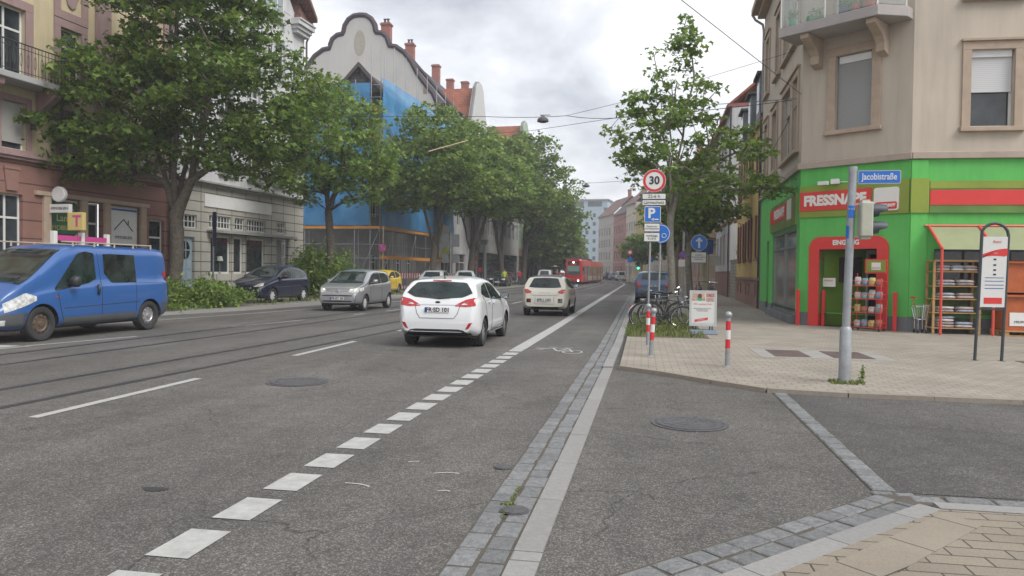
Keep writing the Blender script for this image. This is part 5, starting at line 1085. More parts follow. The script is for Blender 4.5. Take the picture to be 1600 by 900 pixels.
def tree(label, x_, y_, trunk, blobs, ncl, nlf, lsize, leaf, bark, seed, r0=.24, group='street trees', clr=.75, kind=3, flat=.45, z0=.08, lean=(0, 0), forks=3, sparse=0.):
    """blobs: (dx,dy,z,rx,ry,rz,weight); trunk: height where limbs start"""
    rng = np.random.default_rng(seed); o = empty('street_tree', (x_, y_, z0), label=label, cat='tree', group=group)
    pts = []; wt = np.array([b[6] for b in blobs], float); wt /= wt.sum(); tries = 0; md = clr*.62
    while len(pts) < ncl and tries < ncl*60:
        tries += 1; b = blobs[rng.choice(len(blobs), p=wt)]; d = rng.normal(size=3); d /= np.linalg.norm(d); r_ = rng.uniform(.35, 1.)**.6
        p = np.array([b[0]+d[0]*r_*b[3], b[1]+d[1]*r_*b[4], b[2]+d[2]*r_*b[5]])+rng.normal(size=3)*.12
        if pts and np.min(np.sum((np.array(pts)-p)**2, axis=1)) < md*md: continue
        pts.append(p)
    pts = np.array(pts)
    # skeleton: trunk and forking limbs
    nodes = [np.array([0, 0, 0.])]; par = [-1]
    nt_ = 6
    for i in range(1, nt_+1):
        t = i/nt_; nodes.append(np.array([lean[0]*t+.06*math.sin(t*5+seed), lean[1]*t+.05*math.cos(t*4+seed), trunk*t])); par.append(len(nodes)-2)
    top = len(nodes)-1; zmax = pts[:, 2].max(); cen = pts.mean(axis=0)
    for f in range(forks):
        a = 2*math.pi*f/forks+seed; last = top if f else top; H = zmax-trunk; p = nodes[top].copy()
        sp = (.12 if f == 0 else .42)
        for k_ in range(1, 7):
            t = k_/7; p = nodes[top]+np.array([math.cos(a)*sp*H*.45*t**.8, math.sin(a)*sp*H*.45*t**.8, H*t*(.95 if f == 0 else .75)])*1.+rng.normal(size=3)*.08
            p[:2] += (cen[:2]-nodes[top][:2])*t*.7
            nodes.append(p); par.append(last); last = len(nodes)-1
    order = np.argsort(np.linalg.norm(pts-np.array([cen[0], cen[1], trunk+1]), axis=1)); tips = []
    for i in order:
        p = pts[i]; A = np.array(nodes[nt_:]); d = A-p; cost = np.sqrt((d**2).sum(1))+np.maximum(0, A[:, 2]-p[2]+.1)*1.6
        j = int(np.argmin(cost))+nt_; q = nodes[j]; L = np.linalg.norm(p-q); n2 = max(1, int(L/.55)); last = j
        for k_ in range(1, n2+1):
            t = k_/n2; m_ = q+(p-q)*t; m_[2] += .10*L*math.sin(math.pi*t); m_ = m_+(rng.normal(size=3)*.05*L*.4 if k_ < n2 else 0)
            nodes.append(m_); par.append(last); last = len(nodes)-1
        tips.append(last)
    N_ = len(nodes); ch = [[] for _ in range(N_)]
    for i, p in enumerate(par):
        if p >= 0: ch[p].append(i)
    rad = np.zeros(N_)
    for i in range(N_-1, -1, -1):
        rad[i] = math.sqrt(sum(rad[c]**2 for c in ch[i])) if ch[i] else .012
    sc_ = r0/max(rad[0], 1e-6); rad = np.maximum(.009, rad*min(sc_, 3.) if sc_ > 1 else rad*sc_**.8); rad[0] *= 1.25
    mb = MB()
    started = [0]; 
    stack = [(0, None)]; 
    while stack:
        i, prv = stack.pop(); chain = ([prv] if prv is not None else [])+[i]; j = i
        while ch[j]:
            c = sorted(ch[j], key=lambda q: -rad[q]); 
            for e_ in c[1:]: stack.append((e_, j))
            j = c[0]; chain.append(j)
        rs = [rad[k_] for k_ in chain]
        if prv is not None and len(rs) > 1: rs[0] = min(rs[0], rs[1]*1.3)
        nseg = 10 if rs[0] > .1 else (6 if rs[0] > .03 else 4)
        mb.tube([tuple(nodes[k_]) for k_ in chain], [float(v) for v in rs], nseg)
    mb.build('trunk', bark, o, smooth=True, world=False, solid=1)
    C = []; dens = rng.uniform(.45, 1.3, len(pts))
    for p, q in zip(pts, dens):
        n_ = int(nlf*q*(1-sparse*rng.random())); R_ = clr*rng.uniform(.75, 1.25); d = rng.normal(size=(n_, 3)); d /= np.linalg.norm(d, axis=1)[:, None]; r_ = rng.random(n_)[:, None]**.45
        c = p+d*r_*np.array([R_, R_, R_*flat]); c[:, 2] -= .18*((c[:, 0]-p[0])**2+(c[:, 1]-p[1])**2)/R_; C.append(c)
    C = np.concatenate(C); leaf_mesh('crown', C, rng, lsize, leaf, o, kind)
    return o
# big maple at the left, crown between x=60..490 px
tree('large dark maple nearest on the left, growing behind the blue van', -17.0, 24.6, 3.4,
     [(-2.4, -.3, 7.2, 3.0, 2.8, 2.6, 3), (2.2, .5, 7.6, 3.2, 3.2, 2.6, 3), (.8, 0, 10.2, 3.0, 3.0, 2.6, 3.2), (.9, 0, 12.6, 2.4, 2.4, 1.8, 1.6), (3.2, 1.2, 6.0, 2.2, 2.2, 1.4, 1.2), (-3.6, -1, 5.9, 2.0, 2.0, 1.2, .9)],
     420, 78, .115, M_LEAF3, M_BARK, 11, r0=.24, clr=.72, forks=4, lean=(.1, .1))
tree('light green maple rising from a bush behind the silver car', -15.6, 35.2, 4.4,
     [(.2, 0, 8.2, 2.7, 2.7, 2.6, 3), (1.6, .2, 6.8, 2.0, 2.2, 1.8, 1.6), (-1.4, 0, 6.3, 1.8, 1.8, 1.5, 1), (0, 0, 10.0, 1.6, 1.6, 1.0, .7)],
     160, 66, .12, M_LEAF2, M_BARK, 5, r0=.19, clr=.8)
tree('bushy maple in front of the blue scaffold netting', -14.8, 51.5, 3.2,
     [(0, 0, 9.0, 4.2, 4.2, 3.0, 3), (1.5, 0, 7.6, 3.6, 3.6, 1.8, 2), (-.5, 0, 11.4, 2.8, 2.8, 1.8, 1.6), (-2.4, 0, 7.5, 2.4, 2.4, 1.8, 1)],
     260, 58, .15, M_LEAF, M_BARK, 8, r0=.22, clr=.95, kind=2)
tree('forked maple behind the silver estate car', -14.6, 62.5, 2.7,
     [(0, 0, 9.8, 4.6, 4.4, 3.4, 3), (1.6, 0, 8.4, 4.0, 3.6, 1.9, 2), (-.5, 0, 12.6, 2.8, 2.8, 1.8, 1.5)],
     240, 56, .175, M_LEAF2, M_BARK, 21, r0=.30, clr=1.05, kind=2, forks=4)
tree('maple beside the arched lamp post, left side', -14.2, 74, 3.2,
     [(0, 0, 10.0, 5.0, 4.6, 3.6, 3), (2.0, 0, 8.8, 4.2, 3.6, 2.0, 2), (.5, 0, 13, 3.0, 3.0, 2, 1.5)],
     230, 56, .19, M_LEAF, M_BARK, 31, r0=.26, clr=1.15, kind=2)
tree('tallest maple, its crown reaching out over the tram track', -13.6, 85, 3.2,
     [(.6, 0, 11.4, 5.2, 4.8, 4.2, 3), (3.2, 0, 9.2, 3.6, 3.6, 3.2, 2.2), (.6, 0, 15.0, 3.6, 3.6, 2.6, 1.8), (4.8, 0, 7.6, 2.2, 2.4, 1.4, .6)],
     300, 52, .19, M_LEAF, M_BARK, 41, r0=.30, clr=1.1, kind=2)
for i, (x_, y_, h_, s_, l_) in enumerate(((-12.6, 100, 9.5, 51, 'dark tree left of the oncoming tram'), (-13.5, 114, 8.5, 52, 'dark tree just behind the tram, left side'), (-14.2, 128, 9.5, 53, 'tree behind the tram where the street bends left'), (-18, 146, 9, 54, 'tree on the left side beyond the bend'), (-17, 168, 8, 55, 'furthest tree below the pale blue apartment block'), (-22, 160, 9, 56, 'far tree left of the blue apartment block'))):
    tree(l_, x_, y_, 3, [(0, 0, h_*.62, 4.2, 4.2, h_*.38, 3)], 130, 50, .3, M_LEAF3 if i < 3 else M_LEAF, M_BARK, s_, r0=.22, clr=1.3, kind=2)
# right side
tree('airy young maple beside the speed limit sign, crown against the sky', .86, 24.3, 3.3,
     [(.0, 0, 5.6, 2.0, 2.0, 1.6, 2.2), (-1.0, 0, 6.0, 1.1, 1.3, 1.3, .9), (.3, 0, 7.5, 1.15, 1.15, 1.7, 1.6), (1.7, 0, 5.2, 1.6, 1.6, 1.3, 1.5), (3.1, -.2, 4.35, 1.2, .8, .35, .7), (.4, 0, 8.9, .6, .6, .8, .5), (1.0, .8, 4.2, 1.5, 1.5, .5, .8)],
     200, 30, .095, M_LEAF2, M_BARK2, 63, r0=.12, clr=.40, forks=3, z0=.06, lean=(.05, .1), group='street trees on the right')
tree('low broad maple directly behind the young maple, right side', 2.3, 38, 3.0, [(0, 0, 5.4, 2.2, 2.4, 1.7, 3), (.4, 0, 4.4, 2.0, 2.0, .7, 1.2)], 80, 50, .14, M_LEAF2, M_BARK2, 64, r0=.16, clr=.8, z0=.06, group='street trees on the right')
tree('second low maple further along the right pavement, past the blue SUV', 2.4, 54, 3.2, [(0, 0, 5.6, 2.0, 2.2, 1.7, 3)], 60, 50, .18, M_LEAF, M_BARK2, 65, r0=.16, clr=.95, kind=2, z0=.06, group='street trees on the right')
tree('small light green tree by the far traffic light', -.2, 112, 2.6, [(0, 0, 5.2, 2.6, 2.4, 2.1, 3)], 70, 55, .26, M_LEAF2, M_BARK, 66, r0=.15, clr=1.1, kind=2, z0=.06, group='street trees on the right')
tree('dark tree in front of the sandstone houses, right side', 3.2, 76, 3, [(0, 0, 5.2, 2.4, 2.4, 1.9, 3)], 70, 55, .24, M_LEAF3, M_BARK, 67, r0=.16, clr=1.05, kind=2, z0=.06, group='street trees on the right')
# bushes
shrub('planting_bed_bush', 'low wild green bed of shrubs behind the blue van', -16.4, 22.2, .1, 1.3, 2.9, 1.05, 5200, M_LEAF, .085, 9, stems=14)
shrub('planting_bed_bush', 'taller weedy end of the planting bed beside the navy car', -15.9, 25.6, .1, 1.1, 1.4, 1.0, 3200, M_LEAF2, .085, 10, stems=10)
shrub('rose_bush', 'tall bush at the foot of the light green maple', -16.0, 35.6, .1, 1.7, 1.6, 2.5, 5200, M_LEAF, .10, 12, stems=12)
shrub('rose_bush', 'bush with orange and pink roses at the corner of the lamp shop', -18.4, 38.8, .1, 1.0, 1.3, 2.3, 3000, M_LEAF2, .10, 13, stems=8)
fr = MB(); rr_ = random.Random(4)
for i in range(36): 
    q = Vector((-18.4+rr_.uniform(-.8, .9), 38.3+rr_.uniform(-1.2, .8), rr_.uniform(1.0, 2.5))); leafq(fr, q, .08, rr_); leafq(fr, q, .08, rr_)
tag(fr.build('rose_blossoms', mat('rose_orange', (.6, .16, .06), .7, var=.3, vs=2), None, solid=1), 'orange rose blossoms dotted over the bush by the lamp shop', 'flowers', kind='stuff')
def grass(name, label, polys, n_, h_, m=None, seed=3):
    rr_ = random.Random(seed); g = MB()
    for (x0, x1, y0, y1, z) in polys:
        for i in range(int(n_*(x1-x0)*(y1-y0))):
            x_, y_ = rr_.uniform(x0, x1), rr_.uniform(y0, y1); 
            if math.sin(x_*5.1+1)*math.sin(y_*3.7)+rr_.uniform(-.6, 1) < -.1: continue
            a = rr_.uniform(0, 6.3); l = h_*rr_.uniform(.4, 1.25); w_ = .008+.01*rr_.random(); d = Vector((math.cos(a), math.sin(a), 0)); s = Vector((-d.y, d.x, 0)); p = Vector((x_, y_, z)); t = p+d*l*rr_.uniform(.2, .7)+Vector((0, 0, l)); m_ = p+d*l*.15+Vector((0, 0, l*.6))
            g.add([p-s*w_, p+s*w_, m_+s*w_*.8, t, m_-s*w_*.8], [(0, 1, 2, 3, 4)])
    return tag(g.build(name, m or M_GRASS, None, solid=1), label, 'grass', kind='stuff')
struct('tree_pit_soil', MB().box(-.30, 1.55, 17.6, 27.5, .03, .062), M_SOIL)
grass('grass', 'tufts of grass in the soil around the young maple', [(-.35, 1.5, 17.7, 20.5, .06), (-.35, 1.5, 20.5, 27.4, .06), (-.38, -.1, 17.6, 24, .06)], 330, .11)
grass('grass', 'weeds at the foot of the traffic light pole', [(2.60, 3.05, 10.75, 11.1, .055)], 1500, .05, seed=8)
grass('grass', 'grass strip around the parked cars on the left', [(-16.4, -14.6, 27.3, 33, .1), (-17, -14.2, 33, 48, .1), (-17, -13.6, 60, 90, .1)], 40, .18, seed=5)
w_ = MB(); rr_ = random.Random(6)
for i in range(7):
    x_ = 3.0+rr_.uniform(-.04, .04); hh = rr_.uniform(.1, .26); w_.tube([(x_, 10.9, .056), (x_+rr_.uniform(-.03, .03), 10.9, .056+hh)], .003, 4)
    for j in range(8): leafq(w_, Vector((x_+rr_.uniform(-.025, .025), 10.9+rr_.uniform(-.02, .02), .06+hh*rr_.uniform(.2, 1))), .018, rr_)
tag(w_.build('weed', M_LEAF, None, solid=1), 'single upright weed right of the traffic light pole', 'weed')
ms = MB()
for i in range(260):
    t = rr_.random(); x_, y_ = (-.842+rr_.gauss(0, .008), rr_.uniform(4.5, 5.2)) if i < 170 else (-.90+.1*rr_.random(), 4.78+rr_.uniform(-.02, .02)); leafq(ms, Vector((x_, y_, .013+rr_.random()*.008)), .009, rr_, 2)
tag(ms.build('moss', M_GRASS, None, solid=1), 'green moss growing in the gutter joints by the valve cover', 'moss', kind='stuff')
# ------------------------------------------------------------------ vehicles
def paint(name, c, metal=.0, rough=.28): return mat(name, c, rough, metal=metal, coat=.8, var=.03, vs=2)
M_LIGHTG = mat('lamp_glass', (.55, .56, .55), .12, var=.5, vs=14, spec=.8)
M_TAIL = mat('tail_red', (.42, .012, .015), .15, var=.35, vs=18, spec=.8)
M_RIM = mat('rim_silver', (.42, .43, .44), .35, metal=.7, var=.1)
M_STEELR = mat('rim_rust', (.16, .115, .085), .6, metal=.5, var=.3, vs=8)
M_PLATE = mat('plate_white', (.66, .66, .64), .4, var=.03); M_EU = mat('plate_blue', (.01, .05, .35), .4)
M_GREYP = mat('grey_plastic', (.075, .08, .085), .6, var=.12)
M_SEAM = mat('seam_dark', (.02, .02, .02), .8)
def car(name, label, loc, rz, sp, pm, group=None, cat='car', s=1):
    o = empty(name, (loc[0], loc[1], loc[2] if len(loc) > 2 else 0), rz, label=label, cat=cat, group=group, s=s)
    L, W = sp['L'], sp['W']; hw = W/2; topt = [tuple(p) for p in spl([(a, b, 0) for a, b in sp['top']], 4)]; topt = [(p[0], p[1]) for p in topt]
    zb0 = sp.get('zb', .2); kk = sp.get('tum', .30)
    def zt(y): return interp(topt, y)
    def zs(y): return min(interp(sp['sh'], y), zt(y)-.035)
    ef = sp.get('ef', .35)
    def wf(y):
        f = 1.
        for e_, c_ in ((y/ef, sp.get('rc', .16)), ((L-y)/(ef*1.3), sp.get('fc', .22))):
            if e_ < 1: f -= c_*(1-max(0, e_))**2.2
        return f
    def zb(y): return zb0+.10*max(0, 1-y/.3)+.06*max(0, 1-(L-y)/.3)
    ys = sorted(set([0, .015, .04, .075, .12, .17, .23, .3]+[.38+i*(L-.76)/58 for i in range(59)]+[L-q for q in (0, .015, .04, .075, .12, .17, .23, .3)]))
    rows = []
    for y in ys:
        a, b, c = zb(y), zs(y), zt(y); w_ = hw*wf(y); h = c-b; wb = w_*.955; lw = min(1, h/.25); k_ = kk*(.3+.7*min(1, h/.3))
        m_ = a+(b-a)*.5
        P = [(0, a), (.7*w_, a), (.9*w_, a+.015), (.965*w_, a+.07), (w_*.99, a+.16), (w_, m_), (w_*1.0, m_+(b-m_)*.35), (w_*.992, b-.07), (w_*.978, b-.025), (wb, b)]
        x_ = wb
        for t in (.25, .5, .72, .86): P.append((max(wb-k_*t*h-(.012 if t > .8 else 0), .1), b+t*h))
        xt = max(wb-k_*h, .15); P += [(xt-.05*lw-.01, b+.945*h), (xt-.12*lw-.03, c-.012), (xt*.72, c+.0), (xt*.4, c+.012), (0, c+.018)]
        rows.append([(q[0], y, q[1]) for q in P]+[(-q[0], y, q[1]) for q in P[-2:0:-1]])
    mb = MB(); mb.grid(rows, 0, close=True); n_ = len(rows[0]); mb.f += [tuple(range(n_)), tuple(range((len(rows)-1)*n_, len(rows)*n_))[::-1]]; mb.m += [0, 0]
    bo = mb.build('body', [pm, M_BLACK], None, smooth=True); Rw = sp['R']
    # wheel arches cut out of the body
    for yw in (sp['yr'], sp['yf']):
        for sx in (-1, 1):
            cu = MB(); cu.lathe([(Rw+.055, sx*(hw-.30)), (Rw+.055, sx*(hw+.1))], 28, org=(0, yw, Rw), axis='x'); c_ = cu.build('cut', [pm, M_BLACK], None); 
            for p in c_.data.polygons: p.material_index = 1
            md = bo.modifiers.new('b', 'BOOLEAN'); md.object = c_; md.operation = 'DIFFERENCE'; md.solver = 'EXACT'
            bpy.context.view_layer.update(); dg = bpy.context.evaluated_depsgraph_get(); me = bpy.data.meshes.new_from_object(bo.evaluated_get(dg)); bo.modifiers.clear(); bo.data = me; bpy.data.objects.remove(c_)
    for p in bo.data.polygons: p.use_smooth = True
    bo.data.set_sharp_from_angle(angle=R(42)); bo.data.name = 'body'
    bmm = bmesh.new(); bmm.from_mesh(bo.data); bv = BVHTree.FromBMesh(bmm); bmm.free()
    bo.parent = o
    def hit(kind, u, v):
        if kind == 'side': og, d = Vector((3, u, v)), Vector((-1, 0, 0))
        elif kind == 'rear': og, d = Vector((u, -3, v)), Vector((0, 1, 0))
        elif kind == 'front': og, d = Vector((u, L+3, v)), Vector((0, -1, 0))
        else: og, d = Vector((u, v, 5)), Vector((0, 0, -1))
        h_, nn, i, ds = bv.ray_cast(og, d)
        if h_ is None: 
            h_, nn, i, ds = bv.find_nearest(og+d*(3 if kind != 'top' else 3.8))
        if nn.dot(d) > 0: nn = -nn
        return h_, nn
    def patch(nm, m_, kind, bot, tp, off=.006, nu=14, nv=8, mir=False, parent=None, ext=True):
        rows_ = []
        for i in range(nu+1):
            t = i/nu; a = Vector(samp(bot, t)); b = Vector(samp(tp, t)); r_ = []
            for j in range(nv+1):
                q = a.lerp(b, j/nv); h_, nn = hit(kind, q[0], q[1]); p = h_+nn*off
                if mir: p = Vector((-p.x, p.y, p.z))
                r_.append(p)
            rows_.append(r_)
        g_ = MB(); g_.grid([[tuple(p) for p in r_] for r_ in rows_]); q_ = g_.build(nm, m_, parent or o, smooth=True, world=False, solid=1); return q_
    def samp(P, t):
        P = [Vector((p[0], p[1])) for p in P]; ls = [(b-a).length for a, b in zip(P, P[1:])]; T = sum(ls)*t
        for a, b, l in zip(P, P[1:], ls):
            if T <= l+1e-9: return a.lerp(b, T/max(l, 1e-9))
            T -= l
        return P[-1]
    def seam(kind, pts, mirror=False, r_=.006, nm='door_seam', m_=None):
        g_ = None
        for mi in ((0, 1) if mirror else (0,)):
            for P in pts:
                Q = []; g_ = MB()
                for a, b in zip(P, P[1:]):
                    k_ = max(2, int((Vector(b)-Vector(a)).length/.07)); 
                    for i in range(k_): t = i/k_; h_, nn = hit(kind, a[0]+(b[0]-a[0])*t, a[1]+(b[1]-a[1])*t); Q.append(h_+nn*.001)
                h_, nn = hit(kind, *P[-1]); Q.append(h_+nn*.001)
                if mi: Q = [Vector((-q.x, q.y, q.z)) for q in Q]
                g_.tube(Q, r_, 4); g_.build(nm, m_ or M_SEAM, o, world=False)
    # windows
    for sw_ in sp['side_windows']:
        for mi in (0, 1): patch('side_window', M_GLASSC, 'side', sw_[0], sw_[1], mir=bool(mi))
    if 'rear_window' in sp: patch('rear_window', M_GLASSC, 'rear', *sp['rear_window'], nu=20, nv=10)
    if 'windscreen' in sp:
        patch('windscreen', M_GLASSC, 'front', *sp['windscreen'], nu=20, nv=10)
    for nm, m_, kind, bot, tp, mirr in sp.get('patches', []):
        for mi in ((0, 1) if mirr else (0,)): patch(nm, m_, kind, bot, tp, mir=bool(mi), off=.008, nu=10, nv=5)
    if sp.get('seams'): seam('side', sp['seams'], True)
    for kind, P in sp.get('seams2', []): seam(kind, P, False, nm='panel_seam')
    # plates
    for kind in ('rear', 'front'):
        if kind in sp.get('plate', {}):
            z_, st = sp['plate'][kind]; sgn = -1 if kind == 'rear' else 1; h_, nn = hit(kind, 0, z_); y_ = h_.y+sgn*.02; pb_ = MB(); pb_.box(-.26, .26, min(y_, y_+sgn*.012), max(y_, y_+sgn*.012), z_-.055, z_+.055); pl_ = pb_.build('number_plate', M_PLATE, o, world=False, bevel=.004)
            yy_ = y_+sgn*.013; e_ = MB(); rt_ = (1, 0, 0) if kind == 'rear' else (-1, 0, 0); ex = -.235 if kind == 'rear' else .235; e_.box(ex-.022, ex+.022, min(y_, yy_+sgn*.001), max(y_, yy_+sgn*.001), z_-.052, z_+.052); e_.build('country_strip', M_EU, pl_, world=False)
            if st: text(pl_, 'lettering', st, .122, blk_, (ex*-.09, yy_+sgn*.001, z_), rt_, (0, 0, 1), bold=.003, xs=.95, world=False, ext=.001)
    # mirrors
    if 'mirror' in sp:
        y_, z_ = sp['mirror']; h_, nn = hit('side', y_, z_)
        for sx in (1, -1):
            b_ = MB(); c_ = Vector((sx*(h_.x+.15), y_, z_+.03)); rows_ = []
            for i, (yy_, k_) in enumerate(((-.05, .9), (-.045, 1.0), (.0, 1.0), (.05, .8), (.085, .4))):
                rows_.append([(c_.x+.10*k_*math.copysign(abs(math.cos(a))**.7, math.cos(a)), c_.y+yy_, c_.z+.07*sp.get('mh', 1)*k_*math.copysign(abs(math.sin(a))**.7, math.sin(a))) for a in [2*math.pi*j/14 for j in range(14)]])
            b_.grid(rows_, 0, close=True); b_.f += [tuple(range(14))[::-1], tuple(range(56, 70))]; b_.m += [0, 0]; b_.tube([(sx*(h_.x-.02), y_+.02, z_-.03), (c_.x-sx*.04, y_+.02, c_.z-.03)], .025, 6)
            mo = b_.build('wing_mirror', sp.get('mirror_mat', pm), o, smooth='auto', world=False); g_ = MB(); g_.box(c_.x-.08, c_.x+.08, c_.y-.056, c_.y-.051, c_.z-.055*sp.get('mh', 1), c_.z+.055*sp.get('mh', 1)); g_.build('mirror_glass', mat('mirror_glass', (.4, .45, .48), .05, metal=.9, var=0), mo, world=False)
    if 'handles' in sp:
        for (y_, z_) in sp['handles']:
            for sx in (1, -1):
                h_, nn = hit('side', y_, z_); g_ = MB(); x_ = sx*h_.x; g_.tube([(x_, y_-.09, z_), (x_+sx*.035, y_-.06, z_+.004), (x_+sx*.035, y_+.06, z_+.004), (x_, y_+.09, z_)], .013, 6); g_.build('door_handle', sp.get('handle_mat', pm), o, world=False, smooth=True)
    if 'antenna' in sp: y_, z_ = sp['antenna']; g_ = MB(); g_.tube([(0, y_, z_), (0, y_-.07, z_+.14)], .006, 5); g_.lathe([(.03, z_-.02), (.015, z_+.02), (0, z_+.02)], 8, org=(0, y_, 0)); g_.build('antenna', M_BLACK, o, world=False)
    # wheels
    for yw in (sp['yr'], sp['yf']):
        for sx in (1, -1):
            wx = sx*(hw-.035); tw = sp.get('tw', .19); e_ = MB(); R0 = Rw; ri = Rw*.66
            e_.lathe([(ri, -tw+.01), (ri, 0), (ri+.02, .012), (R0*.93, .006), (R0*.985, -.015), (R0, -.04), (R0, -tw+.03), (R0*.93, -tw), (ri, -tw)], 28, axis='x', cap=False); 
            e_.v = [((wx+p[0]*sx), yw+p[1], Rw+p[2]) for p in e_.v]; ty = e_.build('wheel', M_RUB, o, smooth='auto', world=False)
            r_ = MB(); r_.lathe([(ri, -.01), (ri*.94, -.005), (ri*.9, -.05), (ri*.9, -.16), (0, -.16)], 28, axis='x', cap=False); r_.v = [(wx+p[0]*sx, yw+p[1], Rw+p[2]) for p in r_.v]; nb = sp.get('spokes', 5); d0 = MB()
            if sp.get('steel'):
                d0.lathe([(0, -.005), (.05, -.008), (.06, -.03), (ri*.55, -.035), (ri*.62, -.02), (ri*.72, -.02), (ri*.97, -.055)], 28, axis='x', cap=False)
                for j in range(10):
                    a = 2*math.pi*j/10; d0.lathe([(0, -.017), (.017, -.017)], 8, 1, org=(0, ri*.74*math.cos(a), ri*.74*math.sin(a)), axis='x')
            else:
                d0.lathe([(0, -.004), (.045, -.006), (.06, -.02), (.06, -.05)], 16, axis='x', cap=False)
                for j in range(nb):
                    a = 2*math.pi*j/nb+.3; ca, sa = math.cos(a), math.sin(a); w1, w2 = .032*8/(nb+3), .055*8/(nb+3)
                    d0.add([(xx, ca*rr0-sa*ww, sa*rr0+ca*ww) for xx, rr0, ww in ((-.012, .04, w1), (-.012, .04, -w1), (-.02, ri*.93, -w2), (-.02, ri*.93, w2), (-.05, .04, w1), (-.05, .04, -w1), (-.05, ri*.93, -w2), (-.05, ri*.93, w2))], [(0, 1, 2, 3), (7, 6, 5, 4), (0, 3, 7, 4), (1, 5, 6, 2)])
            d0.v = [(wx+p[0]*sx, yw+p[1], Rw+p[2]) for p in d0.v]
            r_.build('rim_well', M_DARK, ty, world=False, smooth=True); rmat = sp.get('rim_f' if yw == sp['yf'] else 'rim_r', sp.get('rim', M_RIM)); d0.build('rim', [rmat, M_DARK], ty, world=False, smooth='auto')
    u_ = MB(); u_.box(-hw*.85, hw*.85, .3, L-.3, zb0-.03, zb0+.02); u_.box(-hw+.18, hw-.18, sp['yr']-.05, sp['yr']+.05, zb0-.02, zb0+.1); u_.build('underbody', M_DARK, o, world=False)
    return o, hit, patch, seam
def hatch(L, W, H, gl=.96, **k):
    d = dict(L=L, W=W, R=.30, yr=.62, yf=L-.82, top=[(0, .58), (.03, .76), (.10, .95), (.18, 1.05), (.30, H*.80), (.44, H*.925), (.56, H*.965), (1.1, H*.995), (1.7, H), (2.3, H*.965), (L-1.55, H*.88), (L-1.02, gl+.06), (L-.6, gl-.06), (L-.2, gl-.16), (L-.05, .68), (L, .55)],
             sh=[(0, .8), (.15, gl+.05), (1.2, gl+.01), (2.4, gl-.03), (L-1.0, gl-.06), (L-.2, .72), (L, .6)])
    d.update(k); return d
white = paint('paint_white', (.62, .63, .64)); silver = paint('paint_silver', (.36, .37, .385), .55, .32); navy = paint('paint_navy', (.006, .012, .035), .0); cream = paint('paint_cream', (.60, .57, .49)); yel = paint('paint_yellow', (.62, .42, .02)); blue = paint('paint_blue', (.025, .095, .29), .0, .35); steel = paint('paint_steelblue', (.035, .085, .16), .4, .3); redp = paint('paint_red', (.36, .015, .02)); blackp = paint('paint_black', (.012, .013, .016)); lgrey = paint('paint_greywhite', (.5, .51, .52))

# white hatchback, rear view
H = 1.45
wh = hatch(4.05, 1.74, H, gl=.97, R=.305, yr=.74, yf=3.23, zb=.24, tum=.42, rc=.16,
    top=[(0, .60), (.02, .74), (.06, .86), (.12, 1.0), (.22, 1.13), (.36, 1.30), (.45, 1.385), (.52, 1.40), (1.1, 1.455), (1.7, 1.465), (2.25, 1.40), (2.7, 1.20), (3.1, 1.0), (3.6, .88), (3.9, .74), (4.0, .64), (4.05, .55)],
    sh=[(0, .9), (.12, 1.0), (.5, 1.03), (1.3, .98), (2.2, .93), (3.05, .90), (3.85, .70), (4.05, .6)],
    side_windows=[([(.66, 1.10), (.95, 1.03), (1.42, 1.0)], [(.66, 1.14), (.95, 1.28), (1.42, 1.335)]), ([(1.50, 1.0), (2.0, .97), (2.78, .945)], [(1.50, 1.34), (1.95, 1.335), (2.25, 1.27), (2.78, .96)])],
    rear_window=([(-.70, 1.13), (-.52, 1.045), (0, 1.005), (.52, 1.045), (.70, 1.13)], [(-.63, 1.23), (-.53, 1.345), (0, 1.37), (.53, 1.345), (.63, 1.23)]),
    windscreen=([(-.6, .98), (0, .985), (.6, .98)], [(-.5, 1.36), (0, 1.37), (.5, 1.36)]),
    patches=[('tail_light', M_TAIL, 'rear', [(.36, .87), (.60, .855), (.79, .88)], [(.38, .895), (.58, 1.0), (.79, 1.045)], True), ('rear_reflector', M_TAIL, 'rear', [(.60, .40), (.67, .42)], [(.67, .53), (.745, .54)], True),
             ('tail_light_lens', M_LIGHTG, 'rear', [(.50, .895), (.62, .90)], [(.52, .915), (.63, .955)], True),
             ('rear_bumper_trim', M_BLACK, 'rear', [(-.74, .24), (0, .24), (.74, .24)], [(-.56, .38), (-.5, .40), (.5, .40), (.56, .38)], False),
             ('tailgate_strip', M_CHROME, 'rear', [(-.44, .885), (.44, .885)], [(-.44, .90), (.44, .90)], False),
             ('high_brake_light', M_TAIL, 'rear', [(-.2, 1.375), (.2, 1.375)], [(-.2, 1.392), (.2, 1.392)], False),
             ('headlight', M_LIGHTG, 'front', [(.5, .66), (.78, .66)], [(.5, .74), (.78, .80)], True), ('grille', M_BLACK, 'front', [(-.45, .35), (.45, .35)], [(-.4, .55), (.4, .55)], False)],
    seams=[[(1.46, .32), (1.46, 1.0)], [(2.72, .34), (2.80, .7), (2.76, .93)], [(1.46, .32), (2.72, .34)], [(.66, 1.06), (.85, .75), (1.05, .40)]],
    seams2=[('rear', [[(-.47, .86), (-.43, .72), (-.36, .62), (.36, .62), (.43, .72), (.47, .86)]]), ('side', [[(2.76, .92), (2.2, .955), (1.46, .99)]])],
    plate={'rear': (.79, 'FR·SD 101'), 'front': (.45, '')}, mirror=(2.55, 1.0), handles=[(1.62, .90), (1.15, .93)], antenna=(.62, 1.44), mirror_mat=M_BLACK, spokes=9)
oW, hit, patch, seam = car('hatchback_car', 'white hatchback seen from behind in the lane, closest to the camera', (-4.03, 14.25), R(.3), wh, white, s=.975)
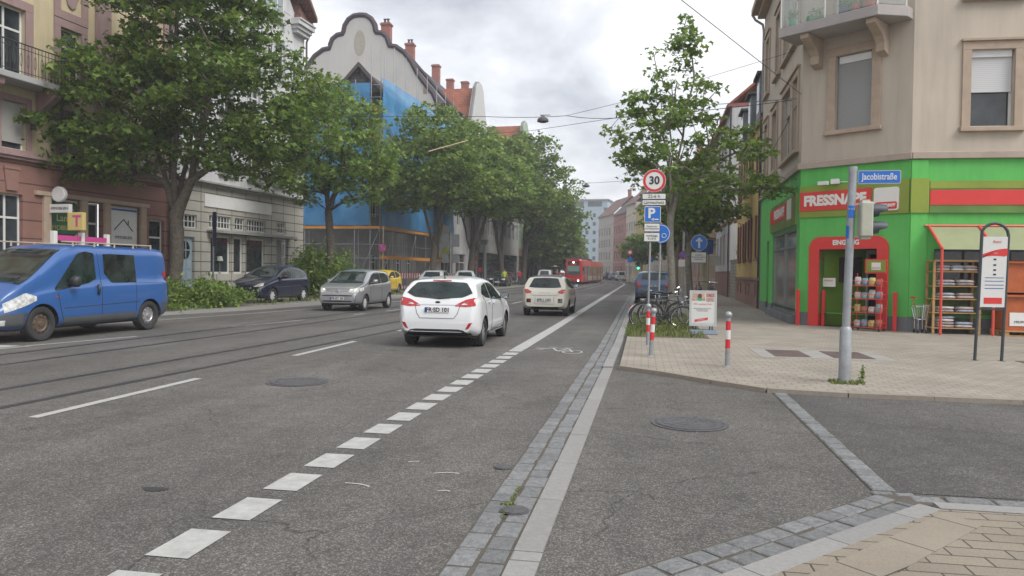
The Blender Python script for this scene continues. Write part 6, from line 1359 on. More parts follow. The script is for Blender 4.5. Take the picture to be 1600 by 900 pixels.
g_ = MB(); h_, nn = hit('rear', .12, 1.06); g_.tube([hit('rear', 0, 1.035)[0]+Vector((0, -.03, 0)), hit('rear', .25, 1.045)[0]+Vector((0, -.025, 0))], .014, 5); g_.build('rear_wiper', M_BLACK, oW, world=False)
g_ = MB(); h_, nn = hit('rear', 0, .945); n_ = 16; g_.add([(h_.x+.055*math.cos(2*math.pi*i/n_), h_.y-.012, h_.z+.024*math.sin(2*math.pi*i/n_)) for i in range(n_)], [tuple(range(n_))]); g_.build('oval_emblem', M_SEAM, oW, world=False, solid=1)
g_ = MB(); h_, nn = hit('side', 2, .3); 
for sx in (1, -1): g_.box(sx*.86-.012, sx*.86+.012, 1.12, 2.85, .265, .285)
g_.build('sill_strip', M_CHROME, oW, world=False)
# cream small car
cr_ = hatch(3.70, 1.72, 1.48, R=.30, yr=.62, yf=2.93, zb=.25, tum=.46, rc=.18, ef=.5,
    top=[(0, .66), (.02, .80), (.06, .92), (.14, 1.02), (.26, 1.17), (.4, 1.36), (.52, 1.43), (1.1, 1.485), (1.6, 1.49), (2.1, 1.42), (2.5, 1.22), (2.85, 1.04), (3.3, .94), (3.6, .80), (3.70, .6)],
    sh=[(0, .95), (.15, 1.02), (.6, 1.06), (1.6, 1.0), (2.8, .95), (3.5, .76), (3.7, .6)],
    side_windows=[([(.62, 1.16), (.9, 1.08), (1.2, 1.05)], [(.62, 1.2), (.9, 1.34), (1.2, 1.385)]), ([(1.25, 1.04), (1.9, 1.01), (2.6, .98)], [(1.25, 1.385), (1.8, 1.37), (2.1, 1.30), (2.6, 1.0)])],
    rear_window=([(-.60, 1.06), (-.4, 1.035), (0, 1.03), (.4, 1.035), (.60, 1.06)], [(-.46, 1.37), (-.38, 1.39), (0, 1.40), (.38, 1.39), (.46, 1.37)]), windscreen=([(-.6, 1.02), (.6, 1.02)], [(-.5, 1.4), (.5, 1.4)]),
    patches=[('tail_light', M_TAIL, 'rear', [(.50, .86), (.62, .82), (.72, .86)], [(.47, .89), (.60, .965), (.76, .985)], True), ('fog_light', M_BLACK, 'rear', [(.50, .50), (.66, .50)], [(.50, .64), (.66, .64)], True), ('fog_light_lens', M_TAIL, 'rear', [(-.64, .52), (-.52, .52)], [(-.64, .62), (-.52, .62)], False), ('reversing_light', M_LIGHTG, 'rear', [(.52, .52), (.64, .52)], [(.52, .62), (.64, .62)], False),
             ('rear_bumper_trim', M_BLACK, 'rear', [(-.5, .245), (.5, .245)], [(-.45, .28), (.45, .28)], False), ('roof_panel', M_BLACK, 'top', [(-.56, .52), (.56, .52)], [(-.56, 2.0), (.56, 2.0)], False), ('high_brake_light', M_TAIL, 'rear', [(-.13, 1.435), (.13, 1.435)], [(-.13, 1.45), (.13, 1.45)], False), ('tailgate_strip', M_CHROME, 'rear', [(-.2, .855), (.2, .855)], [(-.2, .867), (.2, .867)], False)],
    seams=[[(1.22, .35), (1.22, 1.03)], [(2.5, .34), (2.6, .75), (2.56, .96)]], seams2=[('rear', [[(-.34, .70), (-.36, .45), (.36, .45), (.34, .70)], [(-.66, 1.0), (-.46, .76), (.46, .76), (.66, 1.0)]])],
    plate={'rear': (.60, 'FR·J 1205')}, mirror=(2.35, 1.06), mirror_mat=M_BLACK, antenna=(.9, 1.48), spokes=10)
car('small_car', 'cream small car with dark roof ahead of the white hatchback', (-3.38, 25.75), R(-.3), cr_, cream, s=.96)
# silver city car, front view
up_s = hatch(3.55, 1.65, 1.49, R=.29, yr=.42, yf=2.84, zb=.24, tum=.30, rc=.14, fc=.20, ef=.4,
    top=[(0, .7), (.03, .9), (.08, 1.05), (.2, 1.3), (.3, 1.42), (.5, 1.47), (1.1, 1.50), (1.6, 1.49), (2.0, 1.42), (2.4, 1.22), (2.75, 1.03), (3.1, .94), (3.4, .84), (3.52, .72), (3.55, .55)],
    sh=[(0, .95), (.3, 1.02), (1.2, .99), (2.7, .94), (3.3, .80), (3.55, .6)],
    side_windows=[([(.45, 1.06), (.8, 1.0), (1.25, .985)], [(.45, 1.25), (.7, 1.37), (1.25, 1.405)]), ([(1.30, .985), (1.9, .96), (2.55, .95)], [(1.30, 1.405), (1.75, 1.39), (2.05, 1.31), (2.55, .98)])],
    rear_window=([(-.55, 1.05), (.55, 1.05)], [(-.5, 1.36), (.5, 1.36)]), windscreen=([(-.66, 1.0), (-.4, 1.0), (0, 1.0), (.4, 1.0), (.66, 1.0)], [(-.52, 1.40), (-.4, 1.415), (0, 1.425), (.4, 1.415), (.52, 1.40)]),
    patches=[('headlight', M_LIGHTG, 'front', [(.42, .70), (.60, .66), (.74, .70)], [(.46, .78), (.60, .82), (.75, .85)], True), ('headlight', M_LIGHTG, 'side', [(3.05, .74), (3.3, .70)], [(3.05, .86), (3.3, .82)], True), ('grille_frame', M_BLACK, 'front', [(-.66, .36), (-.5, .33), (.5, .33), (.66, .36)], [(-.70, .56), (-.5, .585), (.5, .585), (.70, .56)], False)],
    seams=[[(1.27, .34), (1.27, .98)], [(2.38, .34), (2.42, .7), (2.40, .94)]], seams2=[('front', [[(-.44, .73), (-.12, .715)], [(.12, .715), (.44, .73)]])],
    plate={'front': (.46, 'FR·RY 30')}, mirror=(2.2, 1.04), handles=[(1.45, .86)], spokes=9, rim=mat('hubcap', (.5, .5, .5), .4, var=.1))
oU, hit, patch, seam = car('city_car', 'silver two door city car driving towards the camera on the far lane', (-11.1, 29.6), R(179), up_s, silver, s=1.04)
patch('bumper_panel', silver, 'front', [(-.62, .385), (.62, .385)], [(-.66, .54), (.66, .54)], off=.016)
g_ = MB(); h_, nn = hit('front', 0, .72); g_.lathe([(0, .03), (.065, .03), (.075, .015), (.075, 0)], 20, org=(0, h_.y-.01, .72), axis='y'); g_.build('round_emblem', M_CHROME, oU, world=False, smooth='auto')
for sx in (1, -1): g_ = MB(); h_, nn = hit('front', sx*.5, .75); g_.lathe([(0, .012), (.04, .012)], 12, org=(sx*.52, h_.y-.02, .755), axis='y'); g_.build('lit_bulb', mat('bulb_on', (.8, .6, .5), .3, emit=(1., .72, .6), es=2.2), oU, world=False)
# navy car parked
nv = hatch(3.85, 1.68, 1.52, R=.30, yr=.62, yf=3.08, zb=.22, tum=.34, rc=.16, fc=.26, ef=.45,
    top=[(0, .65), (.03, .85), (.1, 1.02), (.22, 1.22), (.4, 1.38), (.7, 1.48), (1.2, 1.53), (1.6, 1.53), (2.0, 1.47), (2.4, 1.30), (2.8, 1.08), (3.2, .96), (3.6, .82), (3.8, .66), (3.85, .5)],
    sh=[(0, .9), (.25, 1.0), (1.2, .99), (2.6, .95), (3.4, .80), (3.85, .58)],
    side_windows=[([(.42, 1.1), (.6, 1.04), (.85, 1.02)], [(.42, 1.15), (.6, 1.27), (.85, 1.35)]), ([(.9, 1.02), (1.35, 1.0), (1.6, .995)], [(.9, 1.37), (1.35, 1.43), (1.6, 1.435)]), ([(1.66, .995), (2.1, .98), (2.7, .965)], [(1.66, 1.435), (2.0, 1.40), (2.3, 1.28), (2.7, 1.0)])],
    rear_window=([(-.5, 1.1), (.5, 1.1)], [(-.45, 1.38), (.45, 1.38)]), windscreen=([(-.66, 1.02), (-.4, 1.035), (.4, 1.035), (.66, 1.02)], [(-.50, 1.42), (-.4, 1.45), (.4, 1.45), (.50, 1.42)]),
    patches=[('headlight', mat('lamp_glass_cloudy', (.5, .49, .42), .35, var=.2), 'front', [(.36, .66), (.56, .66), (.72, .70)], [(.42, .70), (.58, .80), (.72, .81)], True), ('grille', M_BLACK, 'front', [(-.4, .30), (.4, .30)], [(-.36, .40), (.36, .40)], False)],
    seams=[[(1.63, .3), (1.63, .99)], [(2.62, .34), (2.68, .7), (2.66, .95)]], plate={'front': (.42, 'FR·CB 284')}, mirror=(2.35, 1.04), handles=[(1.75, .86), (.95, .88)], spokes=7, rim=mat('hubcap', (.5, .5, .5), .4), mirror_mat=M_BLACK)
oN, hit, patch, seam = car('hatchback_car', 'dark navy hatchback parked behind the planting bed, front to the camera', (-16.0, 32.3, .1), R(176), nv, navy, s=1.04)
seam('side', [[(1.0, .68), (2.9, .64)]], True, .012, 'door_moulding', mat('moulding_shine', (.06, .07, .12), .3, metal=.4)); g_ = MB(); h_, nn = hit('front', 0, .72)
for dz in (0, .05): g_.tube([(-.07, h_.y+.0, .69+dz), (0, h_.y+.012, .74+dz), (.07, h_.y+.0, .69+dz)], .008, 4)
g_.build('chevron_emblem', M_CHROME, oN, world=False)
# yellow car
ylw = hatch(3.8, 1.66, 1.47, R=.29, tum=.30, side_windows=[([(.45, 1.08), (.8, 1.0), (1.2, .98)], [(.45, 1.2), (.8, 1.34), (1.2, 1.38)]), ([(1.28, .98), (1.9, .96), (2.65, .95)], [(1.28, 1.38), (1.7, 1.36), (2.0, 1.28), (2.65, .98)])],
    windscreen=([(-.6, 1.0), (.6, 1.0)], [(-.48, 1.38), (.48, 1.38)]), rear_window=([(-.5, 1.05), (.5, 1.05)], [(-.45, 1.36), (.45, 1.36)]), patches=[('headlight', M_LIGHTG, 'front', [(.4, .66), (.7, .66)], [(.42, .76), (.7, .78)], True)],
    seams=[[(1.24, .34), (1.24, .97)], [(2.5, .34), (2.54, .95)], [(1.24, .68), (2.5, .66)]], mirror=(2.35, 1.0), handles=[(1.45, .85)], plate={'front': (.45, '')})
car('hatchback_car', 'bright yellow hatchback parked behind the silver city car', (-15.9, 45.3, .1), R(180), ylw, yel)
# blue van, three-quarter front view
van = dict(L=4.78, W=1.90, R=.35, yr=.72, yf=3.83, zb=.26, tum=.10, rc=.08, fc=.20, ef=.5, tw=.22,
    top=[(0, 1.0), (.01, 1.75), (.03, 1.90), (.07, 1.945), (.3, 1.97), (1.5, 1.97), (2.5, 1.97), (2.95, 1.93), (3.3, 1.78), (3.65, 1.52), (4.0, 1.27), (4.3, 1.12), (4.55, .96), (4.7, .78), (4.78, .58)],
    sh=[(0, 1.2), (.3, 1.16), (2.4, 1.12), (3.3, 1.06), (3.9, .98), (4.4, .85), (4.78, .6)],
    side_windows=[([(1.14, 1.15), (1.93, 1.15), (2.14, 1.36)], [(1.16, 1.78), (1.95, 1.79), (2.13, 1.78)]), ([(2.38, 1.24), (2.6, 1.15), (3.05, 1.07), (3.5, 1.0)], [(2.40, 1.79), (2.62, 1.83), (2.85, 1.78), (3.5, 1.06)])],
    windscreen=([(-.80, 1.13), (-.5, 1.17), (0, 1.19), (.5, 1.17), (.80, 1.13)], [(-.70, 1.84), (-.5, 1.86), (0, 1.87), (.5, 1.86), (.70, 1.84)]), rear_window=([(-.7, 1.2), (.7, 1.2)], [(-.68, 1.75), (.68, 1.75)]),
    patches=[('headlight', M_LIGHTG, 'side', [(3.98, .82), (4.25, .72), (4.62, .60)], [(3.98, .90), (4.2, .98), (4.62, .78)], True), ('front_bumper', M_GREYP, 'side', [(4.18, .26), (4.74, .26)], [(4.2, .60), (4.74, .56)], True), ('front_bumper', M_GREYP, 'front', [(-.86, .3), (.86, .3)], [(-.86, .60), (.86, .60)], False), ('grille', M_BLACK, 'front', [(-.4, .68), (.4, .68)], [(-.4, .84), (.4, .84)], False), ('bonnet_vent', M_BLACK, 'top', [(-.55, 4.05), (.55, 4.05)], [(-.55, 3.96), (.55, 3.96)], False),
             ('side_moulding', M_GREYP, 'side', [(1.18, .30), (3.32, .28)], [(1.18, .47), (3.32, .45)], True), ('rear_bumper', M_GREYP, 'side', [(.03, .28), (.34, .28)], [(.03, .66), (.30, .66)], True), ('rear_bumper', M_GREYP, 'rear', [(-.9, .36), (.9, .36)], [(-.9, .66), (.9, .66)], False), ('tail_light', M_TAIL, 'rear', [(.82, .8), (.88, .8)], [(.81, 1.4), (.86, 1.4)], True), ('side_indicator', mat('indicator_red', (.4, .05, .03), .3), 'side', [(3.45, .86), (3.52, .86)], [(3.45, .89), (3.52, .89)], True), ('fog_light', M_LIGHTG, 'side', [(4.6, .36), (4.72, .36)], [(4.6, .46), (4.72, .46)], True)],
    seams=[[(2.25, .34), (2.25, 1.25), (2.3, 1.8)], [(3.30, .36), (3.40, .7), (3.46, 1.0)], [(.16, 1.14), (1.2, 1.13)], [(1.18, .34), (1.18, 1.12)], [(1.1, .70), (3.3, .64)]], mirror=(3.12, 1.16), mh=1.7, mirror_mat=M_BLACK, handles=[], steel=True, rim_f=M_STEELR, rim_r=mat('rim_steel', (.45, .45, .46), .4, metal=.6))
oV, hit, patch, seam = car('van', 'blue delivery van with dark side windows driving towards the camera at the left edge', (-12.95, 17.25), R(178), van, blue, cat='van', s=1.03)
for sx in (1, -1):
    g_ = MB(); h_, nn = hit('side', 2.38, 1.0); g_.tube([(sx*(h_.x+.02), 2.38, .90), (sx*(h_.x+.045), 2.38, 1.0), (sx*(h_.x+.02), 2.38, 1.12)], .028, 6); g_.build('door_handle', M_BLACK, oV, world=False, smooth=True)
    g_ = MB(); g_.tube([(sx*.78, .5, 2.02), (sx*.78, 3.2, 2.02)], .016, 6); 
    for y_ in (.5, 1.1, 1.7, 2.3, 2.9): g_.tube([(sx*.78, y_, 1.93), (sx*.78, y_, 2.04)], .02, 6)
    g_.build('roof_rail', mat('rail_beige', (.40, .34, .27), .6), oV, world=False)
# blue SUV parked at right, rear view
suv = hatch(4.25, 1.80, 1.60, gl=1.06, R=.34, yr=.80, yf=3.37, zb=.30, tum=.28, rc=.16, ef=.45,
    top=[(0, .72), (.02, .90), (.08, 1.04), (.16, 1.14), (.3, 1.36), (.42, 1.50), (.55, 1.55), (1.2, 1.60), (2.0, 1.60), (2.4, 1.52), (2.85, 1.26), (3.1, 1.12), (3.7, 1.02), (4.1, .86), (4.25, .62)],
    sh=[(0, 1.05), (.2, 1.12), (2.8, 1.05), (3.8, .9), (4.25, .7)], side_windows=[([(.6, 1.18), (1.5, 1.12)], [(.6, 1.3), (1.0, 1.46), (1.5, 1.5)]), ([(1.58, 1.12), (2.9, 1.08)], [(1.58, 1.5), (2.2, 1.46), (2.9, 1.12)])],
    rear_window=([(-.60, 1.20), (0, 1.16), (.60, 1.20)], [(-.52, 1.47), (0, 1.49), (.52, 1.47)]), windscreen=([(-.6, 1.15), (.6, 1.15)], [(-.5, 1.5), (.5, 1.5)]),
    patches=[('tail_light', M_TAIL, 'rear', [(.58, .82), (.78, .82)], [(.60, 1.07), (.80, 1.06)], True), ('rear_bumper_trim', M_GREYP, 'rear', [(-.8, .32), (.8, .32)], [(-.78, .62), (.78, .62)], False), ('rear_reflector', M_TAIL, 'rear', [(.5, .64), (.76, .64)], [(.5, .67), (.76, .67)], True)],
    plate={'rear': (.90, 'FR·AK 500')}, mirror=(2.75, 1.15), mirror_mat=M_BLACK, spokes=5)
oS, hit, patch, seam = car('suv_car', 'steel blue compact SUV parked behind the bicycles, right kerb', (.52, 36.3, .056), R(-1), suv, steel)
for sx in (1, -1): g_ = MB(); g_.tube([(sx*.62, .8, 1.60), (sx*.62, 1.0, 1.64), (sx*.62, 2.2, 1.64), (sx*.62, 2.4, 1.58)], .016, 6); g_.build('roof_rail', M_CHROME, oS, world=False, smooth=True)
def simple(nm, label, loc, rz, pm, L=4.2, W=1.75, H=1.5, cat='car', est=False, vanlike=False, group='parked cars'):
    if vanlike: sp = dict(L=L, W=W, R=.31, yr=.75, yf=L-.85, zb=.25, tum=.14, rc=.08, ef=.4, top=[(0, .9), (.02, 1.4), (.06, H-.08), (.3, H-.02), (L-2.0, H), (L-1.5, H-.2), (L-.95, 1.1), (L-.2, .88), (L, .6)], sh=[(0, 1.05), (L-1, 1.0), (L, .6)],
        side_windows=[([(.4, 1.1), (L-2.6, 1.08)], [(.4, H-.2), (L-2.6, H-.18)]), ([(L-2.5, 1.08), (L-1.2, 1.05)], [(L-2.5, H-.18), (L-2, H-.2), (L-1.2, 1.1)])])
    elif est: sp = hatch(L, W, H, side_windows=[([(.5, 1.02), (1.5, 1.0)], [(.5, H-.16), (1.5, H-.11)]), ([(1.55, 1.0), (2.9, .96)], [(1.55, H-.11), (2.3, H-.14), (2.9, .98)])], top=[(0, .6), (.03, .85), (.1, 1.0), (.3, H-.12), (.5, H-.05), (1.5, H), (2.1, H-.02), (2.6, H-.2), (3.1, 1.0), (L-.6, .9), (L-.15, .75), (L, .55)])
    else: sp = hatch(L, W, H, side_windows=[([(.5, 1.05), (1.4, 1.0)], [(.5, 1.2), (.8, H-.15), (1.4, H-.1)]), ([(1.48, 1.0), (2.7, .97)], [(1.48, H-.1), (2.1, H-.16), (2.7, .99)])])
    sp['rear_window'] = ([(-.55, 1.08), (.55, 1.08)], [(-.5, H-.16), (.5, H-.16)]); sp['windscreen'] = ([(-.6, 1.02), (.6, 1.02)], [(-.5, H-.14), (.5, H-.14)])
    sp['patches'] = [('tail_light', M_TAIL, 'rear', [(.55, .8), (.75, .8)], [(.55, .98), (.75, .98)], True), ('headlight', M_LIGHTG, 'front', [(.45, .66), (.75, .66)], [(.45, .78), (.75, .78)], True), ('grille', M_BLACK, 'front', [(-.4, .4), (.4, .4)], [(-.4, .6), (.4, .6)], False)]
    sp['plate'] = {'rear': (.68, ''), 'front': (.45, '')}; sp['mirror'] = (L-1.55, 1.02)
    return car(nm, label, loc, rz, sp, pm, group=group, cat=cat)[0]
simple('hatchback_car', 'red car parked in front of the steel blue SUV', (.55, 50, .056), 0, redp)
simple('hatchback_car', 'dark blue car parked ahead of the red one on the right', (1.0, 60, .056), 0, steel)
simple('minivan', 'white minivan parked at the far bend by the traffic light', (-3.9, 143, .056), R(8), lgrey, L=4.4, W=1.82, H=1.85, cat='van', vanlike=True)
simple('hatchback_car', 'blue car left of the far white minivan', (-5.6, 152, .056), R(11), steel, H=1.6)
simple('hatchback_car', 'dark blue car with red tail lights, second left of the far white minivan', (-7.5, 161, .056), R(14), navy, H=1.65)
simple('hatchback_car', 'black car parked furthest away beside the tram tail', (-10.2, 172, .056), R(18), blackp)
simple('estate_car', 'silver estate car parked under the forked maple', (-14.6, 60.5, .1), R(192), lgrey, L=4.6, est=True)
simple('hatchback_car', 'black hatchback parked beyond the silver estate, left side', (-13.9, 73.5, .1), R(183), blackp, H=1.5)
simple('suv_car', 'light grey van-like car facing the camera ahead of the cream car', (-12.3, 95.5, .0), R(183), lgrey, L=4.6, W=1.85, H=1.85, vanlike=True)
simple('hatchback_car', 'small red car between the grey van and the tram', (-11.9, 109, 0), R(184), redp)
simple('hatchback_car', 'white car parked left behind the roof of the white hatchback', (-15.0, 53.5, .1), R(186), lgrey, L=4.1)

# tram
tramr = paint('tram_red', (.60, .02, .03), 0, .35); oT = empty('tram', (-8.75, 95, 0), R(-2.6), label='red articulated tram coming towards the camera', cat='tram')
W2 = 1.15; t = MB(); P = [(-W2, .35), (-W2-.02, 1.2), (-W2+.0, 2.6), (-W2+.10, 3.05), (-W2+.32, 3.25), (W2-.32, 3.25), (W2-.10, 3.05), (W2, 2.6), (W2+.02, 1.2), (W2, .35)]
secs = [(0.0, .86, .0), (.06, .93, 0), (.25, .98, 0), (.6, 1, 0), (10, 1, 0)]; 
for (y0, y1) in ((0, 10.2), (10.7, 16.5), (17.0, 27)):
    rows = []
    for y_ in sorted({y0, y1}|{s_[0] for s_ in secs if y0 < s_[0] < y1}):
        f = interp([(a, b) for a, b, _ in secs], y_); rows.append([(x_*f, y_, z_ if z_ < 2 else 2+(z_-2)*(.9+.1*f if y_ < .6 else 1)) for x_, z_ in P])
    t.grid(rows, 0, close=True); n_ = len(P); k0 = len(t.v)-len(rows)*n_; t.f += [tuple(range(k0, k0+n_)), tuple(range(len(t.v)-n_, len(t.v)))]; t.m += [0, 0]
t.build('body', tramr, oT, world=False)
t = MB(); t.box(-W2+.12, W2-.12, 10.1, 10.8, .5, 3.1); t.box(-W2+.12, W2-.12, 16.4, 17.1, .5, 3.1); t.build('bellows', M_BLACK, oT, world=False)
t = MB(); t.box(-.86, .86, -.03, .05, 1.25, 2.42); t.build('windscreen', mat('tram_glass', (.08, .13, .12), .08, spec=.9, var=.3, vs=1), oT, world=False)
t = MB(); t.box(-.78, .78, -.035, -.01, 1.7, 2.36); t.build('sun_blind', mat('blind_green', (.22, .32, .28), .7), oT, world=False)
t = MB(); t.box(-.72, .72, -.03, .05, 2.55, 2.98); ds_ = t.build('destination_display', M_BLACK, oT, world=False); t = MB(); t.lathe([(0, -.05), (.10, -.05), (.10, 0)], 14, org=(0, -.0, 2.85), axis='y'); t.build('top_lamp', mat('lamp_on', (.8, .85, .9), .3, emit=(.75, .85, 1), es=5), oT, world=False)
text(ds_, 'lettering', '5 Rieselfeld', .16, mat('led_orange', (.6, .3, .05), .5, emit=(.8, .4, .05), es=.7), (0, -.035, 2.66), (1, 0, 0), (0, 0, 1), world=False)
for x_ in (-.55, 0, .55): t = MB(); t.box(x_-.17, x_+.17, -.06, .05, .62, .82); t.build('headlight_cluster', mat('cluster', (.32, .24, .18), .4, var=.3, vs=10), oT, world=False)
t = MB(); t.lathe([(0, -.08), (.09, -.08), (.09, 0)], 14, org=(.62, 0, .5), axis='y'); t.build('headlight', MATS['lamp_on'], oT, world=False)
t = MB(); t.box(-1.0, 1.0, -.05, .6, .22, .42); t.box(-1.0, 1.0, 1, 26, .15, .4); t.build('skirt', M_DARK, oT, world=False)
for sx in (1, -1):
    x0 = sx*(W2+.005); 
    for (y0, y1, z0, z1, nm) in ((.35, 1.15, 1.2, 2.4, 'side_window'), (1.5, 2.6, .5, 2.4, 'door'), (2.95, 4.3, 1.2, 2.4, 'side_window'), (4.6, 5.9, .5, 2.4, 'door'), (6.2, 9.9, 1.2, 2.4, 'side_window'), (11, 12.2, .5, 2.4, 'door'), (12.5, 16.2, 1.2, 2.4, 'side_window'), (17.4, 18.8, .5, 2.4, 'door'), (19.1, 22, 1.2, 2.4, 'side_window'), (22.3, 23.6, .5, 2.4, 'door'), (23.9, 26.6, 1.2, 2.4, 'side_window')):
        t = MB(); t.box(min(x0, x0+sx*.02), max(x0, x0+sx*.02), y0, y1, z0, z1)
        if nm == 'door': d_ = t.build('door', mat('door_dark', (.10, .10, .10), .25, spec=.8), oT, world=False); t = MB(); t.box(min(x0, x0+sx*.028), max(x0, x0+sx*.028), (y0+y1)/2-.03, (y0+y1)/2+.03, z0, z1); t.build('door_edge', tramr, d_, world=False)
        else: t.build('side_window', MATS['tram_glass'], oT, world=False)
t = MB(); t.box(W2+.01, W2+.02, 6.3, 26.4, .5, 1.1); t.build('advert_panel', mat('advert', (.38, .34, .30), .4, var=.4, vs=2), oT, world=False)
t = MB(); t.box(-.8, .8, 1.2, 2.8, 3.25, 3.55); t.box(-.7, .7, 4, 8, 3.25, 3.5); t.box(-.7, .7, 12, 15, 3.25, 3.5); t.build('roof_equipment', M_GREYP, oT, world=False)
t = MB(); t.tube([(-.5, 3, 3.5), (-.4, 2.0, 4.3), (-.6, 3.2, 5.1)], .03, 5); t.tube([(.5, 3, 3.5), (.4, 2.0, 4.3), (.6, 3.2, 5.1)], .03, 5); t.tube([(-.8, 3.2, 5.1), (.8, 3.2, 5.1)], .03, 5); t.build('pantograph', M_BLACK, oT, world=False)
for sx in (1, -1): t = MB(); t.box(sx*1.28-.06, sx*1.28+.06, .1, .2, 1.8, 2.2); t.tube([(sx*1.1, .3, 2.3), (sx*1.28, .15, 2.2)], .02, 5); t.build('wing_mirror', M_BLACK, oT, world=False)
# ------------------------------------------------------------------ street furniture
def disc(mb, x_, y_, z_, r_, th=.004, m=0, n_=32): mb.add([(x_+r_*math.cos(2*math.pi*i/n_), y_, z_+r_*math.sin(2*math.pi*i/n_)) for i in range(n_)]+[(x_+r_*math.cos(2*math.pi*i/n_), y_+th, z_+r_*math.sin(2*math.pi*i/n_)) for i in range(n_)], [tuple(range(n_)), tuple(range(n_, 2*n_))[::-1]]+[(i, (i+1) % n_, n_+(i+1) % n_, n_+i) for i in range(n_)], m)
M_SB = mat('sign_blue', (.01, .13, .50), .4, var=.05); M_SW = mat('sign_face_white', (.62, .62, .60), .45, var=.05); M_SGREY = mat('sign_back_grey', (.22, .23, .24), .6, metal=.3)
X_, Z_ = (1, 0, 0), (0, 0, 1)
def pole(o, x_, y_, h_, r_=.03, m=None, lean=0, nm='pole', z0=.05): return MB().tube([(x_, y_, z0), (x_+lean*h_, y_, h_)], r_, 10).build(nm, m or M_GALV, o, smooth='auto')
def plate(o, nm, x0, x1, y_, z0, z1, m, r_=.03, th=.006, border=None):
    F = Fr((x0, y_), (x1, y_)); t = MB(); rrect(F, 0, x1-x0, z0, z1, r_, 0, th, t); p = t.build(nm, border or m, o)
    if border: t = MB(); rrect(F, .014, x1-x0-.014, z0+.014, z1-.014, r_*.7, th, th+.002, t); t.build('sign_face', m, p)
    return p
# speed limit post
x0, y0 = .155, 19.8; o = empty('sign_post', (x0, y0, .056), label='tall sign post with round 30 speed limit, noise notice and parking signs', cat='sign post')
pole(o, x0, y0+.03, 4.28, .03, lean=.012)
xc = x0+.11; t = MB(); disc(t, xc, y0-.012, 3.98, .30, .006); sg = t.build('speed_limit_sign', M_SW, o); t = MB(); n_ = 36; vs = []
for i in range(n_+1): a = 2*math.pi*i/n_; vs += [(xc+.29*math.cos(a), y0-.015, 3.98+.29*math.sin(a)), (xc+.225*math.cos(a), y0-.015, 3.98+.225*math.sin(a))]
t.add(vs, [(2*i, 2*i+1, 2*i+3, 2*i+2) for i in range(n_)]); t.build('red_ring', M_RED, sg, solid=1); text(sg, 'lettering', '30', .29, blk_, (xc, y0-.017, 3.98), X_, Z_, bold=.008, xs=.95, ext=.001)
p = plate(o, 'time_plate', xc-.31, xc+.31, y0-.005, 3.49, 3.65, M_SW, .02, border=blk_); text(p, 'lettering', '22-6 h', .12, blk_, (xc, y0-.017, 3.57), X_, Z_, ext=.001)
p = plate(o, 'noise_plate', xc-.31, xc+.31, y0-.005, 3.33, 3.485, M_SW, .02, border=blk_); text(p, 'lettering', 'Lärmschutz', .115, blk_, (xc, y0-.017, 3.41), X_, Z_, ext=.001)
xp = xc-.03; p = plate(o, 'parking_sign', xp-.21, xp+.21, y0-.005, 2.89, 3.31, M_SB, .03, border=M_SW); text(p, 'lettering', 'P', .36, M_SW, (xp-.03, y0-.017, 3.12), X_, Z_, bold=.012, ext=.001)
t = MB(); t.box(xp, xp+.16, y0-.018, y0-.016, 2.955, 2.98); t.add([(xp-.04, y0-.018, 2.967), (xp+.03, y0-.018, 3.01), (xp+.03, y0-.018, 2.925)], [(0, 1, 2)]); t.build('arrow', M_SW, p, solid=1)
p = plate(o, 'parking_notice_plate', xp-.22, xp+.2, y0-.005, 2.64, 2.87, M_SW, .02, border=blk_); text(p, 'lettering', 'Parken nur\nmit Parkschein', .062, blk_, (xp-.01, y0-.017, 2.755), X_, Z_, ext=.001)
p = plate(o, 'parking_hours_plate', xp-.22, xp+.2, y0-.005, 2.38, 2.625, M_SW, .02, border=blk_); text(p, 'lettering', 'werktags\n9-19 h', .082, blk_, (xp-.01, y0-.017, 2.50), X_, Z_, ext=.001)
t = MB(); t.tube([(x0+.02, y0+.03, 1.98), (x0+.02, y0+.03, 2.03)], .0315, 10); t.build('sticker', mat('sticker_red', (.5, .2, .1), .5), o)
# second post with blue disc
x1, y1_ = .46, 21.4; o = empty('sign_post', (x1, y1_, .056), label='thinner sign post with round blue sign half hidden behind the parking plates', cat='sign post'); pole(o, x1, y1_+.03, 3.0, .028, lean=.01); t = MB(); disc(t, x1+.03, y1_-.01, 2.68, .27, .006); p = t.build('blue_disc_sign', M_SB, o); t = MB(); vs = []
for i in range(37): a = 2*math.pi*i/36; vs += [(x1+.03+.25*math.cos(a), y1_-.014, 2.68+.25*math.sin(a)), (x1+.03+.235*math.cos(a), y1_-.014, 2.68+.235*math.sin(a))]
t.add(vs, [(2*i, 2*i+1, 2*i+3, 2*i+2) for i in range(36)]); 
for dx in (-.09, .09):
    for i in range(12): a = 2*math.pi*i/12; b = 2*math.pi*(i+1)/12; t.tube([(x1+.03+dx+.06*math.cos(a), y1_-.015, 2.62+.06*math.sin(a)), (x1+.03+dx+.06*math.cos(b), y1_-.015, 2.62+.06*math.sin(b))], .008, 4)
t.build('white_pictogram', M_SW, p, solid=1)
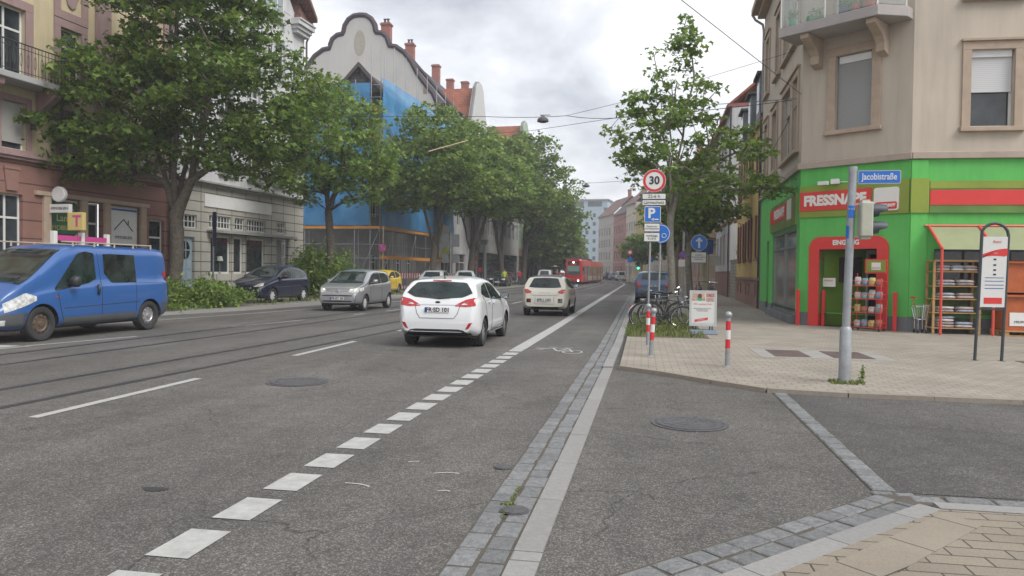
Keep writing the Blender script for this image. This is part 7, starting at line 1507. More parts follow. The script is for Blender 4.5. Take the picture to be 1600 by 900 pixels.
# bollards
def bollard(x_, y_, label, h_=.80, lean=0):
    o = empty('bollard', (x_, y_, .056), label=label, cat='bollard', group='red and white bollards'); zz = [0, .25, .40, .54, .68] if h_ > .7 else [0, .2, .3, .4, .5]
    t = MB(); t.tube([(0, 0, 0), (lean*h_, 0, h_)], .038, 14); t.lathe([(.07, 0), (.07, .006), (.045, .02)], 14); t.build('post', M_GALV, o, world=False, smooth='auto')
    t = MB(); t.tube([(lean*.30, 0, .30), (lean*.70, 0, h_-.08)], .0395, 14, 0); 
    z0_ = .30; step = (h_-.08-.30)/3
    t = MB()
    for i in range(3): t.tube([(lean*(z0_+i*step), 0, z0_+i*step), (lean*(z0_+(i+1)*step), 0, z0_+(i+1)*step)], .0395, 14, 0 if i != 1 else 1, cap=False)
    t.build('reflective_band', [M_RED, M_SW], o, world=False, smooth='auto', solid=1)
    t = MB(); t.lathe([(0, -.06), (.035, -.05), (.055, -.02), (.06, 0), (.055, .025), (.035, .05), (0, .06)], 16, org=(lean*h_, 0, h_+.02)); t.build('knob', M_GALV, o, world=False, smooth=True)
bollard(.125, 15.4, 'further bollard of the pair, standing in front of the speed limit post', lean=.01); bollard(.165, 13.5, 'slightly tilted nearer bollard of the pair by the grass', lean=.055); bollard(1.37, 12.35, 'single red and white bollard standing alone right of the poster stand', .82, lean=.01)
# traffic light / street name pole
x2, y2_ = 2.80, 10.95; o = empty('traffic_light', (x2, y2_, .056), label='grey steel pole with traffic signal seen from the side', cat='traffic light')
t = MB(); t.tube([(x2, y2_, .05), (x2+.005, y2_, .80), (x2+.005, y2_, .84)], [.082, .08, .062], 18); t.tube([(x2+.005, y2_, .82), (x2+.05, y2_, 3.02)], .054, 18); t.lathe([(.058, 3.0), (.058, 3.06), (0, 3.07)], 18, org=(x2+.05, y2_, 0)); t.build('pole', M_GALV, o, smooth='auto')
M_SIGC = mat('signal_housing', (.42, .42, .34), .6, var=.12, vs=5); cx_, cz_ = x2+.225, 2.33; t = MB(); t.box(cx_-.085, cx_+.075, y2_-.12, y2_+.12, cz_-.24, cz_+.24); hs_ = t.build('signal_housing', M_SIGC, o, bevel=.02)
t = MB(); t.box(x2+.05, cx_-.08, y2_-.02, y2_+.02, cz_+.2, cz_+.225); t.box(x2+.04, cx_-.06, y2_-.02, y2_+.02, cz_-.25, cz_-.225); t.box(cx_-.07, cx_+.05, y2_-.09, y2_+.09, cz_-.27, cz_-.24); t.box(cx_-.06, cx_+.04, y2_-.07, y2_+.07, cz_+.24, cz_+.27); t.build('bracket', M_SIGC, o)
M_VIS = mat('visor_dark', (.05, .06, .075), .5)
for zc in (cz_+.12, cz_-.115):
    t = MB(); rows = []
    for (xx, f, dz) in ((0, 1, 0), (.09, 1, 0), (.19, .92, 0.0)):
        rows.append([(cx_+.075+xx*(1 if math.sin(a) > -.2 else .45), y2_+.095*f*math.cos(a), zc+.095*f*math.sin(a)) for a in [R(-60+300*j/16) for j in range(17)]])
    t.grid(rows); t.grid([[(p[0], y2_+(p[1]-y2_)*.93, zc+(p[2]-zc)*.93) for p in r_] for r_ in rows]); v_ = t.build('visor', M_VIS, hs_, solid=1, smooth=True)
    t = MB(); t.lathe([(0, .02), (.07, .015), (.09, 0)], 20, org=(cx_+.074, y2_, zc), axis='x'); t.build('lens', mat('lens_dark', (.06, .02, .02), .2), hs_, smooth=True)
for zc in (2.44, 2.16):
    t = MB(); x_ = x2+.04; w_ = .075 if zc > 2.3 else .045; rows = [[(x_-.01+.0575*math.sin(a)*1.02, y2_-.0575*math.cos(a)*1.02, z) for a in [R((-42 if zc > 2.3 else -80)+(84 if zc > 2.3 else 50)*j/10) for j in range(11)]] for z in (zc-.09, zc+.08)]
    t.grid(rows); q = t.build('sticker', M_SB, o, solid=1, smooth=True)
    if zc > 2.3: text(q, 'lettering', 'P 110', .035, M_SW, (x_-.01, y2_-.062, zc+.03), X_, Z_, ext=.0005)
sn = empty('street_name_sign', (x2+.36, y2_, 2.92), label='blue street name plate reading Jacobistraße fixed to the grey pole', cat='street sign'); F = Fr((x2+.11, y2_-.01), (x2+.67, y2_-.01))
t = MB(); rrect(F, 0, .56, 2.82, 3.01, .025, -.012, .004, t); fr_ = t.build('frame', M_GALV, sn); t = MB(); rrect(F, .012, .545, 2.834, 2.996, .015, .004, .006, t); t.build('blue_face', M_SB, fr_); text(fr_, 'lettering', 'Jacobistraße', .128, M_SW, (x2+.39, y2_-.018, 2.918), X_, Z_, bold=.0015, xs=.72, ext=.0008)
# information frame
xa, xb, yi = 5.92, 6.36, 14.55; o = empty('information_board', ((xa+xb)/2, yi, .056), label='dark tubular frame holding a tall white notice with red header', cat='information board'); M_ANT = mat('anthracite', (.045, .055, .065), .5, metal=.2)
t = MB(); P = [(xa, yi, .05), (xa+.03, yi, 1.0), (xa+.065, yi, 2.3)]+[((xa+xb)/2+.055+.225*math.cos(R(180-22.5*i)), yi, 2.3+.22*math.sin(R(180-22.5*i))) for i in range(1, 8)]+[(xb+.06, yi, 2.3), (xb+.03, yi, 1.0), (xb, yi, .05)]
t.tube(P, .026, 10); t.lathe([(.06, .05), (.06, .06), (0, .062)], 12, org=(xa, yi, 0)); t.lathe([(.06, .05), (.06, .06), (0, .062)], 12, org=(xb, yi, 0)); t.build('frame', M_ANT, o, smooth='auto')
t = MB(); px0, px1 = xa+.055, xb+.02; t.hexa([(px0, yi-.02, 1.02), (px1, yi-.02, 1.02), (px1, yi+.02, 1.02), (px0, yi+.02, 1.02), (px0+.03, yi-.02, 2.28), (px1+.03, yi-.02, 2.28), (px1+.03, yi+.02, 2.28), (px0+.03, yi+.02, 2.28)]); bd_ = t.build('panel', M_SW, o); yf_ = yi-.023
t = MB(); pc = [(px0+.025, 1.9)]+[(px0+.025+(px1-px0+.0)*i/8, 1.97+.10*math.sin(math.pi*i/16)) for i in range(9)]+[(px1+.022, 1.95)]+[(px1+.022-(px1-px0)*i/8, 1.95-.03+.0*i-.02*math.sin(math.pi*i/8)*-1) for i in range(1, 9)]
t.add([(a, yf_, b) for a, b in pc], [tuple(range(len(pc)))]); t.box(px0+.06, px1-.05, yf_, yf_+.001, 1.08, 1.19)
t.build('red_field', M_REDS, bd_, solid=1); t = MB()
for z in (1.54, 1.48, 1.41, 1.35): t.box(px0+.07, px1-.03, yf_, yf_+.001, z, z+.012)
t.build('text_lines', blu_, bd_); text(bd_, 'lettering', 'Anni', .075, M_REDS, ((px0+px1)/2+.05, yf_, 2.19), X_, Z_, ext=.0005); text(bd_, 'lettering', 'TAXI', .03, M_SW, ((px0+px1)/2+.03, yf_-.001, 1.985), X_, Z_, ext=.0005)
t = MB()
for z in (1.86, 1.76, 1.67, 1.59): t.box((px0+px1)/2, (px0+px1)/2+.045, yf_, yf_+.001, z, z+.03)
t.build('pictogram', blk_, bd_); t = MB(); t.box(px0, px1, yi-.02, yi+.02, .97, 1.0); t.build('lower_bar', M_ANT, o)
# A-board
xo, yo = 1.50, 19.0; o = empty('poster_stand', (xo, yo, .056), R(0), label='white framed poster stand on a grey plastic base on the pavement', cat='poster stand'); t = MB()
t.hexa([(xo-.36, yo-.28, .06), (xo+.36, yo-.28, .06), (xo+.36, yo+.28, .06), (xo-.36, yo+.28, .06), (xo-.32, yo-.22, .16), (xo+.32, yo-.22, .16), (xo+.32, yo+.22, .16), (xo-.32, yo+.22, .16)]); t.build('base', mat('base_greyblue', (.13, .16, .20), .6), o, bevel=.02)
t = MB(); 
for sx in (-.2, .2): t.tube([(xo+sx-.03, yo, .15), (xo+sx-.03, yo, .27)], .018, 6); t.tube([(xo+sx+.03, yo, .15), (xo+sx+.03, yo, .27)], .018, 6)
t.build('spring', M_ANT, o); t = MB(); z0_, z1_ = .25, 1.14
for a, b, c, d in ((-.33, .33, z0_, z0_+.05), (-.33, .33, z1_-.035, z1_), (-.33, -.295, z0_+.05, z1_-.035), (.295, .33, z0_+.05, z1_-.035)): t.box(xo+a, xo+b, yo-.02, yo+.02, c, d)
t.box(xo-.295, xo+.295, yo-.008, yo+.008, z0_+.05, z1_-.035); t.build('frame', mat('alu_white', (.5, .51, .5), .4, metal=.2), o); yf_ = yo-.012
t = MB(); t.box(xo-.28, xo+.28, yf_, yf_+.002, .32, 1.09); ps = t.build('poster', mat('poster_white', (.60, .60, .58), .5, var=.03), o)
def pr(nm, a, b, c, d, m_, z=.001): t = MB(); t.box(xo+a, xo+b, yf_-z, yf_, c, d); return t.build(nm, m_, ps)
pr('poster_picture', -.27, .05, .88, 1.07, mat('pic_skin', (.5, .33, .26), .5, var=.5, vs=9)); pr('poster_picture', .07, .27, .97, 1.07, mat('pic_red', (.45, .22, .2), .5, var=.6, vs=14)); pr('poster_picture', .07, .27, .86, .96, mat('pic_pink', (.42, .30, .27), .5, var=.6, vs=20))
t = MB(); n_ = 14; t.add([(xo-.08+.05*math.cos(2*math.pi*i/n_), yf_-.003, 1.0+.06*math.sin(2*math.pi*i/n_)) for i in range(n_)], [tuple(range(n_))]); t.add([(xo-.08+.07*math.cos(2*math.pi*i/n_), yf_-.002, .92+.045*math.sin(2*math.pi*i/n_)) for i in range(n_)], [tuple(range(n_))], 1); t.build('poster_figure', [mat('pic_hair', (.10, .05, .05), .6), mat('pic_green', (.06, .35, .18), .5)], ps, solid=1)
text(ps, 'lettering', 'Wir suchen Dich!', .062, M_REDS, (xo, yf_-.002, .80), X_, Z_, ext=.0005); text(ps, 'lettering', 'Werden Sie Teil unseres Teams\nals Verkäufer (m/w/d)\nin Voll- oder Teilzeit', .032, blk_, (xo-.02, yf_-.002, .66), X_, Z_, ext=.0005)
t = MB(); t.add([(xo-.2, yf_-.003, .35), (xo+.12, yf_-.003, .41), (xo+.12, yf_-.003, .47), (xo-.2, yf_-.003, .41)], [(0, 1, 2, 3)]); q = t.build('red_label', M_REDS, ps, solid=1); text(q, 'lettering', 'FRESSNAPF', .04, M_SW, (xo-.04, yf_-.005, .41), (1, 0, .19), Z_, ext=.0005)
# arrow sign further on
xs_, ys_ = 2.12, 29.5; o = empty('sign_post', (xs_, ys_, .056), label='sign post with round blue straight-ahead arrow and white notice plate', cat='sign post'); t = MB(); t.tube([(xs_, ys_+.03, .05), (xs_, ys_+.03, 1.6)], .032, 8, 1); t.tube([(xs_, ys_+.03, 1.6), (xs_+.02, ys_+.03, 3.1)], .032, 8, 0); t.build('pole', [M_GALV, mat('pole_pink', (.36, .2, .2), .6)], o)
t = MB(); disc(t, xs_+.02, ys_-.01, 2.76, .31, .006, 0); p = t.build('arrow_sign', M_SW, o); t = MB(); disc(t, xs_+.02, ys_-.014, 2.76, .295, .004); p2 = t.build('blue_face', M_SB, p); t = MB(); t.box(xs_-.015, xs_+.055, ys_-.018, ys_-.015, 2.56, 2.86); 
for s_ in (-1, 1): t.add([(xs_+.02, ys_-.018, 2.97), (xs_+.02+s_*.13, ys_-.018, 2.83), (xs_+.02+s_*.10, ys_-.018, 2.79), (xs_+.02, ys_-.018, 2.88)], [(0, 1, 2, 3)])
t.build('arrow', M_SW, p, solid=1); p = plate(o, 'notice_plate', xs_-.28, xs_+.30, ys_-.005, 1.98, 2.40, M_SW, .02, border=blk_); text(p, 'lettering', 'Zufahrt\nParkhaus bitte\nfreihalten', .085, blk_, (xs_+.01, ys_-.017, 2.2), X_, Z_, ext=.001)
o = empty('sign_post', (3.4, 40, .056), label='blue square sign and white plate seen behind the arrow sign', cat='sign post'); pole(o, 3.4, 40, 3.2, .035); plate(o, 'blue_square_sign', 3.05, 3.62, 39.95, 2.6, 3.35, M_SB, .03); plate(o, 'white_plate', 3.5, 3.95, 39.95, 2.0, 2.5, M_SW, .03)
o = empty('lamp_post', (2.5, 47.5, .056), label='tall grey lamp post carrying a round no parking sign, right pavement', cat='lamp post'); pole(o, 2.5, 47.5, 5.2, .07); t = MB(); t.tube([(2.5, 47.5, 5.1), (2.2, 47.2, 5.5), (1.2, 46.8, 5.6)], .04, 6); t.box(.6, 1.3, 46.6, 46.9, 5.5, 5.62); t.build('lamp_arm', M_GALV, o)
t = MB(); disc(t, 2.48, 47.38, 2.72, .26, .006, 0); disc(t, 2.48, 47.375, 2.72, .2, .006, 1); t.build('no_parking_sign', [M_RED, M_SB], o); t = MB(); t.tube([(2.35, 47.36, 2.85), (2.61, 47.36, 2.59)], .02, 4); t.build('red_bar', M_RED, o); plate(o, 'white_plate', 2.2, 2.76, 47.38, 2.0, 2.42, M_SW, .02)
# left signs
o = empty('sign_post', (LX(44.5)+1.9, 44.5, .1), label='slim post with round no stopping sign in front of the scaffolding', cat='sign post'); xq = LX(44.5)+3.1; o.location.x = xq; pole(o, xq, 44.5, 4.3, .035, mat('pole_brown', (.20, .17, .12), .7), z0=.1); t = MB(); disc(t, xq, 44.38, 2.95, .24, .006, 0); disc(t, xq, 44.375, 2.95, .18, .006, 1); p = t.build('no_stopping_sign', [M_RED, M_SB], o); t = MB()
for s_ in (-1, 1): t.tube([(xq-.13*s_, 44.36, 3.08), (xq+.13*s_, 44.36, 2.82)], .022, 4)
t.build('red_cross', M_RED, p)
xq, yq = -18.5, 29.6; o = empty('sign_post', (xq, yq, .1), label='grey post with narrow vertical blue sign in front of the lamp shop', cat='sign post'); pole(o, xq, yq, 4.0, .04, z0=.1); plate(o, 'vertical_blue_sign', xq+.02, xq+.18, yq-.05, 2.5, 4.0, mat('sign_navy', (.02, .035, .09), .5), .02)
o = MB(); q = []; 
for i in range(13): a = R(180-15*i); q.append((-18.0+.35*math.cos(a), 30.5, .5+.2*math.sin(a)))
o.tube([(-18.35, 30.5, .1)]+q+[(-17.65, 30.5, .1)], .03, 8); tag(o.build('bicycle_rack', M_GALV, None, smooth='auto'), 'bent steel bicycle hoop by the lamp shop', 'bicycle rack')
# arched lamp post left far
xq, yq = -14.9, 66.5; o = empty('lamp_post', (xq, yq, .1), label='dark lamp post with wide curved arm between the maples on the left', cat='lamp post'); t = MB(); P = [(xq, yq, .1), (xq, yq, 3), (xq+.02, yq, 4.6), (xq+.15, yq, 5.3), (xq+.5, yq, 5.9), (xq+1.0, yq, 6.15), (xq+2.1, yq, 6.25)]; t.tube(P, [.08, .07, .06, .055, .05, .045, .04], 8); t.build('pole', mat('post_dark', (.06, .065, .07), .6), o, smooth=True); t = MB(); t.box(xq+2.0, xq+2.6, yq-.12, yq+.12, 6.18, 6.3); t.build('lamp_head', M_GREYP, o)
o = empty('double_panel_sign', (-15.3, 58, .1), label='grey post with two large square sign backs left of the forked maple', cat='sign post'); pole(o, -15.3, 58, 4.6, .06, z0=.1); 
for a, b, z0_, z1_ in ((-.75, -.12, 3.5, 4.5), (.12, .75, 3.5, 4.5), (-.7, -.15, 2.2, 2.9), (.15, .7, 2.2, 2.9)): plate(o, 'sign_back', -15.3+a, -15.3+b, 57.95, z0_, z1_, M_SGREY, .03)
o = empty('sign_post', (-14.7, 66, .1), label='post with two small red traffic signs beside the forked maple', cat='sign post'); pole(o, -15.0, 66, 3.2, .04, z0=.1); t = MB(); disc(t, -15.15, 65.9, 2.7, .28); disc(t, -15.15, 65.9, 2.1, .2); disc(t, -14.6, 65.9, 1.7, .2); t.build('red_sign', M_RED, o)
o = empty('display_lantern', (-14.2, 62.0, .1), label='lantern like box lamp on a thin post in front of the grey facades', cat='lamp post'); pole(o, -13.4, 62, 4.0, .05, mat('post_dark', (0, 0, 0)), z0=.1); t = MB(); t.hexa([(-13.6, 61.8, 3.8), (-13.2, 61.8, 3.8), (-13.2, 62.2, 3.8), (-13.6, 62.2, 3.8), (-13.75, 61.65, 4.25), (-13.05, 61.65, 4.25), (-13.05, 62.35, 4.25), (-13.75, 62.35, 4.25)]); t.build('lamp_head', M_GREYP, o)
# phone kiosk behind van
kx, ky = -17.6, 19.7; o = empty('telephone_kiosk', (kx, ky+1.1, .1), label='open telephone kiosk with magenta roof beams behind the blue van', cat='kiosk'); M_MAG = mat('magenta', (.50, .06, .24), .5, var=.08); t = MB()
for dy in (0, 1.12, 2.25): t.box(kx-.07, kx+.07, ky+dy-.07, ky+dy+.07, .1, 2.62)
t.build('post', M_WPL, o, bevel=.01); t = MB(); t.box(kx-.06, kx+.06, ky+.08, ky+1.04, 2.34, 2.50); t.box(kx-.06, kx+.06, ky+1.2, ky+2.17, 2.34, 2.50); t.build('roof_beam', M_MAG, o); t = MB(); t.box(kx-.03, kx+.03, ky+.1, ky+2.15, .6, 2.2); t.build('glass_wall', M_GLASSB, o)
t = MB(); t.box(kx-.28, kx+.28, ky+.85, ky+1.0, 2.68, 3.25); bx2 = t.build('sign_cube', mat('cube_yellow', (.52, .42, .16), .5, var=.05), o, bevel=.02); text(bx2, 'lettering', 'T', .5, M_MAG, (kx+.06, ky+.845, 2.96), X_, Z_, bold=.01, ext=.001)
# far right traffic light and signs
o = empty('traffic_light', (-.2, 96, .056), label='far traffic light showing green beside the small light green tree', cat='traffic light'); pole(o, -.2, 96, 3.0, .06, M_GALV); t = MB(); t.box(-.75, -.4, 95.8, 96.1, 2.0, 3.0); t.build('signal_housing', M_BLACK, o); t = MB(); disc(t, -.57, 95.78, 2.2, .14); t.build('green_lamp', mat('green_on', (.05, .6, .3), .4, emit=(.05, 1, .45), es=3), o)
o = empty('sign_post', (-1.2, 92, .056), label='far post with red ringed disc above a blue sign', cat='sign post'); xq = -1.55; pole(o, xq, 92, 4.2, .05); t = MB(); disc(t, xq, 91.9, 4.1, .32); disc(t, xq, 91.89, 4.1, .2, m=1); t.build('round_sign', [M_RED, M_SW], o); plate(o, 'blue_sign', xq-.3, xq+.3, 91.9, 2.9, 3.5, M_SB, .03)
o = empty('sign_post', (1.2, 97, .056), label='far blue sign right of the green traffic light', cat='sign post'); pole(o, 1.0, 97, 3.6, .05); plate(o, 'blue_sign', .75, 1.3, 96.9, 3.0, 3.7, M_SB, .03)
# bollard row left, far
st_ = [(-13.5+.02*i, 57+2.3*i) for i in range(9)]
pb_ = MB().tube([(0, 0, 0), (0, 0, .85)], .035, 8).build('kerb_post', M_GALV, None); pb_.location = (st_[0][0], st_[0][1], .1)
for i, (x_, y_) in enumerate(st_):
    q = pb_ if i == 0 else pb_.copy()
    if i: col.objects.link(q); q.location = (x_, y_, .1)
    tag(q, 'short steel post standing along the left kerb before the parked cars', 'post', 'steel posts along the left kerb')

# ------------------------------------------------------------------ bicycles
def bicycle(label, x_, y_, z_, rz, fc, lean=0, group='bicycles', rack=False, fender=True):
    o = empty('bicycle', (x_, y_, z_), rz, label=label, cat='bicycle', group=group); o.rotation_euler[1] = lean; Rw = .335; wb = 1.06
    for k_, xx in enumerate((0, wb)):
        t = MB(); P = [(xx+Rw*math.cos(2*math.pi*i/30), 0, Rw+Rw*math.sin(2*math.pi*i/30)) for i in range(31)]; t.tube(P, .017, 6, cap=False); w_ = t.build('wheel', M_RUB, o, world=False, smooth=True)
        t = MB(); P = [(xx+(Rw-.025)*math.cos(2*math.pi*i/30), 0, Rw+(Rw-.025)*math.sin(2*math.pi*i/30)) for i in range(31)]; t.tube(P, .009, 5, cap=False)
        for i in range(14): a = 2*math.pi*i/14; t.tube([(xx, 0.015*(-1)**i, Rw), (xx+(Rw-.025)*math.cos(a), 0, Rw+(Rw-.025)*math.sin(a))], .0018, 3)
        t.tube([(xx, -.04, Rw), (xx, .04, Rw)], .02, 6); t.build('rim', M_CHROME, w_, world=False)
        if fender: t = MB(); P = [(xx+(Rw+.03)*math.cos(R(a)), 0, Rw+(Rw+.03)*math.sin(R(a))) for a in range(10 if k_ == 0 else 5, 190 if k_ == 0 else 130, 12)]; t.tube(P, .018, 5); t.build('mudguard', M_BLACK if k_ == 0 else M_CHROME, o, world=False)
    bb_ = (.44, 0, .29); st = (.30, 0, .83); hd = (.90, 0, .86); hb = (.86, 0, .95); ax = (0, 0, Rw); fx = (wb, 0, Rw); t = MB()
    for a, b, r_ in ((bb_, st, .016), (st, (.90, 0, .80), .016), (bb_, (.93, 0, .70), .018), ((.95, 0, .66), hb, .018)): t.tube([a, b], r_, 7)
    for s_ in (-.05, .05): t.tube([(0, s_, Rw), bb_], .009, 5); t.tube([(0, s_, Rw), (.31, 0, .76)], .009, 5); t.tube([(wb, s_, Rw), (.95, s_*.7, .68)], .011, 5)
    t.build('frame', fc, o, world=False, smooth='auto')
    t = MB(); t.tube([(.28, 0, .83), (.27, 0, .94)], .013, 6); t.build('seat_post', M_CHROME, o, world=False); t = MB(); rows = []
    for (xx, w_, h_) in ((.13, .05, .02), (.16, .09, .03), (.24, .08, .035), (.34, .035, .03), (.41, .02, .02)): rows.append([(xx, w_*math.cos(a), .96+h_*math.sin(a)) for a in [2*math.pi*j/10 for j in range(10)]])
    t.grid(rows, close=True); t.f += [tuple(range(10)), tuple(range(40, 50))]; t.m += [0, 0]; t.build('saddle', M_BLACK, o, world=False, smooth='auto')
    t = MB(); t.tube([(.86, 0, .93), (.84, 0, 1.03), (.86, 0, 1.06)], .012, 6); t.tube([(.72, -.29, 1.03), (.82, -.22, 1.07), (.88, 0, 1.06), (.82, .22, 1.07), (.72, .29, 1.03)], .012, 6); t.build('handlebar', M_CHROME, o, world=False, smooth='auto'); t = MB()
    for s_ in (-1, 1): t.tube([(.68, s_*.305, 1.02), (.76, s_*.265, 1.045)], .018, 6)
    t.build('grip', M_BLACK, o, world=False); t = MB(); t.lathe([(.085, -.006), (.09, 0), (.085, .006), (0, .006)], 16, org=(bb_[0], -.045, bb_[2]), axis='y'); t.tube([(bb_[0], -.06, bb_[2]), (bb_[0]+.12, -.07, bb_[2]-.1)], .01, 5); t.box(bb_[0]+.08, bb_[0]+.17, -.14, -.06, bb_[2]-.115, bb_[2]-.09); t.tube([(bb_[0], .06, bb_[2]), (bb_[0]-.12, .07, bb_[2]+.1)], .01, 5); t.build('crank', M_BLACK, o, world=False)
    if rack: t = MB(); 
    if rack:
        for s_ in (-.06, .06): t.tube([(-.2, s_, .74), (.24, s_, .76)], .007, 4); t.tube([(-.02, s_, Rw), (-.1, s_, .74)], .006, 4)
        for q in range(4): t.tube([(-.18+.12*q, -.06, .745), (-.18+.12*q, .06, .745)], .006, 4)
        t.build('luggage_rack', M_BLACK, o, world=False); t = MB(); t.box(-.40, -.365, -.03, .03, .52, .60); t.build('rear_light', M_TAIL, o, world=False)
    t = MB(); t.lathe([(.035, -.03), (.03, .03), (0, .035)], 10, org=(1.0, 0, .78), axis='x'); t.build('front_lamp', M_CHROME, o, world=False); return o
M_FRD = mat('bike_dark', (.03, .035, .04), .35); M_FRG = mat('bike_grey', (.12, .13, .14), .35, metal=.4)
bicycle('black city bicycle leaning on the young maple, rear wheel towards the road', .02, 20.55, .06, R(2), M_FRD, R(4), 'bicycles', rack=True)
bicycle('second bicycle with silver mudguard behind the black one at the maple', .26, 20.95, .06, R(-3), M_FRG, R(-4), 'bicycles')
bicycle('third bicycle half hidden behind the poster stand', 1.05, 21.3, .06, R(186), M_FRD, R(3), 'bicycles')
for i, (x_, y_, a, l_) in enumerate(((3.9, 43.5, 80, 'bicycle parked by the garden wall, nearest of the row'), (4.3, 46.5, 95, 'bicycle parked by the garden wall, middle of the row'), (4.4, 50, 88, 'bicycle parked by the garden wall, furthest of the row'), (-14.2, 80, 20, 'bicycle standing under the tallest maple, left one'), (-13.3, 81.5, 170, 'bicycle standing under the tallest maple, middle one'), (-12.9, 79, 15, 'bicycle standing under the tallest maple, right one'))):
    bicycle(l_, x_, y_, .06 if x_ > 0 else .1, R(a), (M_FRG, M_FRD)[i % 2], R(5), 'bicycles', fender=i % 2 == 0)
tt = MB(); rows = []
for i, (xx, rr) in enumerate(((-.05, .02), (0, .12), (.15, .16), (.5, .14), (.75, .17), (.9, .10), (1.0, .03))): rows.append([(3.3+xx*.3, 44.9+xx*1.7, .62+rr*1.3*math.sin(a)) if False else (3.3+rr*math.cos(a), 44.4+xx*1.7, .66+rr*1.2*math.sin(a)) for a in [2*math.pi*j/12 for j in range(12)]])
tt.grid(rows, close=True); mo = empty('motor_scooter', (3.3, 45.2, .056), label='dark motor scooter parked on the right pavement before the white house', cat='motor scooter'); tt.build('body', M_GREYP, mo, smooth=True)
for yw in (44.45, 45.95): t = MB(); t.lathe([(.15, -.05), (.27, -.04), (.29, 0), (.27, .04), (.15, .05)], 18, org=(3.3, yw, .35), axis='x'); t.build('wheel', M_RUB, mo, smooth='auto')
t = MB(); t.tube([(3.3, 44.6, .4), (3.3, 44.85, 1.0), (3.3, 44.9, 1.1)], .03, 6); t.tube([(3.0, 44.95, 1.1), (3.6, 44.95, 1.1)], .018, 6); t.build('handlebar', M_BLACK, mo); t = MB(); t.box(3.17, 3.43, 45.1, 45.8, .80, .90); t.build('seat', M_BLACK, mo, bevel=.03)

# ------------------------------------------------------------------ people
def person(label, x_, y_, z_, rz, top, trouser, pose='stand', h=1.72):
    o = empty('person', (x_, y_, z_), rz, label=label, cat='person'); k = h/1.72
    J = {'pel': (0, 0, .92), 'wa': (0, 0, 1.08), 'ch': (0, -.02, 1.30), 'nk': (0, 0, 1.46), 'hd': (0, .02, 1.58), 'ht': (0, .01, 1.70)}; rad = {'pel': .15, 'wa': .13, 'ch': .155, 'nk': .055, 'hd': .095, 'ht': .06}
    for s_, n_ in ((-1, 'l'), (1, 'r')):
        st = .14*s_ if pose == 'walk' else 0
        J.update({'hip'+n_: (.09*s_, 0, .86), 'kn'+n_: (.10*s_, st*.9+.03, .48), 'an'+n_: (.10*s_, st*1.6-.03, .09), 'to'+n_: (.11*s_, st*1.6+.13, .04), 'sh'+n_: (.19*s_, -.01, 1.38), 'el'+n_: (.25*s_, -st*.6, 1.10), 'wr'+n_: (.24*s_, -st*.9+.10, .88), 'ha'+n_: (.23*s_, -st*.9+.15, .80)})
        rad.update({'hip'+n_: .095, 'kn'+n_: .065, 'an'+n_: .045, 'to'+n_: .04, 'sh'+n_: .065, 'el'+n_: .048, 'wr'+n_: .033, 'ha'+n_: .035})
    names = list(J); E = [('pel', 'wa'), ('wa', 'ch'), ('ch', 'nk'), ('nk', 'hd'), ('hd', 'ht')]
    for n_ in 'lr': E += [('pel', 'hip'+n_), ('hip'+n_, 'kn'+n_), ('kn'+n_, 'an'+n_), ('an'+n_, 'to'+n_), ('ch', 'sh'+n_), ('sh'+n_, 'el'+n_), ('el'+n_, 'wr'+n_), ('wr'+n_, 'ha'+n_)]
    me = bpy.data.meshes.new('body'); me.from_pydata([tuple(c*k for c in J[n_]) for n_ in names], [(names.index(a), names.index(b)) for a, b in E], []); b = bpy.data.objects.new('body', me); col.objects.link(b)
    sm = b.modifiers.new('skin', 'SKIN'); sv = me.skin_vertices[0].data if me.skin_vertices else None
    if sv is None:
        bm = bmesh.new(); bm.from_mesh(me); bm.verts.layers.skin.verify(); bm.to_mesh(me); bm.free(); sv = me.skin_vertices[0].data
    for i, n_ in enumerate(names): sv[i].radius = (rad[n_]*k, rad[n_]*k*.85); sv[i].use_root = (n_ == 'pel')
    b.modifiers.new('sub', 'SUBSURF').levels = 2; bpy.context.view_layer.update(); dg = bpy.context.evaluated_depsgraph_get(); m2 = bpy.data.meshes.new_from_object(b.evaluated_get(dg)); b.modifiers.clear(); b.data = m2
    m2.materials.clear(); [m2.materials.append(m_) for m_ in (top, trouser, mat('skin', (.45, .28, .21), .6), mat('hair_dark', (.04, .03, .025), .7), M_BLACK)]
    for p in m2.polygons:
        c = p.center/k; p.use_smooth = True; p.material_index = 3 if (c.z > 1.62 or (c.z > 1.52 and c.y < -.02)) else (2 if c.z > 1.44 or (abs(c.x) > .18 and c.z < .9 and c.z > .7) else (0 if c.z > .95 else (4 if c.z < .1 else 1)))
    b.parent = o; return o
jeans = mat('jeans', (.04, .055, .09), .9, var=.2)
person('person in a red jacket standing by the bicycles under the tallest maple', -12.7, 76.5, .1, R(20), mat('jacket_red', (.55, .03, .03), .8), jeans)
person('pedestrian in a yellow top beside the black parked hatchback', -13.1, 70.0, .1, R(200), mat('top_yellow', (.45, .5, .05), .8), jeans)
person('distant pedestrian in light clothing behind the tram tail', -7.2, 150, .06, R(170), mat('top_light', (.6, .6, .58), .8), jeans, 'walk')
person('distant pedestrian in dark clothing near the far parked cars', -6.6, 140, .06, R(170), mat('top_dark', (.05, .05, .06), .8), jeans, 'walk')

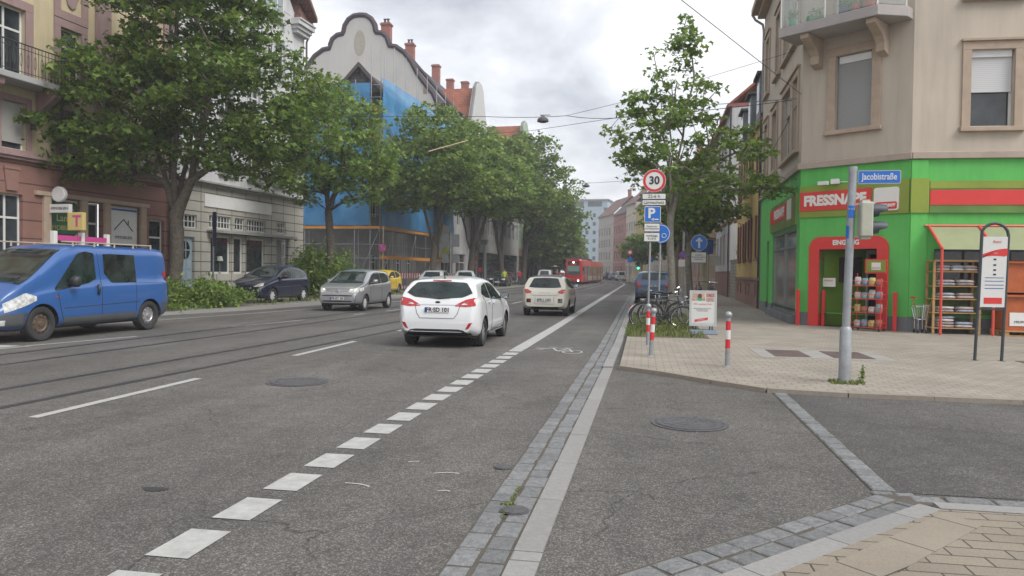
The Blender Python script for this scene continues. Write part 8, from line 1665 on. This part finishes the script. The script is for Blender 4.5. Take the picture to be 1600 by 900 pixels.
# ------------------------------------------------------------------ wires and hanging lamps
M_WIRE = mat('wire', (.05, .05, .052), .6)
def wire(pts, label, r_=.012, sag=.0, grp='overhead span wires'):
    P = []
    for a, b in zip(pts, pts[1:]):
        a, b = Vector(a), Vector(b)
        for i in range(8): t = i/8; q = a.lerp(b, t); q.z -= sag*4*t*(1-t); P.append(q)
    P.append(Vector(pts[-1])); return tag(MB().tube(P, r_, 4).build('span_wire', M_WIRE, None), label, 'wire', grp)
wire([(-19.9, 31, 8.6), (-6.66, 31, 8.15), (-3.05, 29.2, 7.72), (-1.16, 28.8, 7.5), (4.72, 25.2, 7.2)], 'span wire carrying the nearer hanging street lamp across the road', sag=.05)
wire([(-3.05, 29.2, 7.72), (-.19, 27, 7.83), (4.80, 25.0, 8.75)], 'thin wire branching up from the nearer lamp wire to the beige wall', .008)
wire([(4.72, 23.9, 7.05), (.71, 16, 7.29), (-2.6, 9.3, 7.5)], 'wire rising from the beige wall corner and passing overhead')
wire([(4.72, 24.1, 7.0), (2.2, 34, 9.03), (-6.09, 40, 9.24), (-18.9, 44, 9.4)], 'wire crossing behind the nearer lamp from the beige wall to the far side')
wire([(4.72, 24.1, 7.0), (4.75, 29.5, 6.2)], 'short wire running down along the beige facade')
wire([(-19.6, 53, 8.2), (-3.9, 51, 7.68), (4.9, 49.6, 8.1)], 'span wire carrying the farther hanging street lamp', sag=.05)
wire([(-10.6, 9, 6.9), (-12.13, 18, 7.6), (-13.6, 27, 6.88), (-13.2, 30, 6.8), (-18.5, 44.5, 8.0)], 'wire running down from the upper left through the big maple', .012, sag=.03)
wire([(-8, 120, 7.8), (-2, 70, 6.6), (2.8, 48, 7.0)], 'wire in the gap over the far street', .014)
wire([(-5.7, -2, 5.9), (-5.75, 60, 5.9), (-5.3, 98, 5.9)], 'tram contact wire above the nearer track', .006) if False else None
M_RODT = mat('rod_tan', (.42, .32, .22), .7)
for a, b, l_ in (((-13.97, 27.0, 6.9), (-13.3, 30.2, 6.8), 'tan insulator rod on the wire in front of the big maple'), ((-11.9, 40, 8.2), (-10.6, 44, 9.5), 'tan insulator rod on a wire before the second maple clump')):
    tag(MB().tube([a, b], .03, 6).build('insulator_rod', M_RODT, None), l_, 'insulator')
def hlamp(x_, y_, z_, label):
    o = empty('hanging_lamp', (x_, y_, z_), label=label, cat='street lamp', group='lamps hanging over the street'); t = MB(); t.lathe([(.0, .0), (.06, .0), (.10, -.06), (.21, -.13), (.23, -.20), (.23, -.24)], 18, org=(x_, y_, z_)); t.build('housing', M_GREYP, o, smooth='auto')
    t = MB(); t.lathe([(.21, -.22), (.15, -.27), (0, -.30)], 18, org=(x_, y_, z_)); t.build('lens', mat('lamp_lens', (.20, .11, .09), .4), o, smooth=True); t = MB(); t.tube([(x_-.12, y_, z_+.02), (x_+.3, y_, z_+.02)], .022, 6); t.build('bracket', M_GALV, o)
hlamp(-4.02, 29.45, 7.80, 'nearer lamp hanging on a wire over the middle of the street'); hlamp(-3.9, 51, 7.68, 'farther, smaller looking lamp hanging over the street')

# ------------------------------------------------------------------ thin haze volume, added to lift dark tones and fade the distance
hz = MB().box(-90, 60, -30, 330, -1.2, 36).build('haze', [], None); tag(hz, 'thin pale haze volume added over the street to lift dark tones and fade far things', 'haze', kind='stuff')
hm = bpy.data.materials.new('haze'); hm.use_nodes = True; hn = hm.node_tree.nodes; hn.clear(); pv_ = hn.new('ShaderNodeVolumePrincipled'); pv_.inputs['Color'].default_value = (.93, .95, 1, 1); pv_.inputs['Density'].default_value = .0011; oo = hn.new('ShaderNodeOutputMaterial'); hm.node_tree.links.new(pv_.outputs[0], oo.inputs['Volume']); hz.data.materials.append(hm)
